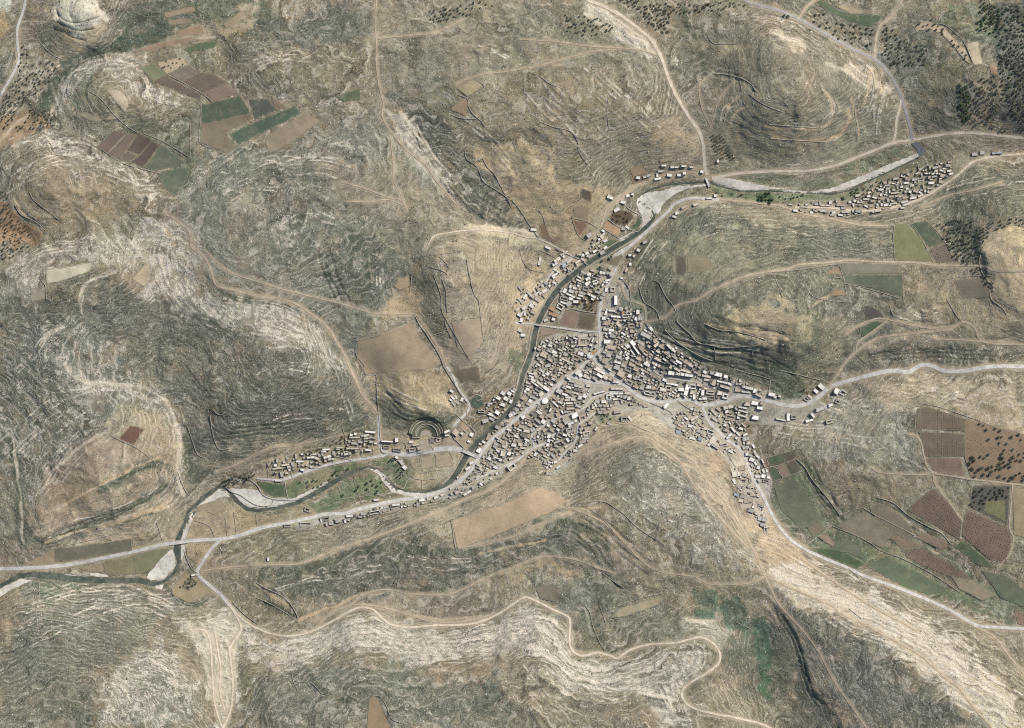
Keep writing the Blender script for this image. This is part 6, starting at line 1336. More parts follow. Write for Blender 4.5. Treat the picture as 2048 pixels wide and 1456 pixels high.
# ---------------------------------------------------------------- walls
WALLS = [
 ("rubble",1.0,2.4,[(757,826),(755,800),(753,770),(752,750),(731,748),(728,730),(713,710),(712,690)]),
 ("pale",1.0,2.6,[(757,826),(759,850),(760,875),(763,893)]),
 ("rubble",1.0,2.2,[(712,682),(735,676),(780,664),(822,643)]),
 ("rubble",1.2,3.2,[(831,632),(840,650),(851,665),(862,682),(876,705),(884,722),(888,735)]),
 ("rubble",1.2,3.0,[(889,735),(901,755),(912,772),(924,792),(935,806)]),
 ("rubble",1.0,2.6,[(934,520),(938,545),(949,590),(957,600),(962,640),(967,680)]),
 ("rubble",1.0,2.8,[(860,534),(885,542),(896,551),(886,560),(892,580),(893,600),(895,625)]),
 ("rubble",1.0,2.6,[(868,550),(882,590),(884,620),(893,640),(908,665),(925,695),(938,715)]),
 ("rubble",1.0,2.4,[(890,640),(893,655),(903,675)]),("rubble",.9,2,[(862,511),(890,508),(924,502)]),
 ("rubble",.9,2.2,[(880,514),(890,524),(899,536)]),("rubble",.9,2.2,[(903,641),(960,634)]),
 ("rubble",.9,2.2,[(861,672),(880,666),(897,660)]),("rubble",.9,2,[(822,544),(823,565),(820,585)]),
 ("rubble",1.,2.4,[(1024,400),(1040,420),(1056,445),(1068,462),(1078,477)]),
 ("rubble",1.,2.6,[(930,300),(933,318),(950,330),(960,345),(968,364),(1000,385),(1020,400)]),
 ("rubble",1.,2.6,[(966,318),(975,335),(990,350),(1000,370),(1012,392),(1022,410)]),
 ("rubble",1.,2.6,[(948,160),(968,173),(960,186),(935,198)]),("rubble",1.2,2.8,[(918,192),(935,199),(938,215),(945,228),(956,238),(964,245),(970,255)]),
 ("rubble",1.2,2.6,[(905,232),(925,238),(955,240)]),("rubble",1.,2.2,[(1080,245),(1105,255),(1140,264),(1155,285),(1158,305),(1175,330)]),
 ("rubble",1.,2,[(1215,200),(1214,230),(1217,260)]),("rubble",1.,2,[(1075,152),(1100,170),(1128,180)]),
 ("rubble",.9,2,[(1078,421),(1086,433),(1101,475),(1128,470)]),("rubble",.9,2,[(1144,436),(1150,455),(1158,472),(1170,480)]),
 ("rubble",.9,2,[(1145,436),(1176,444),(1200,460)]),("rubble",.9,2,[(1080,500),(1100,509),(1125,525),(1145,545)]),
 ("rubble",1.,2.2,[(1040,499),(1045,520),(1060,538),(1090,545)]),("pale",1.1,2.6,[(1216,438),(1243,456),(1272,460)]),
 ("pale",1.,2.2,[(1206,456),(1238,476)]),("pale",1.1,2.4,[(1246,407),(1262,420),(1280,430),(1286,440),(1281,458),(1272,463),(1256,455)]),
 ("pale",1.1,3,[(1148,513),(1160,519),(1174,528)]),("pale",1.1,2.4,[(1112,497),(1146,513)]),
 ("pale",1.3,3.4,[(1132,619),(1148,618),(1165,622),(1195,626)]),("pale",1.1,2.6,[(1084,652),(1127,658),(1185,667)]),
 ("rubble",1.2,3.2,[(1290,645),(1304,660),(1320,678),(1345,695),(1370,710),(1400,725)]),
 ("rubble",1.2,3.2,[(1330,660),(1350,680),(1375,698),(1400,712),(1425,722)]),
 ("rubble",1.2,3,[(1352,640),(1362,652),(1380,668),(1395,685),(1420,690),(1450,695),(1500,692),(1520,690)]),
 ("rubble",1.2,3,[(1410,648),(1425,655),(1440,660),(1470,663),(1500,670),(1530,680)]),
 ("rubble",1.2,3,[(1246,560),(1258,575),(1262,600),(1258,615)]),("rubble",1.1,2.8,[(1279,575),(1283,590),(1290,605),(1312,620),(1320,640)]),
 ("rubble",1.,2.6,[(1306,560),(1318,566),(1330,590),(1345,610),(1350,620)]),
 ("rubble",1.1,2.8,[(1468,738),(1495,746),(1520,752),(1540,758)]),("pale",.9,2.2,[(1541,760),(1538,780),(1533,796)]),
 ("rubble",1.,2.4,[(1431,720),(1429,700),(1426,690)]),("rubble",1.,2.4,[(1504,710),(1506,690)]),
 ("pale",1.,2.2,[(1404,812),(1385,818),(1370,812),(1355,800)]),("rubble",1.2,3,[(1302,806),(1320,813),(1340,823),(1346,830)]),
 ("rubble",1.,2.6,[(1230,846),(1246,848),(1262,848),(1280,856),(1293,862)]),("pale",.9,2.2,[(1243,831),(1243,843)]),
 ("pale",1.,2.4,[(1454,902),(1460,915),(1472,934),(1480,932),(1492,930)]),("pale",1.,2.4,[(1461,955),(1464,966),(1482,969),(1500,963),(1504,955)]),
 ("rubble",.9,2.2,[(1508,900),(1525,893),(1545,888)]),("rubble",.9,2.2,[(1523,919),(1570,905),(1600,896)]),("rubble",.9,2.2,[(1526,937),(1560,930),(1590,918)]),
 ("rubble",.9,2.2,[(1545,964),(1570,955),(1606,941)]),("rubble",.9,2.2,[(1533,917),(1540,933),(1551,935),(1566,956)]),
 ("rubble",1.2,2.8,[(1594,919),(1610,935),(1625,960),(1650,990),(1665,1010),(1680,1030)]),
 ("rubble",1.,2.4,[(1680,1030),(1700,1022),(1725,1014)]),("rubble",1.1,2.6,[(1725,1015),(1750,1030),(1790,1050),(1828,1070)]),
 ("rubble",1.1,2.6,[(1752,994),(1785,1005),(1815,1030),(1850,1050),(1880,1065),(1898,1085)]),
 ("pale",.8,1.8,[(1610,1092),(1640,1070),(1663,1050)]),("rubble",1.,2.4,[(1665,1052),(1700,1066),(1740,1085),(1760,1100),(1800,1115),(1860,1145),(1920,1185)]),
 ("rubble",1.,2.2,[(1830,805),(1870,812),(1930,832),(2000,858),(2050,875)]),("rubble",.9,2,[(1826,812),(1828,845),(1829,866)]),
 ("rubble",.9,2,[(1866,948),(1900,952),(1940,960)]),("rubble",.9,2,[(1921,1040),(1917,1078)]),
 ("rubble",1.1,2.6,[(1640,760),(1600,750),(1560,740)]),
 ("rubble",1.,2.2,[(1536,546),(1580,542),(1630,535),(1672,530),(1682,545),(1688,570),(1692,592)]),("rubble",1.,2.2,[(1600,518),(1640,515),(1668,512),(1720,505),(1785,495)]),
 ("rubble",1.,2.2,[(1790,440),(1786,470),(1788,522)]),("rubble",1.,2.2,[(1820,448),(1840,475),(1865,525)]),("rubble",1.,2,[(1850,440),(1870,460),(1890,487),(1908,525)]),
 ("rubble",1.,2.2,[(1690,568),(1720,574),(1770,588),(1800,598)]),("rubble",1.,2.2,[(1803,550),(1804,598)]),("rubble",1.,2.2,[(1778,612),(1785,630),(1800,638),(1815,641)]),
 ("rubble",1.,2.2,[(1620,568),(1655,555),(1685,557)]),("rubble",1.,2.2,[(1610,572),(1624,593),(1660,602),(1690,604)]),("rubble",1.,2.2,[(1546,552),(1556,575),(1562,594)]),
 ("rubble",1.,2.2,[(1885,560),(1920,554),(1980,552)]),("rubble",1.,2.2,[(1890,597),(1910,630),(1922,645)]),
 ("rubble",1.2,2.8,[(1975,580),(1980,600),(2000,615),(2010,630)]),("rubble",1.3,2.6,[(1961,500),(1956,520),(1958,540),(1970,560),(1985,575)]),
 ("rubble",1.,2.2,[(1962,486),(1975,468),(2000,455),(2030,452),(2048,458)]),
 ("rubble",1.2,2.8,[(1425,148),(1450,150),(1480,158),(1500,170),(1510,185)]),("rubble",1.,2.4,[(1497,190),(1515,205),(1536,216),(1560,225)]),
 ("rubble",1.,2.4,[(1415,75),(1425,88),(1450,90),(1470,90)]),("pale",.9,1.8,[(1446,252),(1452,225),(1470,215),(1485,214)]),
 ("pale",.9,2,[(1536,250),(1600,255),(1640,255),(1665,235),(1672,210)]),("pale",.9,2,[(1540,278),(1600,282),(1650,284)]),("pale",.9,2,[(1655,286),(1685,270),(1702,245)]),
 ("pale",.8,1.6,[(1729,130),(1732,165),(1715,200),(1708,225),(1715,260),(1714,280)]),
 ("pale",.8,1.6,[(1700,115),(1735,140),(1745,160),(1740,190),(1722,200)]),
 ("rubble",1.,2.4,[(1875,40),(1890,22),(1893,8)]),("rubble",1.,2.2,[(1868,50),(1888,52),(1912,72),(1926,88),(1945,133)]),
 ("rubble",.9,2,[(183,185),(205,200),(235,235),(258,255),(280,268)]),("rubble",.9,2,[(335,150),(365,165),(408,190),(430,208)]),
 ("rubble",.9,2,[(395,205),(404,215),(402,250),(401,285),(430,300)]),("rubble",.9,2,[(382,250),(382,290),(384,325)]),
 ("rubble",.9,2,[(205,300),(250,328),(300,342),(330,350)]),("rubble",.9,2,[(290,268),(330,285),(380,315)]),("pale",.9,2,[(78,80),(95,100),(110,112),(128,120)]),
 ("rubble",1.2,3,[(86,545),(85,560),(94,572),(96,600)]),("rubble",.9,2,[(120,538),(160,530),(185,524)]),("rubble",.9,2,[(122,566),(160,556),(200,540)]),
 ("rubble",.9,2,[(62,385),(70,400),(95,420),(120,440)]),("rubble",.9,2,[(0,466),(30,473),(65,490)]),("rubble",.9,2,[(32,410),(45,430),(75,445),(100,470)]),
 ("rubble",.9,2,[(222,870),(240,880),(268,893),(290,908)]),("rubble",.9,2,[(290,908),(310,925),(310,940),(300,955)]),("rubble",1.,2.2,[(210,930),(198,944)]),
 ("rubble",.9,2,[(280,860),(278,880),(270,895)]),("rubble",1.2,2.8,[(420,830),(424,860),(430,885),(440,900),(455,897)]),
 ("rubble",1.,2.6,[(426,820),(440,830),(455,822)]),("rubble",1.,2.2,[(375,855),(385,885),(395,910),(410,916)]),
 ("pale",.9,2.4,[(355,945),(362,965),(372,985),(384,995)]),("rubble",.9,2,[(130,1092),(190,1078),(250,1062),(330,1035)]),
 ("rubble",.9,2,[(260,1080),(262,1100)]),("rubble",.9,2,[(312,1045),(322,1080)]),("rubble",.8,1.8,[(437,998),(452,1018)]),
 ("rubble",.8,1.8,[(388,1042),(417,1053),(428,1076)]),("rubble",.8,1.8,[(417,1052),(447,1036),(453,1074)]),("rubble",.8,1.8,[(466,1024),(471,1065)]),
 ("rubble",.8,1.8,[(447,1036),(460,1018),(470,1012)]),("rubble",.8,1.8,[(511,1030),(513,1052)]),("rubble",.8,1.8,[(371,1095),(374,1115),(376,1122),(390,1145)]),
 ("rubble",.8,1.8,[(408,1110),(425,1092),(432,1086)]),("rubble",1.1,2.8,[(450,975),(462,985),(478,990),(495,1002),(515,1012),(540,1011),(546,1000)]),
 ("pale",1.3,3.4,[(500,960),(514,972),(525,990),(547,999),(580,1001),(597,1000)]),("pale",1.2,2.8,[(512,958),(540,961),(566,963)]),
 ("pale",1.,2.4,[(568,962),(572,985),(575,998)]),("rubble",1.,2.4,[(533,925),(536,960)]),("pale",1.,2.4,[(564,938),(566,958)]),
 ("pale",1.,2.4,[(610,929),(620,936),(640,936),(665,930),(703,922)]),("pale",1.,2.4,[(664,912),(685,916),(705,922)]),("rubble",.9,2,[(578,935),(583,955)]),
 ("pale",.9,2.2,[(665,914),(665,930)]),("pale",1.1,3,[(692,905),(693,918)]),("pale",.9,2.2,[(720,898),(724,914),(745,911),(746,898)]),
 ("rubble",.9,2,[(707,960),(718,995),(724,1009)]),("rubble",.9,2,[(670,1000),(710,995),(755,990),(775,988)]),("rubble",.9,2,[(675,972),(681,988)]),
 ("pale",1.,2.4,[(797,976),(806,978),(818,958),(845,960),(870,958)]),("pale",.9,2.2,[(844,960),(844,978)]),("rubble",.9,2,[(835,948),(870,941),(885,942)]),
 ("rubble",.9,2,[(842,913),(845,945)]),("rubble",.9,2,[(870,908),(872,917)]),("rubble",.9,2,[(900,905),(906,920)]),
 ("pale",1.3,3.4,[(903,866),(909,878),(919,887),(928,896)]),("pale",1.2,3,[(903,866),(916,852),(932,865)]),("pale",1.2,3,[(909,826),(921,837),(945,858),(951,866)]),
 ("pale",1.1,2.6,[(931,837),(955,834),(976,830)]),("pale",1.,2.4,[(934,820),(935,833),(950,832)]),("pale",1.,2.4,[(946,855),(955,845),(972,838)]),
 ("pale",1.1,3.2,[(938,798),(952,789),(965,796),(955,802)]),("pale",1.,2.4,[(857,875),(860,890),(867,898)]),("pale",1.,2.4,[(762,888),(764,905),(790,908)]),
 ("rubble",.9,2.2,[(786,896),(786,908)]),("rubble",.9,2.2,[(810,886),(815,908)]),("rubble",1.,2.4,[(832,893),(836,908)]),
 ("rubble",1.,2.4,[(684,850),(686,862),(690,872)]),("rubble",1.1,2.8,[(902,1040),(906,1060),(908,1080),(912,1098)]),
 ("rubble",1.1,2.6,[(1142,1012),(1160,1005),(1205,1002),(1230,1015),(1250,1030),(1270,1050),(1290,1065),(1312,1078)]),
 ("rubble",1.,2.4,[(1190,1030),(1210,1042),(1225,1060)]),("rubble",1.1,2.6,[(1205,1145),(1225,1160),(1248,1175)]),("rubble",1.1,2.4,[(1170,1210),(1180,1225),(1184,1245),(1190,1262),(1200,1285),(1210,1300)]),
 ("rubble",1.,2.4,[(1200,1212),(1208,1235),(1212,1250)]),("rubble",1.1,2.4,[(1232,1212),(1280,1195),(1328,1185)]),("rubble",1.,2,[(1215,1232),(1240,1237),(1270,1236),(1310,1220),(1328,1206)]),
 ("rubble",1.2,2.6,[(512,1165),(530,1176),(560,1190),(578,1205),(590,1222),(596,1235)]),("rubble",1.,2.2,[(512,1196),(540,1208),(570,1225),(592,1240)]),
 ("rubble",1.1,2.6,[(900,1105),(915,1113),(935,1110)]),("rubble",1.,2.2,[(1470,1242),(1500,1256)]),
 ("rubble",1.,2.2,[(585,1345),(588,1362),(596,1378)]),("rubble",1.,2.2,[(604,1362),(625,1365),(645,1385)]),("rubble",1.,2.2,[(745,1388),(760,1390),(772,1405),(785,1435),(800,1442)]),
 ("pale",.8,1.8,[(75,1160),(78,1190),(73,1220),(77,1262)]),("rubble",1.,2,[(130,1251),(160,1238),(190,1225),(210,1212)]),
 ("rubble",1.,2.4,[(345,1175),(342,1185),(352,1198),(375,1210),(400,1205),(428,1190)]),("pale",.9,2.4,[(366,1100),(372,1118),(382,1138),(393,1146)]),
 ("rubble",1.2,2.8,[(465,1205),(480,1222),(500,1238),(512,1246)]),("rubble",1.,2.4,[(1695,1215),(1720,1235)]),("rubble",.8,1.8,[(1694,1135),(1712,1150),(1718,1166),(1709,1184)]),
]
WSEEN = set()
def wall_mesh(name, pts, w, h, mat, step=5, base_drop=1.2):
    L = np.array(smooth_line(pts, step))[:, :2] if len(pts) > 2 else np.array([(pts[0][0] + (pts[1][0] - pts[0][0]) * t, pts[0][1] + (pts[1][1] - pts[0][1]) * t) for t in np.linspace(0, 1, max(2, int(math.dist(pts[0], pts[1]) / step)))])
    L = L + rng.normal(0, .12, L.shape)
    T = np.gradient(L, axis=0); T /= np.linalg.norm(T, axis=1)[:, None] + 1e-9
    N = np.stack([-T[:, 1], T[:, 0]], 1)
    z = H0(L[:, 0], L[:, 1])
    hh = h * (1 + .16 * noise2(L[:, 0] / 9, L[:, 1] / 9, 3))
    V = []
    for sgn, zz in ((-1, z - base_drop), (-1, z + hh), (1, z + hh), (1, z - base_drop)):
        p_ = L + N * sgn * w / 2 * (1.25 if zz is z else 1)
        V.append(np.stack([p_[:, 0] - 1024, 728 - p_[:, 1], zz], 1))
    n_ = len(L)
    V = np.stack(V, 1).reshape(-1, 3)
    F = []
    for i in range(n_ - 1):
        b = i * 4; c = b + 4
        F += [(b, b + 1, c + 1, c), (b + 1, b + 2, c + 2, c + 1), (b + 2, b + 3, c + 3, c + 2)]
    F += [(0, 3, 2, 1), (n_ * 4 - 4, n_ * 4 - 3, n_ * 4 - 2, n_ * 4 - 1)]
    return mesh_py(name, V, F, mat)
for (kd, w, h, pts) in WALLS:
    m = (pts[0] + pts[-1]); mid = pts[len(pts) // 2]
    cu_ = sum(p[0] for p in pts) / len(pts); cv_ = sum(p[1] for p in pts) / len(pts)
    Lm = sum(math.dist(a, b) for a, b in zip(pts[:-1], pts[1:]))
    kk = [k for k in MARKS]
    o = link("stone_wall", wall_mesh("stone_wall", pts, w * .95, h * .6, "stone_wall_pale" if kd == "pale" else "stone_wall_rubble"), kind="thing")
    size = "long" if Lm > 90 else ("short" if Lm < 30 else "")
    bend = "bent" if (len(pts) > 2 and Lm > 1.15 * math.dist(pts[0], pts[-1])) else "straight"
    want_label(o, " ".join(x for x in (size, bend, "pale" if kd == "pale" else "dark", "dry stone wall") if x), "wall", "dry stone walls", cu_, cv_)
def offset_line(pts, off):
    A_ = np.array([p[:2] for p in pts], float); T = np.gradient(A_, axis=0); T /= np.linalg.norm(T, axis=1)[:, None]
    return [tuple(x) for x in A_ + np.stack([-T[:, 1], T[:, 0]], 1) * off]
canal = [p for p in RIVER if (p[1] < 560 and 1160 < p[0] < 1290 and p[1] > 470) or (1020 < p[0] <= 1166)] 
canal = [p for p in RIVER if 1003 <= p[0] <= 1265 and p[1] > 470]
canal2 = [p for p in RIVER if 885 <= p[0] <= 935 and p[1] > 910] 
for off, side in ((6.6, "left bank"), (-6.8, "right bank")):
    o = link("quay_wall", wall_mesh("quay_wall", offset_line(canal, off), 1.5, 1.0, "quay_stone", base_drop=3))
    want_label(o, "long pale quay wall along the %s of the town canal" % side, "quay", "quay walls", 1100 + off * 3, 590 - off)
    PENDING.pop(); o["label"] = "long pale quay wall along the %s of the town canal" % ("right and lower" if off < 0 else "left and upper"); o["category"] = "quay wall"; o["group"] = "quay walls of the canal"
    o = link("quay_wall", wall_mesh("quay_wall", offset_line(canal2, off * 1.1), 1.4, 1.0, "quay_stone", base_drop=3))
    o["label"] = "pale quay wall on the %s bank below the theatre bridge" % ("right" if off < 0 else "left"); o["category"] = "quay wall"; o["group"] = "quay walls of the canal"
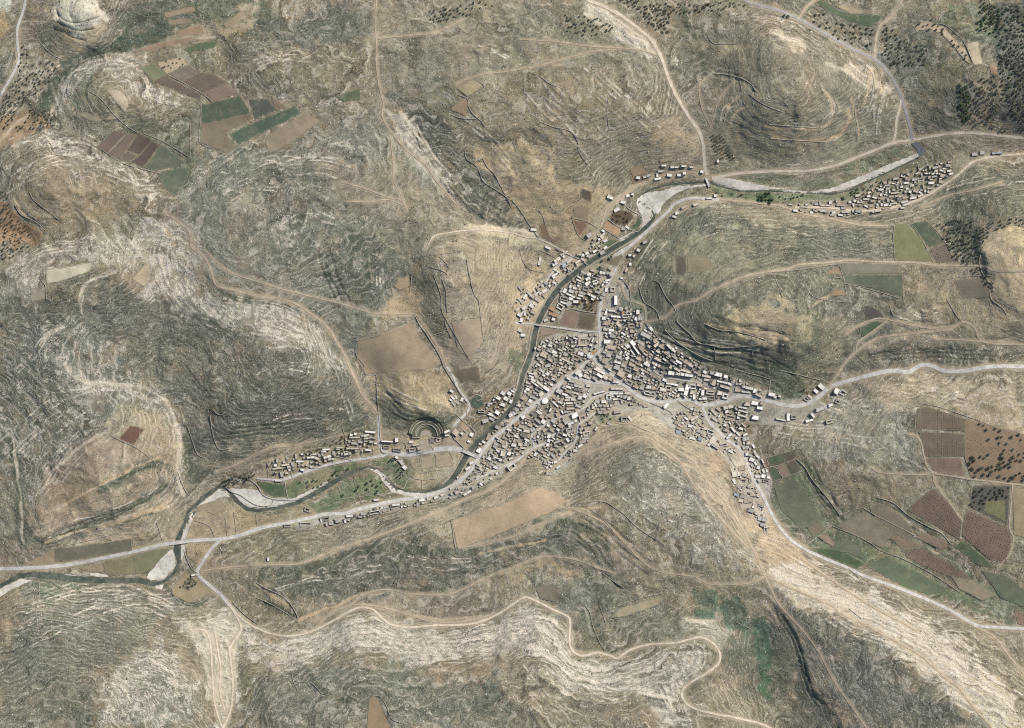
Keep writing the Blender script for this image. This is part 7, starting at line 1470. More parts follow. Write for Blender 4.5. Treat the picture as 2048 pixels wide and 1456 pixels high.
# ---------------------------------------------------------------- houses: u, v, length, width, angle (clockwise on the map), roof, form
HS = """1166,671,20,7,-8,c 1166,683,18,18,0,t,y 1180,711,12,13,0,w,r 1188,705,14,6,-35,o 1222,694,21,9,12,t 1215,683,14,8,0,w 1223,663,11,11,0,w,l 1302,657,11,6,50,w 1292,670,21,10,28,g 1312,681,11,8,-20,t
1314,689,14,6,-35,c 1325,692,13,10,30,t 1338,692,15,6,45,w 1348,700,10,7,35,w 1337,705,8,7,30,g 1336,709,18,6,35,t 1350,713,12,8,35,g 1316,718,16,7,25,c 1295,727,13,10,30,w 1278,716,12,8,25,t
1273,700,20,5,55,w 1283,686,14,7,35,g 1284,697,14,8,50,t 1266,686,12,8,50,w 1255,691,10,8,50,w 1267,706,18,5,55,c 1255,716,9,6,-30,w 1238,714,12,7,20,g 1218,710,10,8,20,g 1235,724,16,6,15,w
1234,734,12,10,20,g 1248,730,10,8,20,c 1265,729,14,8,20,t 1272,738,12,7,25,t 1257,738,14,10,25,g,y 1243,747,15,13,30,t 1260,752,8,8,30,w 1259,765,14,10,30,g,y 1196,738,15,9,30,c 1206,745,10,6,30,w
1200,751,14,6,35,w 1190,757,10,6,35,g 1211,754,12,8,35,c 1222,758,12,7,30,t 1232,763,13,6,10,w 1174,753,14,7,25,c 1157,744,14,7,-40,c 1161,750,8,9,-30,w 1177,771,9,6,0,c,y 1199,785,24,4,-15,w
1235,777,26,5,0,c,y 1233,787,28,5,0,w 1218,795,11,13,0,w,y 1228,790,10,9,0,w,l 1256,786,15,6,8,c 1253,794,12,7,0,g 1258,797,7,7,0,w,r 1273,772,12,9,30,t 1283,756,14,12,20,g,y 1298,774,12,7,10,w
1308,776,9,7,10,t 1295,786,13,8,15,w,y 1306,788,11,9,15,g,y 1284,776,9,7,20,g 1327,779,14,8,10,c 1337,776,12,10,5,c,y 1342,764,14,4,10,t 1343,746,13,8,10,w 1356,747,10,7,10,c 1374,750,25,7,8,w
1372,742,20,5,15,c 1345,768,24,5,10,w 1330,760,10,6,25,w 1374,780,23,9,105,w 1363,779,12,7,5,w 1386,773,14,9,5,w,y 1385,784,9,9,5,c 1389,792,14,6,90,w 1355,739,14,5,30,c 1374,724,12,8,25,t
1383,730,10,8,25,p 1358,724,14,5,30,w 1088,708,14,12,25,t 1099,701,12,6,25,g 1108,704,13,7,25,w 1111,710,11,5,25,c 1100,719,12,6,35,t 1132,708,10,7,15,g 1140,702,10,9,30,t,y 1152,715,14,10,25,t,y
1162,707,12,8,20,w 1135,722,26,4,27,c 1076,731,9,9,30,w,l 1083,724,10,5,35,c 1096,731,12,6,-15,g 1084,741,12,6,35,g 1095,747,8,7,35,w 1087,750,8,5,35,w 1072,749,12,8,60,c 1083,758,9,6,50,t
1094,760,13,8,35,g,y 1062,747,11,3,15,w 1063,753,11,4,20,w 1067,760,12,5,30,w 1069,767,18,4,35,w 1080,768,20,6,40,c 1093,777,14,7,35,w 1054,781,10,11,20,w,l 1062,774,8,6,0,t 1078,778,14,10,35,g,y
1083,788,11,8,-40,c 1061,802,8,7,35,w 1067,795,14,5,20,g 1057,808,9,6,30,t 1046,796,9,7,30,t 1038,810,10,7,30,c 1090,802,14,12,-30,w,r 1107,800,11,10,40,t,y 1111,808,16,4,45,w 1119,782,12,10,30,g
1129,774,10,7,30,g 1137,757,11,4,30,w 1144,762,12,6,15,g 1157,772,17,6,15,g 1156,780,16,5,15,d 1137,774,13,5,20,w 1137,783,14,6,20,t 1130,789,12,5,20,w 1151,786,14,4,15,c 1137,795,12,4,5,w
1135,800,11,4,0,c 1149,799,14,6,8,c 1139,806,14,4,0,w 1140,811,15,3,0,t 1141,817,16,5,0,c 1160,795,9,8,0,w 1170,792,9,8,30,w 1157,812,12,6,20,g 1025,828,18,8,-35,w 1034,820,8,6,-35,g
1047,834,9,7,-30,w 1068,828,13,8,40,d 1078,824,14,7,40,w 1083,833,12,6,35,t 1087,843,9,9,35,w 1097,834,13,9,30,t,l 1076,842,16,5,40,g 1125,824,8,4,60,w 1117,829,10,8,-25,t 1135,823,14,5,-10,g
1150,831,14,10,-25,w 1152,842,6,5,-20,w 1166,836,15,14,-15,p,y 1143,849,14,10,-20,w,l 1135,844,14,6,-30,g 1107,842,10,7,40,g 1116,859,8,5,40,w 1122,851,13,8,30,t 1140,860,15,11,-20,g,y 1138,870,10,5,45,c
1136,880,9,6,55,w 1130,870,9,5,20,w 1120,870,12,10,20,g,y 1098,872,8,8,0,w,l 1098,881,7,7,30,w 1096,890,7,7,0,w 1109,878,14,3,40,w 1114,884,14,4,-20,g 1032,849,9,6,-20,o 1043,853,14,7,15,t
1053,862,14,6,15,c 1048,870,14,9,25,d 1034,873,12,6,20,c 1022,868,14,9,30,t,y 1018,860,10,5,30,w 1028,890,10,7,10,w 1041,889,9,6,10,c 1051,889,8,6,10,g 1054,880,11,5,30,w 1047,896,14,5,10,t
1052,902,20,6,-30,c 1034,902,14,10,10,t,y 1018,907,8,8,20,w 1006,907,9,12,10,c 1024,934,17,12,-35,w,y 1081,880,12,8,-30,g,y 1111,924,8,5,-20,w 1107,912,10,6,50,g 1117,934,10,4,-35,w 1082,944,11,4,-30,c
1098,947,14,6,10,g 1161,891,11,5,-35,w 1155,895,6,5,-30,w 1151,901,9,6,-10,c 1174,867,15,11,-10,c,y 1174,858,10,6,-20,t 1168,850,14,5,-20,t 1181,846,8,6,10,p 1193,857,9,5,-60,c 1172,877,16,4,-5,g
1166,883,14,6,-10,t 1217,799,10,4,0,b 1235,824,14,5,-5,p 1249,838,13,11,0,g,y 1261,837,15,6,50,c 1219,847,10,5,30,g 1195,803,10,7,20,g 1191,809,12,4,60,w 1187,815,6,6,0,c 1201,811,8,5,0,g
1208,803,10,7,0,w 1333,811,14,7,-40,w 1437,749,15,8,12,w 1425,746,10,6,12,g 1452,753,9,7,10,w 1413,752,18,6,15,c 1410,744,8,6,30,w 1429,765,13,8,-65,t 1445,764,22,4,12,w 1460,768,9,5,30,w
1450,774,20,6,15,c 1476,779,11,9,5,t 1495,775,24,6,15,w 1510,782,7,9,20,w 1492,784,18,4,10,g 1517,790,16,6,25,c 1406,785,6,12,5,w 1400,770,12,6,10,p 1421,785,16,8,5,c,y 1440,786,12,8,10,c
1451,792,12,11,15,w,y 1410,797,10,5,0,w 1424,796,13,7,5,t,y 1544,789,14,7,10,w 1550,794,7,5,10,w 1559,792,7,5,20,c 1510,806,14,8,10,w 1524,806,6,7,15,t 1495,808,12,8,5,p 1486,815,18,4,12,w
1520,816,12,6,10,w 1486,827,20,13,15,c,y 1477,835,6,5,0,w 1511,835,14,9,10,w 1577,834,7,16,0,w 1562,839,20,3,12,w 1588,834,11,8,5,g,y 1619,841,16,6,-15,w 1625,830,12,5,50,w 1457,814,20,8,-10,c
1454,823,8,6,-15,w 1461,835,20,12,10,t,y 1427,823,18,6,45,c 1438,818,10,6,40,t 1430,838,14,6,35,c 1390,836,18,5,-30,c 1404,833,11,9,30,g,y 1392,820,9,5,20,g 1385,818,8,5,20,w 1450,850,8,5,20,w
1381,852,10,6,15,w 1405,851,12,5,20,t 1357,864,10,7,10,b 1384,876,13,5,15,w 1400,877,9,8,10,b 1398,862,10,6,20,g 1412,857,10,6,10,c 1421,864,14,9,20,w,y 1427,880,18,13,-55,c 1431,893,16,5,35,g
1447,890,14,6,-10,g,y 1457,896,14,4,-25,c 1452,860,10,6,20,t 1461,870,10,5,-30,w 1456,875,8,5,-20,w 1467,859,14,5,50,w 1476,867,12,4,45,w 1482,857,10,5,20,w 1491,869,10,5,-20,w 1492,877,14,9,-15,g
1497,886,8,6,0,c 1492,894,14,8,-15,g 1507,891,12,5,60,w 1511,906,12,5,65,c 1516,913,9,5,40,w 1500,910,8,5,10,g 1494,908,6,7,0,w 1504,919,10,8,20,w 1511,926,10,5,60,w 1517,935,7,7,20,w
1505,931,8,6,60,g 1527,952,9,8,15,w 1537,954,7,7,10,w 1516,953,11,5,0,w 1532,962,12,6,5,c,y 1519,961,8,7,60,g 1472,947,17,12,-12,c 1484,937,14,7,-15,t 1489,950,10,7,20,g 1469,962,12,7,60,w
1485,961,14,7,10,p,y 1486,975,8,5,60,g 1504,977,10,8,0,c,y 1485,991,10,9,10,g 1472,989,10,6,20,b 1506,990,12,5,0,t 1481,1001,10,6,10,c 1496,1001,18,9,-15,t 1501,1020,12,8,20,g 1521,1015,12,9,20,g,y
1524,1038,18,8,10,g 1526,1049,12,7,5,g 1531,1062,8,17,0,w,y 1643,773,14,9,40,w 1632,782,10,7,40,w 1613,798,10,8,40,g,y 1620,793,10,5,40,c 1673,782,12,10,-60,w 1686,785,15,11,30,g,y 1644,816,26,9,-20,g
1661,810,10,6,-20,w 1675,803,9,8,30,g,y 1658,843,13,8,-15,c,y 1067,459,13,5,5,w 1096,495,12,5,25,w 1080,522,6,17,10,c 1115,519,15,7,-35,c 1110,527,12,7,-30,w 1129,506,18,4,-30,c 1129,530,10,8,-30,b
1140,521,15,5,-35,c 1114,541,16,6,30,c 1111,551,14,8,-30,w,l 1109,565,9,5,30,w 1090,581,12,7,-30,c 1079,575,12,9,-30,t,y 1076,598,12,9,35,p 1064,611,10,9,35,w 1060,588,14,5,45,c 1050,593,12,5,-50,w
1065,592,11,8,30,t 1066,624,12,6,30,t 1050,628,5,7,10,w 1039,629,9,7,30,w 1043,640,7,9,15,w 1047,602,13,8,-40,c,y 1049,615,12,8,-30,c 1040,660,10,7,20,c 1046,670,10,6,0,w 1084,585,13,5,-30,c
1092,566,9,5,40,g 1186,540,10,6,20,t 1178,549,9,8,0,w,r 1206,545,13,6,12,w 1217,546,8,6,15,g 1193,553,18,8,20,g,y 1176,557,10,6,-30,w 1176,566,12,7,-40,w 1191,564,11,8,-20,w,y 1172,577,12,9,15,g,y
1150,576,8,5,10,w 1130,581,10,7,-60,w 1143,582,11,7,20,g 1139,589,14,4,25,w 1147,593,8,4,20,w 1163,585,9,6,20,g 1162,591,11,4,15,w 1157,596,9,4,15,w 1152,603,11,6,5,w 1142,597,9,6,20,w
1128,597,16,7,15,g,y 1127,605,16,4,20,w 1138,607,12,8,-40,g 1105,617,11,8,30,o 1106,628,17,7,15,o 1121,613,15,11,30,c,y 1107,638,7,6,10,w 1109,632,8,3,10,w 1092,640,9,5,-20,c 1223,549,9,9,0,g,r
1216,562,10,8,-10,w,l 1226,578,10,10,0,c,y 1213,579,6,9,10,w 1206,591,16,9,-60,g 1232,600,7,19,0,w 1243,556,7,4,0,w 1253,540,9,5,-60,p 1242,618,9,8,0,g,r 1233,633,22,5,5,w 1224,621,14,4,5,w
1252,632,14,8,0,w,y 1247,627,7,9,0,o 1213,624,5,14,20,w 1208,636,8,7,0,w 1236,640,18,4,10,t 1238,648,12,8,40,c 1212,646,12,8,10,t 1273,638,8,7,20,w 1276,624,7,9,0,w,l 1281,636,9,9,0,g
1264,652,14,9,0,t,y 1226,672,12,6,10,g 1265,662,10,7,0,t 1213,658,12,7,10,c 1206,461,8,5,30,w 1207,471,14,8,-40,c,l 1211,481,9,5,-30,w 1179,470,11,8,-35,g 1190,502,9,5,-30,w 1192,488,16,5,-30,c
1184,494,10,5,-30,g 1174,506,8,6,-20,w 1166,510,7,6,-10,w 1166,518,12,6,30,p 1211,495,9,5,-30,w 1205,505,10,7,-30,g,y 1156,523,12,5,-30,c 1255,454,9,5,40,w 1247,457,8,6,0,g 1260,510,6,5,0,w
1277,500,7,6,20,w 1261,528,6,6,0,w 1268,512,5,5,0,c 1290,484,9,6,-20,g,y 1234,419,13,7,-30,w 1221,394,13,8,20,w 1256,391,8,6,-20,w 1265,388,7,5,10,w 1246,404,10,6,10,w 1276,355,9,6,10,w
1294,352,16,5,-20,g 1321,342,11,5,0,g 1328,331,10,4,0,w 1349,334,16,5,0,w 1368,332,10,4,0,w 1383,334,8,4,0,c 1339,350,10,6,10,w 1359,350,9,5,0,w 1369,346,7,6,0,w 1316,357,14,5,-10,w
1404,343,7,6,20,w 1436,322,5,6,0,w 1369,414,12,5,-25,t 1391,409,9,5,-20,c 1419,396,12,4,0,w 1431,391,6,6,0,w 1354,426,8,6,-20,w 1349,433,9,5,20,c 1762,379,11,4,-3,w 1787,367,6,3,0,w
1806,352,9,5,15,c 1816,348,8,5,40,t 1835,346,9,3,-30,c 1852,347,9,3,0,w 1872,342,7,5,10,c 1882,341,9,4,10,w 1885,352,10,7,10,p 1882,364,10,6,10,t 1841,359,12,7,-10,c,y 1829,359,12,5,-10,g
1790,386,16,3,-8,c 1820,384,6,5,20,w 1831,382,10,6,20,t 1840,385,7,4,30,w 1824,391,9,6,20,g 1826,396,14,4,-10,w 1841,391,12,4,-30,c 1850,382,4,6,0,w 1809,404,14,3,-15,w 1811,409,14,5,-12,c
1804,416,10,3,-5,w 1772,410,10,5,-8,w 1787,407,14,3,-5,c 1772,416,16,3,-10,t 1756,422,14,3,-8,c 1747,424,9,3,-8,w 1717,422,14,6,5,g 1707,422,5,6,0,w 1707,410,4,7,-20,w 1700,404,6,5,0,w
1709,401,7,5,20,w 1720,404,12,4,0,c 1737,392,8,5,0,w 1739,385,8,4,-20,c 1749,395,9,4,20,w 1732,398,12,3,0,w 1745,402,9,5,0,t 1732,412,8,4,30,w 1692,424,18,4,0,c 1687,416,10,5,0,g,y
1681,410,16,4,0,t 1667,425,9,5,0,w 1681,430,10,4,5,w 1665,430,10,3,0,c 1651,411,20,4,0,c 1661,405,6,6,0,w 1645,422,14,3,0,w 1787,380,8,4,0,g 1762,389,6,4,-40,w 1591,421,10,5,10,w
1623,425,7,5,0,w 1581,409,8,3,0,c 1608,414,14,3,5,c 1948,309,11,6,-5,g 1963,306,10,7,-5,g,y 1993,306,21,5,-5,b 740,864,22,5,5,w 702,870,6,5,20,w 710,868,6,5,20,w 709,875,22,3,0,c
720,884,10,5,10,g 709,887,14,5,5,g,y 742,884,9,5,10,g,y 751,887,6,4,0,w 705,897,26,4,0,c 735,900,14,4,5,w 652,901,16,8,-3,w,l 654,914,16,6,-15,w 621,915,16,5,-5,w 633,917,8,5,20,c
599,923,16,4,0,w 570,930,16,4,-8,c 550,930,7,7,0,w,l 554,921,5,8,0,g 554,937,20,3,-8,c 679,897,14,6,0,c,l 667,906,6,8,0,g 556,962,14,3,0,w 605,931,6,4,20,c 604,940,9,5,20,w
774,883,23,4,3,w 793,880,7,9,0,w,y 772,894,13,6,0,g,y 794,900,17,6,5,g,y 824,900,13,8,-10,g,y 822,884,10,4,0,w 832,890,14,3,-10,c 839,897,9,6,-10,t,y 876,880,9,9,10,c,y 864,881,8,8,10,d,y
894,863,12,5,-25,w 894,871,9,3,-5,w 912,865,12,12,40,t 924,867,7,6,40,c 943,869,8,8,30,w,l 938,883,7,5,20,w 963,823,13,6,0,w,y 982,829,14,6,20,w 995,825,10,8,35,w 971,842,13,7,-20,g
914,804,12,5,50,g 907,808,10,4,50,g 902,800,7,4,30,w 903,782,8,5,30,w 924,799,6,8,20,w 912,794,9,5,60,c 1006,786,9,8,30,w 1019,787,9,7,30,w 997,796,9,7,30,w 1012,797,10,8,30,w
1005,809,12,7,20,w 980,809,10,8,0,w,l 1022,803,6,8,30,w 1023,828,9,8,30,g 958,900,9,11,30,w 967,884,9,5,30,w 943,926,10,5,-30,w 959,931,13,6,35,c 962,939,11,4,35,c 991,935,9,5,20,w
995,855,10,6,30,g 1000,879,18,4,35,c 992,888,9,6,30,g 1017,871,8,6,30,t 803,924,13,9,50,g 809,935,9,8,40,w 793,915,7,6,30,w 996,902,9,4,40,w 992,917,13,6,20,w,l 1001,920,6,6,20,w
994,933,10,6,-25,g 957,946,13,6,-20,g,y 956,954,10,4,-30,c 985,948,9,4,-25,p 994,947,6,5,-20,w 1003,945,9,6,-20,g 962,968,9,5,35,w 935,986,18,6,-30,w 903,976,8,5,-30,c 938,966,10,8,-30,p,y
936,937,12,5,-30,w 574,1052,14,6,0,g,y 611,1049,22,9,0,c,y 651,1038,14,9,-10,d,y 662,1048,10,5,5,g 699,1032,14,5,-5,w,y 727,1028,12,5,-8,g 749,1025,21,7,-10,w,y 772,1015,10,5,-5,g,y 792,1010,16,5,-5,w
844,1000,12,6,-5,w 857,998,7,6,-5,c 872,995,8,5,-10,w 614,1020,12,8,20,g,y 752,1000,12,4,-5,w 385,1151,8,4,-15,w 536,1119,4,8,0,w 675,1043,10,5,-10,g,y 885,990,9,5,-20,c 915,985,10,6,-25,p
920,975,10,6,-30,t,y 947,975,8,6,-30,g 968,925,9,6,30,t 978,917,10,6,30,w 982,905,9,6,35,g 990,894,9,5,35,g 1003,885,10,4,40,t 1008,893,8,6,30,c 1022,917,9,5,-20,c 1066,860,10,7,-30,g
1060,850,10,6,30,t 1104,860,12,6,35,t 1090,860,9,6,-30,t 1124,900,10,7,-30,t 1133,893,8,5,-35,c 1104,899,9,5,0,t 1163,858,8,6,-20,g,y 1185,840,8,5,-30,t""".split()
DESC = {'w': "white", 'c': "cream", 'g': "grey", 't': "tan", 'p': "pink tinted", 'b': "blue grey", 'o': "orange brown", 'd': "dark"}
def parse(s):
    f = s.split(",")
    return [float(x) for x in f[:5]] + [f[5], f[6] if len(f) > 6 else 'b']
HL = [parse(s) for s in HS]

class MB:
    def __init__(s):
        s.v = []; s.f = []; s.m = []
    def box(s, x0, x1, y0, y1, z0, z1, m=0, bottom=False):
        b = len(s.v)
        s.v += [(x, y, z) for x in (x0, x1) for y in (y0, y1) for z in (z0, z1)]
        fs = [(0, 1, 3, 2), (4, 6, 7, 5), (0, 4, 5, 1), (2, 3, 7, 6), (1, 5, 7, 3)] + ([(0, 2, 6, 4)] if bottom else [])
        s.f += [tuple(b + i for i in f) for f in fs]; s.m += [m] * len(fs)
def house_parts(L, Wd, h, form, seed):
    """returns boxes by part: walls, parapets, roofs (all in the house's own axes)"""
    r = random.Random(seed)
    pt = .38
    blocks = []
    hl, hw = L / 2, Wd / 2
    if form == 'y' and min(L, Wd) >= 6:      # rooms round an open court
        d = min(L, Wd) * r.uniform(.24, .32)
        blocks = [(-hl, hl, hw - d, hw, h), (-hl, hl, -hw, -hw + d, h * r.uniform(.5, 1.0)), (-hl, -hl + d, -hw + d, hw - d, h * r.uniform(.7, 1)), (hl - d, hl, -hw + d, hw - d, h * r.uniform(.45, .9))]
    elif form == 'l':
        blocks = [(-hl, hl, 0, hw, h), (-hl, -hl + L * .5, -hw, 0, h * .8)]
    elif L > 1.5 * Wd and L > 15:            # a row of rooms with different heights
        k = int(L / 8); cuts = [-hl + L * i / k for i in range(k + 1)]
        blocks = [(cuts[i], cuts[i + 1], -hw + r.uniform(0, .12) * Wd, hw - r.uniform(0, .12) * Wd, h * r.uniform(.82, 1.15)) for i in range(k)]
    elif r.random() < .45 and L > 8:
        c = r.uniform(-.15, .2) * L
        blocks = [(-hl, c, -hw, hw, h), (c, hl, -hw, hw - (Wd * .25 if r.random() < .5 else 0), h * r.uniform(.62, .85))]
    else:
        blocks = [(-hl, hl, -hw, hw, h)]
    wall, par, roof = MB(), MB(), MB()
    for (x0, x1, y0, y1, hh) in blocks:
        wall.box(x0, x1, y0, y1, -4, hh - .35, 0)
        par.box(x0, x1, y0, y0 + pt, hh - .35, hh + .35, 0); par.box(x0, x1, y1 - pt, y1, hh - .35, hh + .35, 0)
        par.box(x0, x0 + pt, y0 + pt, y1 - pt, hh - .35, hh + .35, 0); par.box(x1 - pt, x1, y0 + pt, y1 - pt, hh - .35, hh + .35, 0)
        roof.box(x0 + pt + .003, x1 - pt - .003, y0 + pt + .003, y1 - pt - .003, hh - .34, hh - .12, 0)
    return wall, par, roof, blocks
def round_parts(L, Wd, h):
    n_ = 18
    ring = [(math.cos(2 * math.pi * i / n_) * L / 2, math.sin(2 * math.pi * i / n_) * Wd / 2) for i in range(n_)]
    def prism(k0, k1, z0, z1, cap):
        v = [(x * k0, y * k0, z0) for x, y in ring] + [(x * k1, y * k1, z1) for x, y in ring]
        f = [(i, (i + 1) % n_, n_ + (i + 1) % n_, n_ + i) for i in range(n_)]
        if cap: f.append(tuple(range(n_, 2 * n_)))
        return v, f
    wall = MB(); wall.v, wall.f = prism(1, 1, -4, h, True)
    par = MB(); v1, f1 = prism(1.02, 1.02, h + .01, h + .6, True); par.v, par.f = v1, f1
    roof = MB(); v, f = prism(.93, .93, h + .61, h + .75, False)
    b = len(v); v += [(x * .6, y * .6, h + 1.4) for x, y in ring]
    f += [(n_ + i, n_ + (i + 1) % n_, b + (i + 1) % n_, b + i) for i in range(n_)] + [tuple(range(b, b + n_))]
    roof.v, roof.f = v, f
    return wall, par, roof
door_me = box_mesh("door", -.5, .5, -.06, .06, 0, 2.0, "wood")
window_me = box_mesh("window", -.45, .45, -.05, .05, 0, 1.1, "dark_opening")
hut_me = box_mesh("stair_head", -1.1, 1.1, -1.1, 1.1, 0, 1.9, "house_stone")
ordered = sorted(range(len(HL)), key=lambda i: -(HL[i][2] * HL[i][3]))
HMAX = 298
occ = []          # footprints taken
rest = []
for rank, i in enumerate(ordered):
    u, v, L, Wd, ang, tone, form = HL[i]
    occ.append((u, v, L, Wd, ang))
    if rank >= HMAX:
        rest.append(HL[i]); continue
    r = random.Random(i * 31 + 5)
    a = -math.radians(ang)
    h = r.uniform(2.9, 3.9) + (r.uniform(1.2, 2.2) if r.random() < .42 and L * Wd > 60 else 0)
    if form == 'y': h *= .9
    ca, sa = math.cos(a), math.sin(a)
    cx, cy = W(u, v)
    cs = [(cx + ca * p - sa * q_, cy + sa * p + ca * q_) for p in (-L / 2, 0, L / 2) for q_ in (-Wd / 2, Wd / 2)]
    zz = H0([c[0] + 1024 for c in cs], [728 - c[1] for c in cs])
    z0 = float(np.mean(zz))
    big = L * Wd
    o = link("house", None, loc=(cx, cy, z0)); o.rotation_euler = (0, 0, a)
    if form == 'r':
        wl, pr, rf = round_parts(L, Wd, h); bl = [(-1, 1, -Wd / 2 * .0, Wd / 2, h)]
    else:
        wl, pr, rf, bl = house_parts(L, Wd, h, form, i)
    wallm = "house_stone"
    for nm, mb, mt in (("wall", wl, wallm), ("parapet", pr, "stone_wall_pale" if tone in 'wcgb' else "house_stone"), ("roof", rf, "roof_" + tone)):
        link(nm, mesh_py(nm, mb.v, mb.f, mt), parent=o)
    if form != 'r':
        b = bl[0]
        yy = b[2]
        d = link("door", door_me, parent=o, loc=((b[0] + b[1]) / 2, yy - .07, 0.05))
        for sx_ in (-.3, .3):
            w_ = link("window", window_me, parent=o, loc=((b[0] + b[1]) / 2 + (b[1] - b[0]) * sx_, yy - .06, 1.5))
        if (b[1] - b[0]) > 6 and (b[3] - b[2]) > 5 and r.random() < .5:
            link("stair_head", hut_me, parent=o, loc=(b[0] + 1.8, b[3] - 1.8, b[4] - .118))
    shape = {'y': "courtyard house", 'l': "L shaped house", 'r': "round house"}.get(form, "")
    if not shape:
        shape = "long narrow house" if L > 2.6 * Wd or Wd > 2.6 * L else ("long house" if L > 1.7 * Wd or Wd > 1.7 * L else "square house")
    size = "large" if big > 150 else ("small" if big < 45 else "")
    want_label(o, " ".join(x for x in (size, DESC[tone], "roofed" if tone != 'x' else '', shape) if x), "house", "flat roofed stone houses", u, v)

# the smaller and the countless houses between them: packed into the quarters
QUARTERS = [
 (25,.80,[(1070,690),(1110,672),(1195,668),(1197,698),(1170,722),(1130,750),(1085,790),(1040,828),(1000,862),(960,895),(950,890),(980,868),(1010,843),(1030,815),(1045,790),(1056,760),(1072,720)]),
 (28,.80,[(965,912),(1010,868),(1055,835),(1130,765),(1180,772),(1180,800),(1185,880),(1120,930),(1100,945),(1070,910),(1010,935),(950,958),(900,985),(890,978),(940,948)]),
 (32,.85,[(1206,618),(1255,615),(1285,630),(1292,660),(1345,690),(1400,730),(1395,798),(1330,800),(1262,775),(1208,705)]),
 (30,.8,[(1150,752),(1198,708),(1240,764),(1180,760)]),
 (12,.8,[(1395,745),(1470,755),(1530,785),(1525,795),(1470,788),(1410,804),(1395,798)]),
 (30,.55,[(1350,825),(1405,820),(1450,880),(1480,905),(1440,902),(1380,878),(1345,850)]),
 (45,.5,[(1415,820),(1470,812),(1500,870),(1490,900),(1450,860)]),
 (-5,.7,[(1183,796),(1213,788),(1260,785),(1300,808),(1290,815),(1230,800),(1215,826),(1185,826)]),
 (25,.6,[(1120,575),(1165,545),(1200,535),(1235,535),(1215,590),(1160,612),(1115,605)]),
 (-40,.6,[(1040,570),(1060,580),(1105,545),(1118,555),(1085,600),(1060,640),(1030,650),(1035,600)]),
 (-35,.65,[(1108,540),(1120,512),(1150,512),(1200,465),(1218,480),(1212,500),(1160,530),(1120,552)]),
 (-30,.6,[(895,970),(950,930),(960,940),(1010,935),(1000,950),(940,985),(900,998)]),
 (65,.55,[(1485,880),(1505,885),(1545,955),(1525,968),(1500,930)]),
 (-8,.45,[(1590,408),(1700,398),(1800,350),(1900,320),(1905,350),(1850,388),(1790,415),(1700,430),(1600,425)]),
 (-10,.38,[(535,925),(640,898),(700,875),(755,868),(756,895),(690,910),(570,955),(540,955)]),
 (30,.5,[(985,790),(1020,775),(1038,780),(1010,830),(985,850),(960,835)]),
 (-5,.4,[(1280,350),(1390,330),(1400,336),(1300,362)]),
 (50,.4,[(895,790),(920,790),(932,805),(905,812)]),
 (20,.35,[(1465,935),(1500,935),(1530,1000),(1525,1060),(1500,1020),(1475,985)]),
 (-12,.35,[(640,1040),(700,1028),(700,1042),(645,1056)]),
 (-10,.6,[(690,1028),(800,1006),(880,990),(880,1000),(780,1022),(700,1042)]),
]
occm = np.zeros((1456, 2048), bool)
def stamp(u, v, L, Wd, ang, pad=0.8, test=False):
    a = math.radians(ang); R = math.hypot(L, Wd) / 2 + pad + 1
    x0, x1 = int(max(0, u - R)), int(min(2047, u + R)) + 1; y0, y1 = int(max(0, v - R)), int(min(1455, v + R)) + 1
    yy, xx = np.mgrid[y0:y1, x0:x1]
    p_ = (xx + .5 - u) * math.cos(a) + (yy + .5 - v) * math.sin(a); q_ = -(xx + .5 - u) * math.sin(a) + (yy + .5 - v) * math.cos(a)
    m_ = (abs(p_) < L / 2 + pad) & (abs(q_) < Wd / 2 + pad)
    if test:
        return (occm[y0:y1, x0:x1] & m_).any()
    occm[y0:y1, x0:x1] |= m_
for t in occ: stamp(*t, pad=.3)
def free(u, v, rad):
    if not (0 < u < 2047 and 0 < v < 1455): return False
    return grid_at(ROADD, u, v)[0] > rad and grid_at(RIVD, u, v)[0] > rad
inner_fields = [f[3] for f in FIELDS if 1000 < f[3][0][0] < 1290]
small = MB(); smallt = []
wallyard = MB()
tones = ['w'] * 6 + ['c'] * 7 + ['g'] * 8 + ['t'] * 7 + ['d'] * 3 + ['p']
def add_rot(mb, boxes, cx, cy, z0, a, m):
    ca, sa = math.cos(a), math.sin(a)
    for (x0, x1, y0, y1, h0, h1_) in boxes:
        b = len(mb.v)
        for x in (x0, x1):
            for y in (y0, y1):
                for z in (h0, h1_):
                    mb.v.append((cx + ca * x - sa * y, cy + sa * x + ca * y, z0 + z))
        for f in [(0, 1, 3, 2), (4, 6, 7, 5), (0, 4, 5, 1), (2, 3, 7, 6), (1, 5, 7, 3)]:
            mb.f.append(tuple(b + i for i in f)); mb.m.append(m if f != (1, 5, 7, 3) else m)
MIDX = {k: i + 1 for i, k in enumerate(ROOFC)}
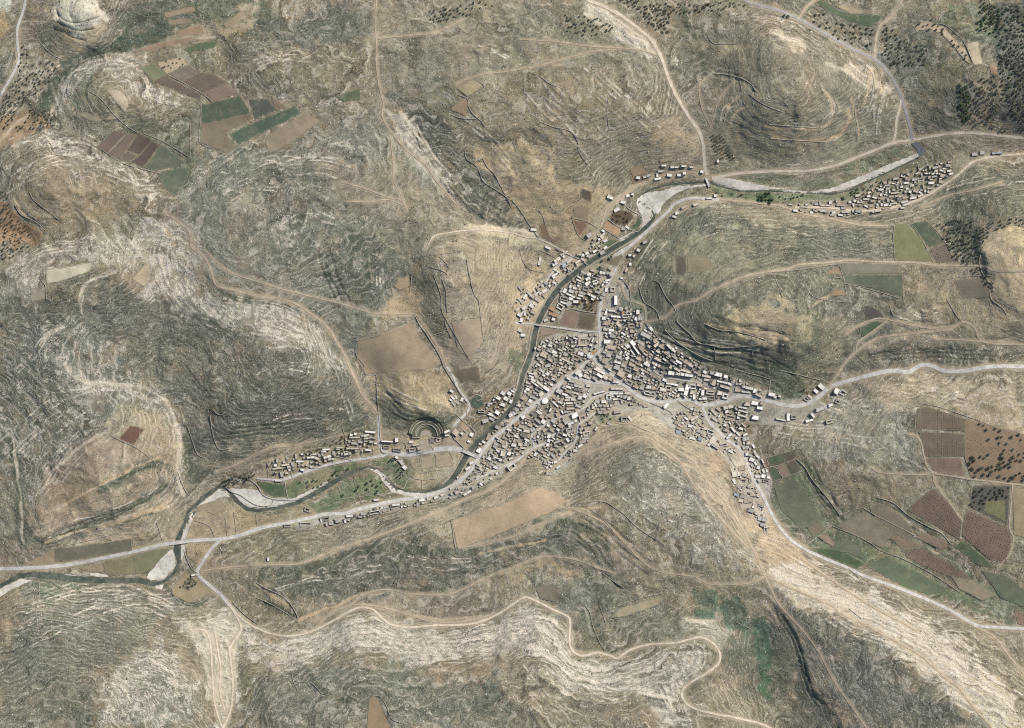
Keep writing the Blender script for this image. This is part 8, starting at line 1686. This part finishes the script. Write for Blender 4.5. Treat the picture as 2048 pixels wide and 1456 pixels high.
def small_house(u, v, L, Wd, ang, tone, r):
    h = r.uniform(2.3, 3.6) + (r.uniform(.8, 1.8) if r.random() < .25 else 0)
    a = -math.radians(ang); cx, cy = W(u, v); z0 = float(H0(u, v)[0])
    add_rot(small, [(-L / 2, L / 2, -Wd / 2, Wd / 2, -3, h)], cx, cy, z0, a, 0)
    t = .35
    add_rot(small, [(-L / 2, L / 2, -Wd / 2, -Wd / 2 + t, h + .001, h + .5), (-L / 2, L / 2, Wd / 2 - t, Wd / 2, h + .001, h + .5), (-L / 2, -L / 2 + t, -Wd / 2 + t, Wd / 2 - t, h + .001, h + .5), (L / 2 - t, L / 2, -Wd / 2 + t, Wd / 2 - t, h + .001, h + .5)], cx, cy, z0, a, 0)
    add_rot(small, [(-L / 2 + t, L / 2 - t, -Wd / 2 + t, Wd / 2 - t, h + .002, h + .2)], cx, cy, z0, a, MIDX[tone])
    if r.random() < .3 and L > 6: add_rot(small, [(-L / 2 + .8, -L / 2 + 2.4, Wd / 2 - 2.3, Wd / 2 - .8, h + .21, h + 1.9)], cx, cy, z0, a, 0)
for t in rest:
    small_house(t[0], t[1], t[2], t[3], t[4], t[5], random)
nsmall = 0
for (ang, dens, poly) in QUARTERS:
    us = [p[0] for p in poly]; vs = [p[1] for p in poly]
    cu_, cv_ = np.mean(us), np.mean(vs); R = max(max(us) - min(us), max(vs) - min(vs))
    a = math.radians(ang)
    for j in np.arange(-R, R, 5.8):
        i_ = -R + random.uniform(0, 6)
        while i_ < R:
            L = random.uniform(4.2, 11.5); Wd = random.uniform(3.4, 5.5)
            p_, q_ = i_ + L / 2, j + random.uniform(-.9, .9)
            u = cu_ + p_ * math.cos(a) - q_ * math.sin(a); v = cv_ + p_ * math.sin(a) + q_ * math.cos(a)
            i_ += L + random.choice([.2, .5, 1.0, 2.0])
            if random.random() > dens or not inside(poly, np.array([u]), np.array([v]))[0]: continue
            if not free(u, v, max(L, Wd) * .34): continue
            if any(inside(f, np.array([u]), np.array([v]))[0] for f in inner_fields): continue
            aa = ang + random.choice([0, 0, 0, 90]) + random.uniform(-6, 6)
            if stamp(u, v, L, Wd, aa, pad=.1, test=True):
                L *= .6; Wd *= .75
                if stamp(u, v, L, Wd, aa, pad=.0, test=True): continue
            stamp(u, v, L, Wd, aa, pad=.2)
            small_house(u, v, L, Wd, aa, random.choice(tones), random)
            nsmall += 1
            if random.random() < .5:          # low yard wall beside it
                k = random.choice([-1, 1]); w2 = random.uniform(3, 6)
                cx, cy = W(u, v)
                add_rot(small, [(-L / 2, -L / 2 + .5, k * Wd / 2, k * (Wd / 2 + w2), -2, 1.9) if k > 0 else (-L / 2, -L / 2 + .5, k * (Wd / 2 + w2), k * Wd / 2, -2, 1.9)], cx, cy, float(H0(u, v)[0]), -math.radians(aa), 0)
for (ang, dens, poly) in QUARTERS:          # sheds and lean-tos in what is left
    us = [p_[0] for p_ in poly]; vs = [p_[1] for p_ in poly]
    for _ in range(int((max(us) - min(us)) * (max(vs) - min(vs)) * dens / 42)):
        u = random.uniform(min(us), max(us)); v = random.uniform(min(vs), max(vs))
        L = random.uniform(3, 5.5); Wd = random.uniform(2.6, 4)
        if not inside(poly, np.array([u]), np.array([v]))[0] or not free(u, v, 2): continue
        if any(inside(f, np.array([u]), np.array([v]))[0] for f in inner_fields): continue
        if stamp(u, v, L, Wd, ang, pad=-.1, test=True): continue
        stamp(u, v, L, Wd, ang, pad=.2); small_house(u, v, L, Wd, ang + random.uniform(-8, 8), random.choice(tones), random); nsmall += 1
me = mesh_py("packed_small_houses", small.v, small.f, None, mats=["house_stone"] + ["roof_" + k for k in ROOFC], matidx=small.m)
link("packed_small_houses", me, kind="stuff", label="hundreds of small flat roofed houses packed between the larger ones of the town", cat="houses")
print("small houses", nsmall, "given", len(HL))

# ---------------------------------------------------------------- trees and shrubs
def clump_template(n_, rx, ry, rz, zc_, s0, s1, seed, tall=False):
    r = random.Random(seed); V = []; F = []
    for k in range(n_):
        th = r.uniform(0, 2 * math.pi); ph_ = math.acos(r.uniform(-.5, 1)); rr = r.uniform(.5, 1)
        c = (rx * rr * math.sin(ph_) * math.cos(th), ry * rr * math.sin(ph_) * math.sin(th), zc_ + rz * rr * math.cos(ph_))
        s_ = r.uniform(s0, s1)
        b = len(V)
        for d in ((1, 0, 0), (-1, 0, 0), (0, 1, 0), (0, -1, 0), (0, 0, .8), (0, 0, -.8)):
            V.append(tuple(c[q_] + d[q_] * s_ * r.uniform(.6, 1.3) + r.uniform(-.2, .2) * s_ for q_ in range(3)))
        F += [tuple(b + x for x in f) for f in ((0, 2, 4), (2, 1, 4), (1, 3, 4), (3, 0, 4), (2, 0, 5), (1, 2, 5), (3, 1, 5), (0, 3, 5))]
    return V, F
def trunk_mesh(h, r0):
    v = []; f = []
    rings = [(0, r0 * 1.3, 0, 0), (h * .5, r0, .1, 0), (h, r0 * .6, .25, .1)]
    for (z, r_, ox, oy) in rings:
        v += [(ox + r_ * math.cos(i * math.pi / 3), oy + r_ * math.sin(i * math.pi / 3), z) for i in range(6)]
    for k in range(2):
        f += [(k * 6 + i, k * 6 + (i + 1) % 6, k * 6 + 6 + (i + 1) % 6, k * 6 + 6 + i) for i in range(6)]
    for k in range(3):      # limbs
        a_ = k * 2.1; b = len(v)
        v += [(.15, 0, h * .6), (.15 + .2 * math.cos(a_ + 1.5), .2 * math.sin(a_ + 1.5), h * .6), (.1, .1, h * .75), (1.2 * math.cos(a_), 1.2 * math.sin(a_), h * 1.35)]
        f += [(b, b + 1, b + 3), (b + 1, b + 2, b + 3), (b + 2, b, b + 3)]
    return mesh_py("trunk", v, f, "bark")
TREES = {}
for kd, mt, dims, seed in (("olive_tree", "olive_leaf", (26, 1.9, 1.9, 1.3, 2.7, .55, .95), 1), ("orchard_tree", "orchard_leaf", (26, 2.0, 2.0, 1.6, 3.0, .6, 1.0), 2),
                     ("cypress_tree", "cypress_leaf", (34, 1.5, 1.5, 4.6, 6.0, .6, 1.1), 3), ("fruit_tree", "autumn_leaf", (22, 1.8, 1.8, 1.3, 2.6, .6, .9), 4), ("shrub", "scrub_leaf", (14, 1.2, 1.2, .7, .8, .5, .8), 5)):
    vs_ = []
    for k in range(3):
        V_, F_ = clump_template(*dims, seed * 10 + k)
        vs_.append((mesh_py("crown", V_, F_, mt), np.array(V_), np.array(F_)))
    TREES[kd] = (vs_, trunk_mesh(dims[4] * .9, .28) if kd != "shrub" else None, mt)

GROVES = [
 # kind, words, individual?, spacing, (r0, r1), scatter/grid angle, fill, outline
 ("olive_tree","dark olive tree","olive trees of the scattered eastern grove",1,9.5,(2.0,3.4),None,.75,[(1930,905),(2048,905),(2048,966),(1940,952),(1926,930)]),
 ("olive_tree","dark olive tree","olive trees of the scattered eastern grove",1,15,(1.8,3.0),None,.6,[(1930,840),(2048,872),(2048,905),(1932,900)]),
 ("olive_tree","dark olive tree","olive trees of the dark square grove",1,8,(1.6,2.6),None,.8,[(1945,973),(2015,972),(2012,998),(1968,998),(1960,1020),(1938,1012)]),
 ("olive_tree","lone olive tree","olive trees of the sand strip",1,9,(1.5,2.3),None,.7,[(1822,46),(1862,40),(1910,80),(1930,105),(1936,130),(1915,110),(1880,68),(1830,62)]),
 ("olive_tree","small olive tree","olive trees below the pale square field",1,8,(1.5,2.4),None,.8,[(1940,160),(1990,150),(1992,250),(2030,275),(1960,250),(1935,255)]),
 ("orchard_tree","dark green fruit tree","trees of the dark orchard rows",1,6.5,(1.8,2.6),0,.95,[(1514,386),(1545,385),(1545,406),(1516,407)]),
 ("cypress_tree","tall dark cypress","cypresses of the riverside grove",1,6.5,(1.2,2.0),None,.9,[(432,975),(445,962),(475,950),(512,940),(518,952),(480,962),(450,972)]),
 ("cypress_tree","tall dark poplar","tall trees by the river bend",1,7,(1.2,1.9),None,.9,[(778,905),(792,912),(800,930),(812,945),(806,955),(795,950),(788,930),(778,918)]),
 ("olive_tree","olive tree","olive trees of the northeast grove",1,9.5,(1.8,2.8),None,.62,[(1545,25),(1590,45),(1650,75),(1740,115),(1745,60),(1690,45),(1640,25),(1610,40),(1560,15)]),
 ("olive_tree","garden tree","trees beside the green strip in town",1,8,(1.6,2.6),None,.7,[(1365,715),(1395,722),(1420,740),(1400,742),(1372,730)]),
 ("fruit_tree","brown leafed fruit tree","fruit trees of the town orchard",1,8.5,(1.6,2.6),None,.7,[(1150,600),(1190,580),(1197,625),(1140,617)]),
 ("orchard_tree","green garden tree","garden trees of the upper town",1,9,(1.6,2.6),None,.6,[(1200,495),(1230,520),(1200,540),(1180,545),(1165,565),(1180,600),(1200,600),(1200,560)]),
 ("fruit_tree","brown leafed fruit tree","fruit trees by the orange field",1,8,(1.6,2.4),None,.8,[(1221,436),(1233,420),(1260,424),(1264,436),(1248,449),(1232,444)]),
 ("olive_tree","olive tree","olive trees of the northern triangle",0,6.5,(1.5,2.2),None,.85,[(1235,0),(1340,10),(1335,70),(1322,72),(1290,40)]),
 ("olive_tree","","",0,7,(1.4,2.0),None,.75,[(1340,10),(1500,5),(1480,18),(1400,26),(1335,32)]),
 ("olive_tree","","",0,7.5,(1.4,2.2),None,.7,[(1130,30),(1200,40),(1230,60),(1180,75),(1120,65)]),
 ("olive_tree","","",0,6.5,(1.4,2.0),None,.7,[(860,20),(960,5),(990,12),(930,35),(860,50)]),
 ("olive_tree","","",0,6.5,(1.5,2.4),None,.85,[(1990,20),(2080,0),(2080,240),(2048,265),(2000,200)]),
 ("orchard_tree","","",0,6,(1.8,2.8),None,.95,[(1914,170),(1932,175),(1942,248),(1920,248)]),
 ("olive_tree","","",0,7,(1.5,2.3),None,.7,[(1765,40),(1800,80),(1860,90),(1850,130),(1790,140),(1760,110)]),
 ("orchard_tree","","",0,6,(1.6,2.6),None,.8,[(1960,0),(2000,20),(1990,75),(1950,60)]),
 ("olive_tree","","",0,7,(1.5,2.4),None,.8,[(1890,440),(1945,440),(1965,480),(1950,520),(1975,560),(1985,590),(1945,545),(1905,520),(1880,470)]),
 ("olive_tree","","",0,7.5,(1.4,2.2),None,.8,[(1945,470),(1975,445),(2020,436),(2048,440),(2048,452),(2010,452),(1975,465),(1960,500),(1966,540),(1985,570),(1975,575),(1950,530)]),
 ("olive_tree","","",0,7.5,(1.4,2.2),None,.75,[(1865,445),(1890,450),(1910,500),(1895,485)]),
 ("olive_tree","","",0,7,(1.2,1.9),None,.75,[(40,80),(60,100),(60,130),(120,120),(120,150),(60,200),(20,250),(0,270),(0,215),(35,160)]),
 ("olive_tree","","",0,7,(1.2,1.9),None,.7,[(60,215),(110,225),(120,250),(60,262),(20,262)]),
 ("olive_tree","","",0,7,(1.2,1.9),None,.75,[(0,380),(20,390),(30,430),(70,470),(60,495),(0,530)]),
 ("olive_tree","","",0,6,(1.2,1.8),60,.9,[(1416,270),(1440,268),(1460,300),(1470,320),(1440,318),(1425,290)]),
 ("olive_tree","","",0,8,(1.1,1.6),None,.7,[(318,128),(362,117),(376,130),(335,148)]),
 ("cypress_tree","","",0,8,(1.2,1.8),None,.8,[(576,912),(640,898),(640,906),(580,916)]),
 ("cypress_tree","","",0,8,(1.0,1.5),None,.5,[(1555,735),(1600,760),(1625,785),(1600,790),(1560,760)]),
 ("orchard_tree","","",0,9,(1.5,2.4),None,.5,[(580,970),(660,945),(740,925),(700,945),(630,980)]),
 ("orchard_tree","","",0,9,(1.5,2.4),None,.45,[(640,1010),(720,965),(760,955),(775,985),(700,1000)]),
 ("orchard_tree","","",0,9,(1.3,2.2),None,.6,[(1640,410),(1720,375),(1800,345),(1900,318),(1910,345),(1850,380),(1790,405),(1700,398)]),
 ("orchard_tree","","",0,9,(1.3,2.2),None,.5,[(1430,385),(1500,388),(1500,400),(1440,396)]),
 ("orchard_tree","","",0,9,(1.4,2.2),None,.4,[(1555,385),(1640,390),(1640,402),(1560,402)]),
 ("orchard_tree","","",0,7,(1.4,2.2),None,.6,[(1190,824),(1215,822),(1226,835),(1222,848),(1198,848)]),
 ("orchard_tree","","",0,11,(1.2,2.2),None,.45,[(1205,620),(1290,650),(1400,730),(1520,780),(1500,870),(1400,820),(1260,780),(1205,705)]),
 ("orchard_tree","","",0,12,(1.2,2.0),None,.4,[(1070,690),(1195,670),(1190,780),(1180,880),(1060,910),(950,960),(960,900),(1040,800)]),
 ("orchard_tree","","",0,9,(1.2,2.2),None,.6,[(545,930),(640,905),(750,870),(755,895),(640,925),(560,958)]),
 ("orchard_tree","","",0,7,(1.3,2.0),None,.4,[(1080,700),(1190,690),(1150,740),(1090,760)]),
 ("orchard_tree","","",0,7,(1.3,2.0),None,.5,[(1123,908),(1150,905),(1145,925),(1122,925)]),
 ("fruit_tree","","",0,7,(1.4,2.2),None,.6,[(1110,560),(1150,545),(1130,565),(1105,580)]),
 ("fruit_tree","","",0,7,(1.4,2.2),None,.6,[(640,880),(690,872),(692,888),(650,892)]),
 ("olive_tree","","",0,10,(1.3,2.0),None,.5,[(1245,590),(1285,600),(1290,625),(1260,625)]),
 ("olive_tree","","",0,8,(1.2,1.8),None,.6,[(355,1175),(385,1150),(400,1165),(378,1190)]),
 ("olive_tree","","",0,7,(1.3,1.9),None,.8,[(345,1180),(355,1200),(385,1212),(365,1208),(343,1190)]),
]
VINES = [
 (4.3,0,.8,[(1832,818),(1852,812),(1925,837),(1926,862),(1831,857)]),(4.3,0,.8,[(1834,863),(1925,867),(1925,912),(1847,912),(1842,880)]),(4.3,0,.55,[(1848,915),(1918,915),(1925,951),(1867,944)]),
 (5.0,35,1.0,[(1857,979),(1869,977),(1921,1040),(1915,1077),(1813,1019)]),(5.0,20,1.0,[(1924,1044),(1931,1019),(2012,1055),(2021,1080),(2008,1126),(1975,1117),(1922,1070)]),
 (4.9,25,1.0,[(1807,1102),(1830,1094),(1850,1100),(1934,1148),(1938,1165),(1890,1150),(1812,1115)]),(4.9,15,1.0,[(1859,498),(1893,488),(1906,522),(1874,527)]),
 (4.9,20,1.0,[(2026,1218),(2048,1226),(2080,1236),(2080,1258),(2032,1246)]),(7,40,1.0,[(1930,875),(2048,880),(2048,930),(1930,900)]),(5.5,0,.6,[(1770,1070),(1800,1062),(1850,1094),(1806,1100)]),
 (6,20,.9,[(1945,140),(1972,135),(1990,155),(1992,240),(1975,240)]),
]
def in_poly_pts(poly, sp_, ang):
    us = [p[0] for p in poly]; vs = [p[1] for p in poly]
    R = max(max(us) - min(us), max(vs) - min(vs)) * .75 + sp_; cu_, cv_ = (max(us) + min(us)) / 2, (max(vs) + min(vs)) / 2
    g1, g2 = np.meshgrid(np.arange(-R, R, sp_), np.arange(-R, R, sp_))
    g1 = g1.ravel(); g2 = g2.ravel()
    if ang is None:
        g1 = g1 + rng.uniform(-.42, .42, g1.size) * sp_; g2 = g2 + rng.uniform(-.42, .42, g2.size) * sp_; ang = rng.uniform(0, 90)
    else:
        g1 = g1 + rng.uniform(-.07, .07, g1.size) * sp_; g2 = g2 + rng.uniform(-.07, .07, g2.size) * sp_
    t = math.radians(ang)
    u = cu_ + g1 * math.cos(t) - g2 * math.sin(t); v = cv_ + g1 * math.sin(t) + g2 * math.cos(t)
    k = inside(poly, u, v)
    return u[k], v[k]
joined = {}
def join_add(mat, V_, F_, u, v, s_, rot, z, sz=None):
    c, s2 = math.cos(rot), math.sin(rot)
    P_ = V_ * s_
    X_ = P_[:, 0] * c - P_[:, 1] * s2 + u - 1024; Y_ = P_[:, 0] * s2 + P_[:, 1] * c + 728 - v
    Zz = V_[:, 2] * (sz or s_) + z
    L_ = joined.setdefault(mat, [[], [], 0])
    L_[0].append(np.stack([X_, Y_, Zz], 1)); L_[1].append(F_ + L_[2]); L_[2] += len(V_)
nind = 0
for (kd, words, grp, ind, sp_, (r0, r1), ang, fill, poly) in GROVES:
    us, vs = in_poly_pts(poly, sp_, ang)
    for u, v in zip(us, vs):
        if random.random() > fill or grid_at(ROADD, u, v)[0] < 1.2 or grid_at(RIVD, u, v)[0] < 1: continue
        if 0 < u < 2047 and 0 < v < 1455 and occm[int(v), int(u)]: continue
        s_ = random.uniform(r0, r1) / 1.9; rot = random.uniform(0, 6.28); z = h1(u, v)
        vs_, tk, mt = TREES[kd]
        cm, V_, F_ = random.choice(vs_)
        if ind and nind < 298 and 2 < u < 2046 and 2 < v < 1454:
            x, y = W(u, v)
            o = link(kd, None, loc=(x, y, z - .1)); o.rotation_euler = (0, 0, rot); o.scale = (s_, s_, s_)
            link("crown", cm, parent=o); link("trunk", tk, parent=o)
            w_ = words
            if s_ * 1.9 > r0 + .66 * (r1 - r0): w_ = "large " + words
            elif s_ * 1.9 < r0 + .33 * (r1 - r0): w_ = "small " + words.replace("small ", "")
            want_label(o, w_, "tree", grp, u, v)
            nind += 1
        else:
            join_add(mt, V_, F_, u, v, s_, rot, z - .1)
            tv = np.array([(.2, 0, 0), (-.1, .17, 0), (-.1, -.17, 0), (0, 0, 2.6)]); join_add("bark", tv, np.array([(0, 1, 3), (1, 2, 3), (2, 0, 3)]), u, v, s_, rot, z - .1)
sv, sf = clump_template(5, .6, .6, .4, .5, .4, .6, 99)
sv = np.array(sv); sf = np.array(sf)
vin = {}
for (sp_, ang, s_, poly) in VINES:
    us, vs = in_poly_pts(poly, sp_, ang)
    for u, v in zip(us, vs):
        if random.random() < .06: continue
        join_add("olive_leaf_rows", sv, sf, u, v, s_ * random.uniform(.65, 1.4), random.uniform(0, 6), h1(u, v) + .2)
MATS["olive_leaf_rows"] = MATS["olive_leaf"]
JN = {"olive_leaf": ("olive_groves", "masses of small olive trees in far groves on the hillsides"), "orchard_leaf": ("orchard_greenery", "green orchard and garden trees filling yards and gardens"),
      "cypress_leaf": ("tall_tree_belt", "belts of dark tall trees above the western houses"), "autumn_leaf": ("brown_orchard", "brown leafed fruit trees massed in town gardens"),
      "bark": ("grove_trunks", "thin trunks under the massed grove trees"), "olive_leaf_rows": ("vineyard_rows", "countless small bushes planted in rows on brown eastern fields")}
for mt, (Vs, Fs, n_) in joined.items():
    V_ = np.concatenate(Vs); F_ = np.concatenate(Fs)
    nm, lb = JN[mt]
    link(nm, mesh_np(nm, V_, F_.ravel(), 3, mt), kind="stuff", label=lb, cat="trees" if mt != "olive_leaf_rows" else "vines")
print("trees", nind, {k: v[2] for k, v in joined.items()})

# ---------------------------------------------------------------- loose limestone and low scrub on the slopes
def scatter(N, dens, tmplV, tmplF, s0, s1, flatten, name, mat, label, cat, seed):
    r = np.random.RandomState(seed)
    u = r.uniform(-40, 2088, N); v = r.uniform(-40, 1496, N)
    keep = r.rand(N) < dens(u, v)
    u, v = u[keep], v[keep]; n_ = len(u)
    sc_ = s0 + (s1 - s0) * r.rand(n_) ** 3; rot = r.uniform(0, 2 * math.pi, n_)
    el = r.uniform(.7, 1.6, n_)
    z = H(u, v)
    k = r.randint(0, 1 << 30)
    jit = r.uniform(.65, 1.3, (n_, len(tmplV), 3))
    P_ = tmplV[None] * jit * sc_[:, None, None]
    P_[..., 0] *= el[:, None]
    c, s_ = np.cos(rot)[:, None], np.sin(rot)[:, None]
    V_ = np.stack([P_[..., 0] * c - P_[..., 1] * s_ + (u - 1024)[:, None], P_[..., 0] * s_ + P_[..., 1] * c + (728 - v)[:, None], P_[..., 2] * flatten + z[:, None]], -1).reshape(-1, 3)
    F_ = (tmplF[None] + (np.arange(n_) * len(tmplV))[:, None, None]).reshape(-1)
    link(name, mesh_np(name, V_, F_, 3, mat), kind="stuff", label=label, cat=cat)
    return n_
octV = np.array([(1, 0, 0), (0, 1, 0), (-1, 0, 0), (0, -1, 0), (0, 0, 1.), (.3, .2, -.6)], float)
octF = np.array([(0, 1, 4), (1, 2, 4), (2, 3, 4), (3, 0, 4)])
octV = octV[:5]; octV[:4, 2] = -.35
def okf(u, v):
    return np.clip(grid_at(ROADD, u, v) - 1.5, 0, 1) * np.clip(grid_at(RIVD, u, v) - 2, 0, 1) * (1 - grid_at(flat, u, v)) * (noise2(u / 1e4, v, 1) * 0 + 1)
town_zone = [q_[2] for q_ in QUARTERS]
def dr(u, v):
    mh = grid_at(MH, u, v); t = mh / INT; f_ = t - np.floor(t)
    led = smooth(.6, .7, f_) * (1 - smooth(.95, 1., f_)) * grid_at(terr, u, v)
    cl = smooth(.05, .5, noise2(u / 16, v / 16 , 61) + .6 * noise2(u / 40, v / 40, 62))
    return okf(u, v) * grid_at(rock, u, v) ** 1.3 * (.10 + .55 * cl + .6 * led)
def ds(u, v):
    cl = smooth(-.3, .6, noise2(u / 22, v / 22, 71) + .6 * noise2(u / 60, v / 60, 72))
    return okf(u, v) * grid_at(scrub, u, v) ** 1.3 * (.15 + .85 * cl)
print("rocks", scatter(330000, dr, octV, octF, .35, 1.9, .6, "limestone_boulders", "limestone", "pale limestone boulders and ledges strewn over the hillsides", "rocks", 11))
print("scrub", scatter(130000, ds, octV, octF, .5, 1.7, .9, "hillside_scrub", "scrub_leaf", "low dark thorn scrub dotted over the dry slopes", "scrub", 12))
give_labels()
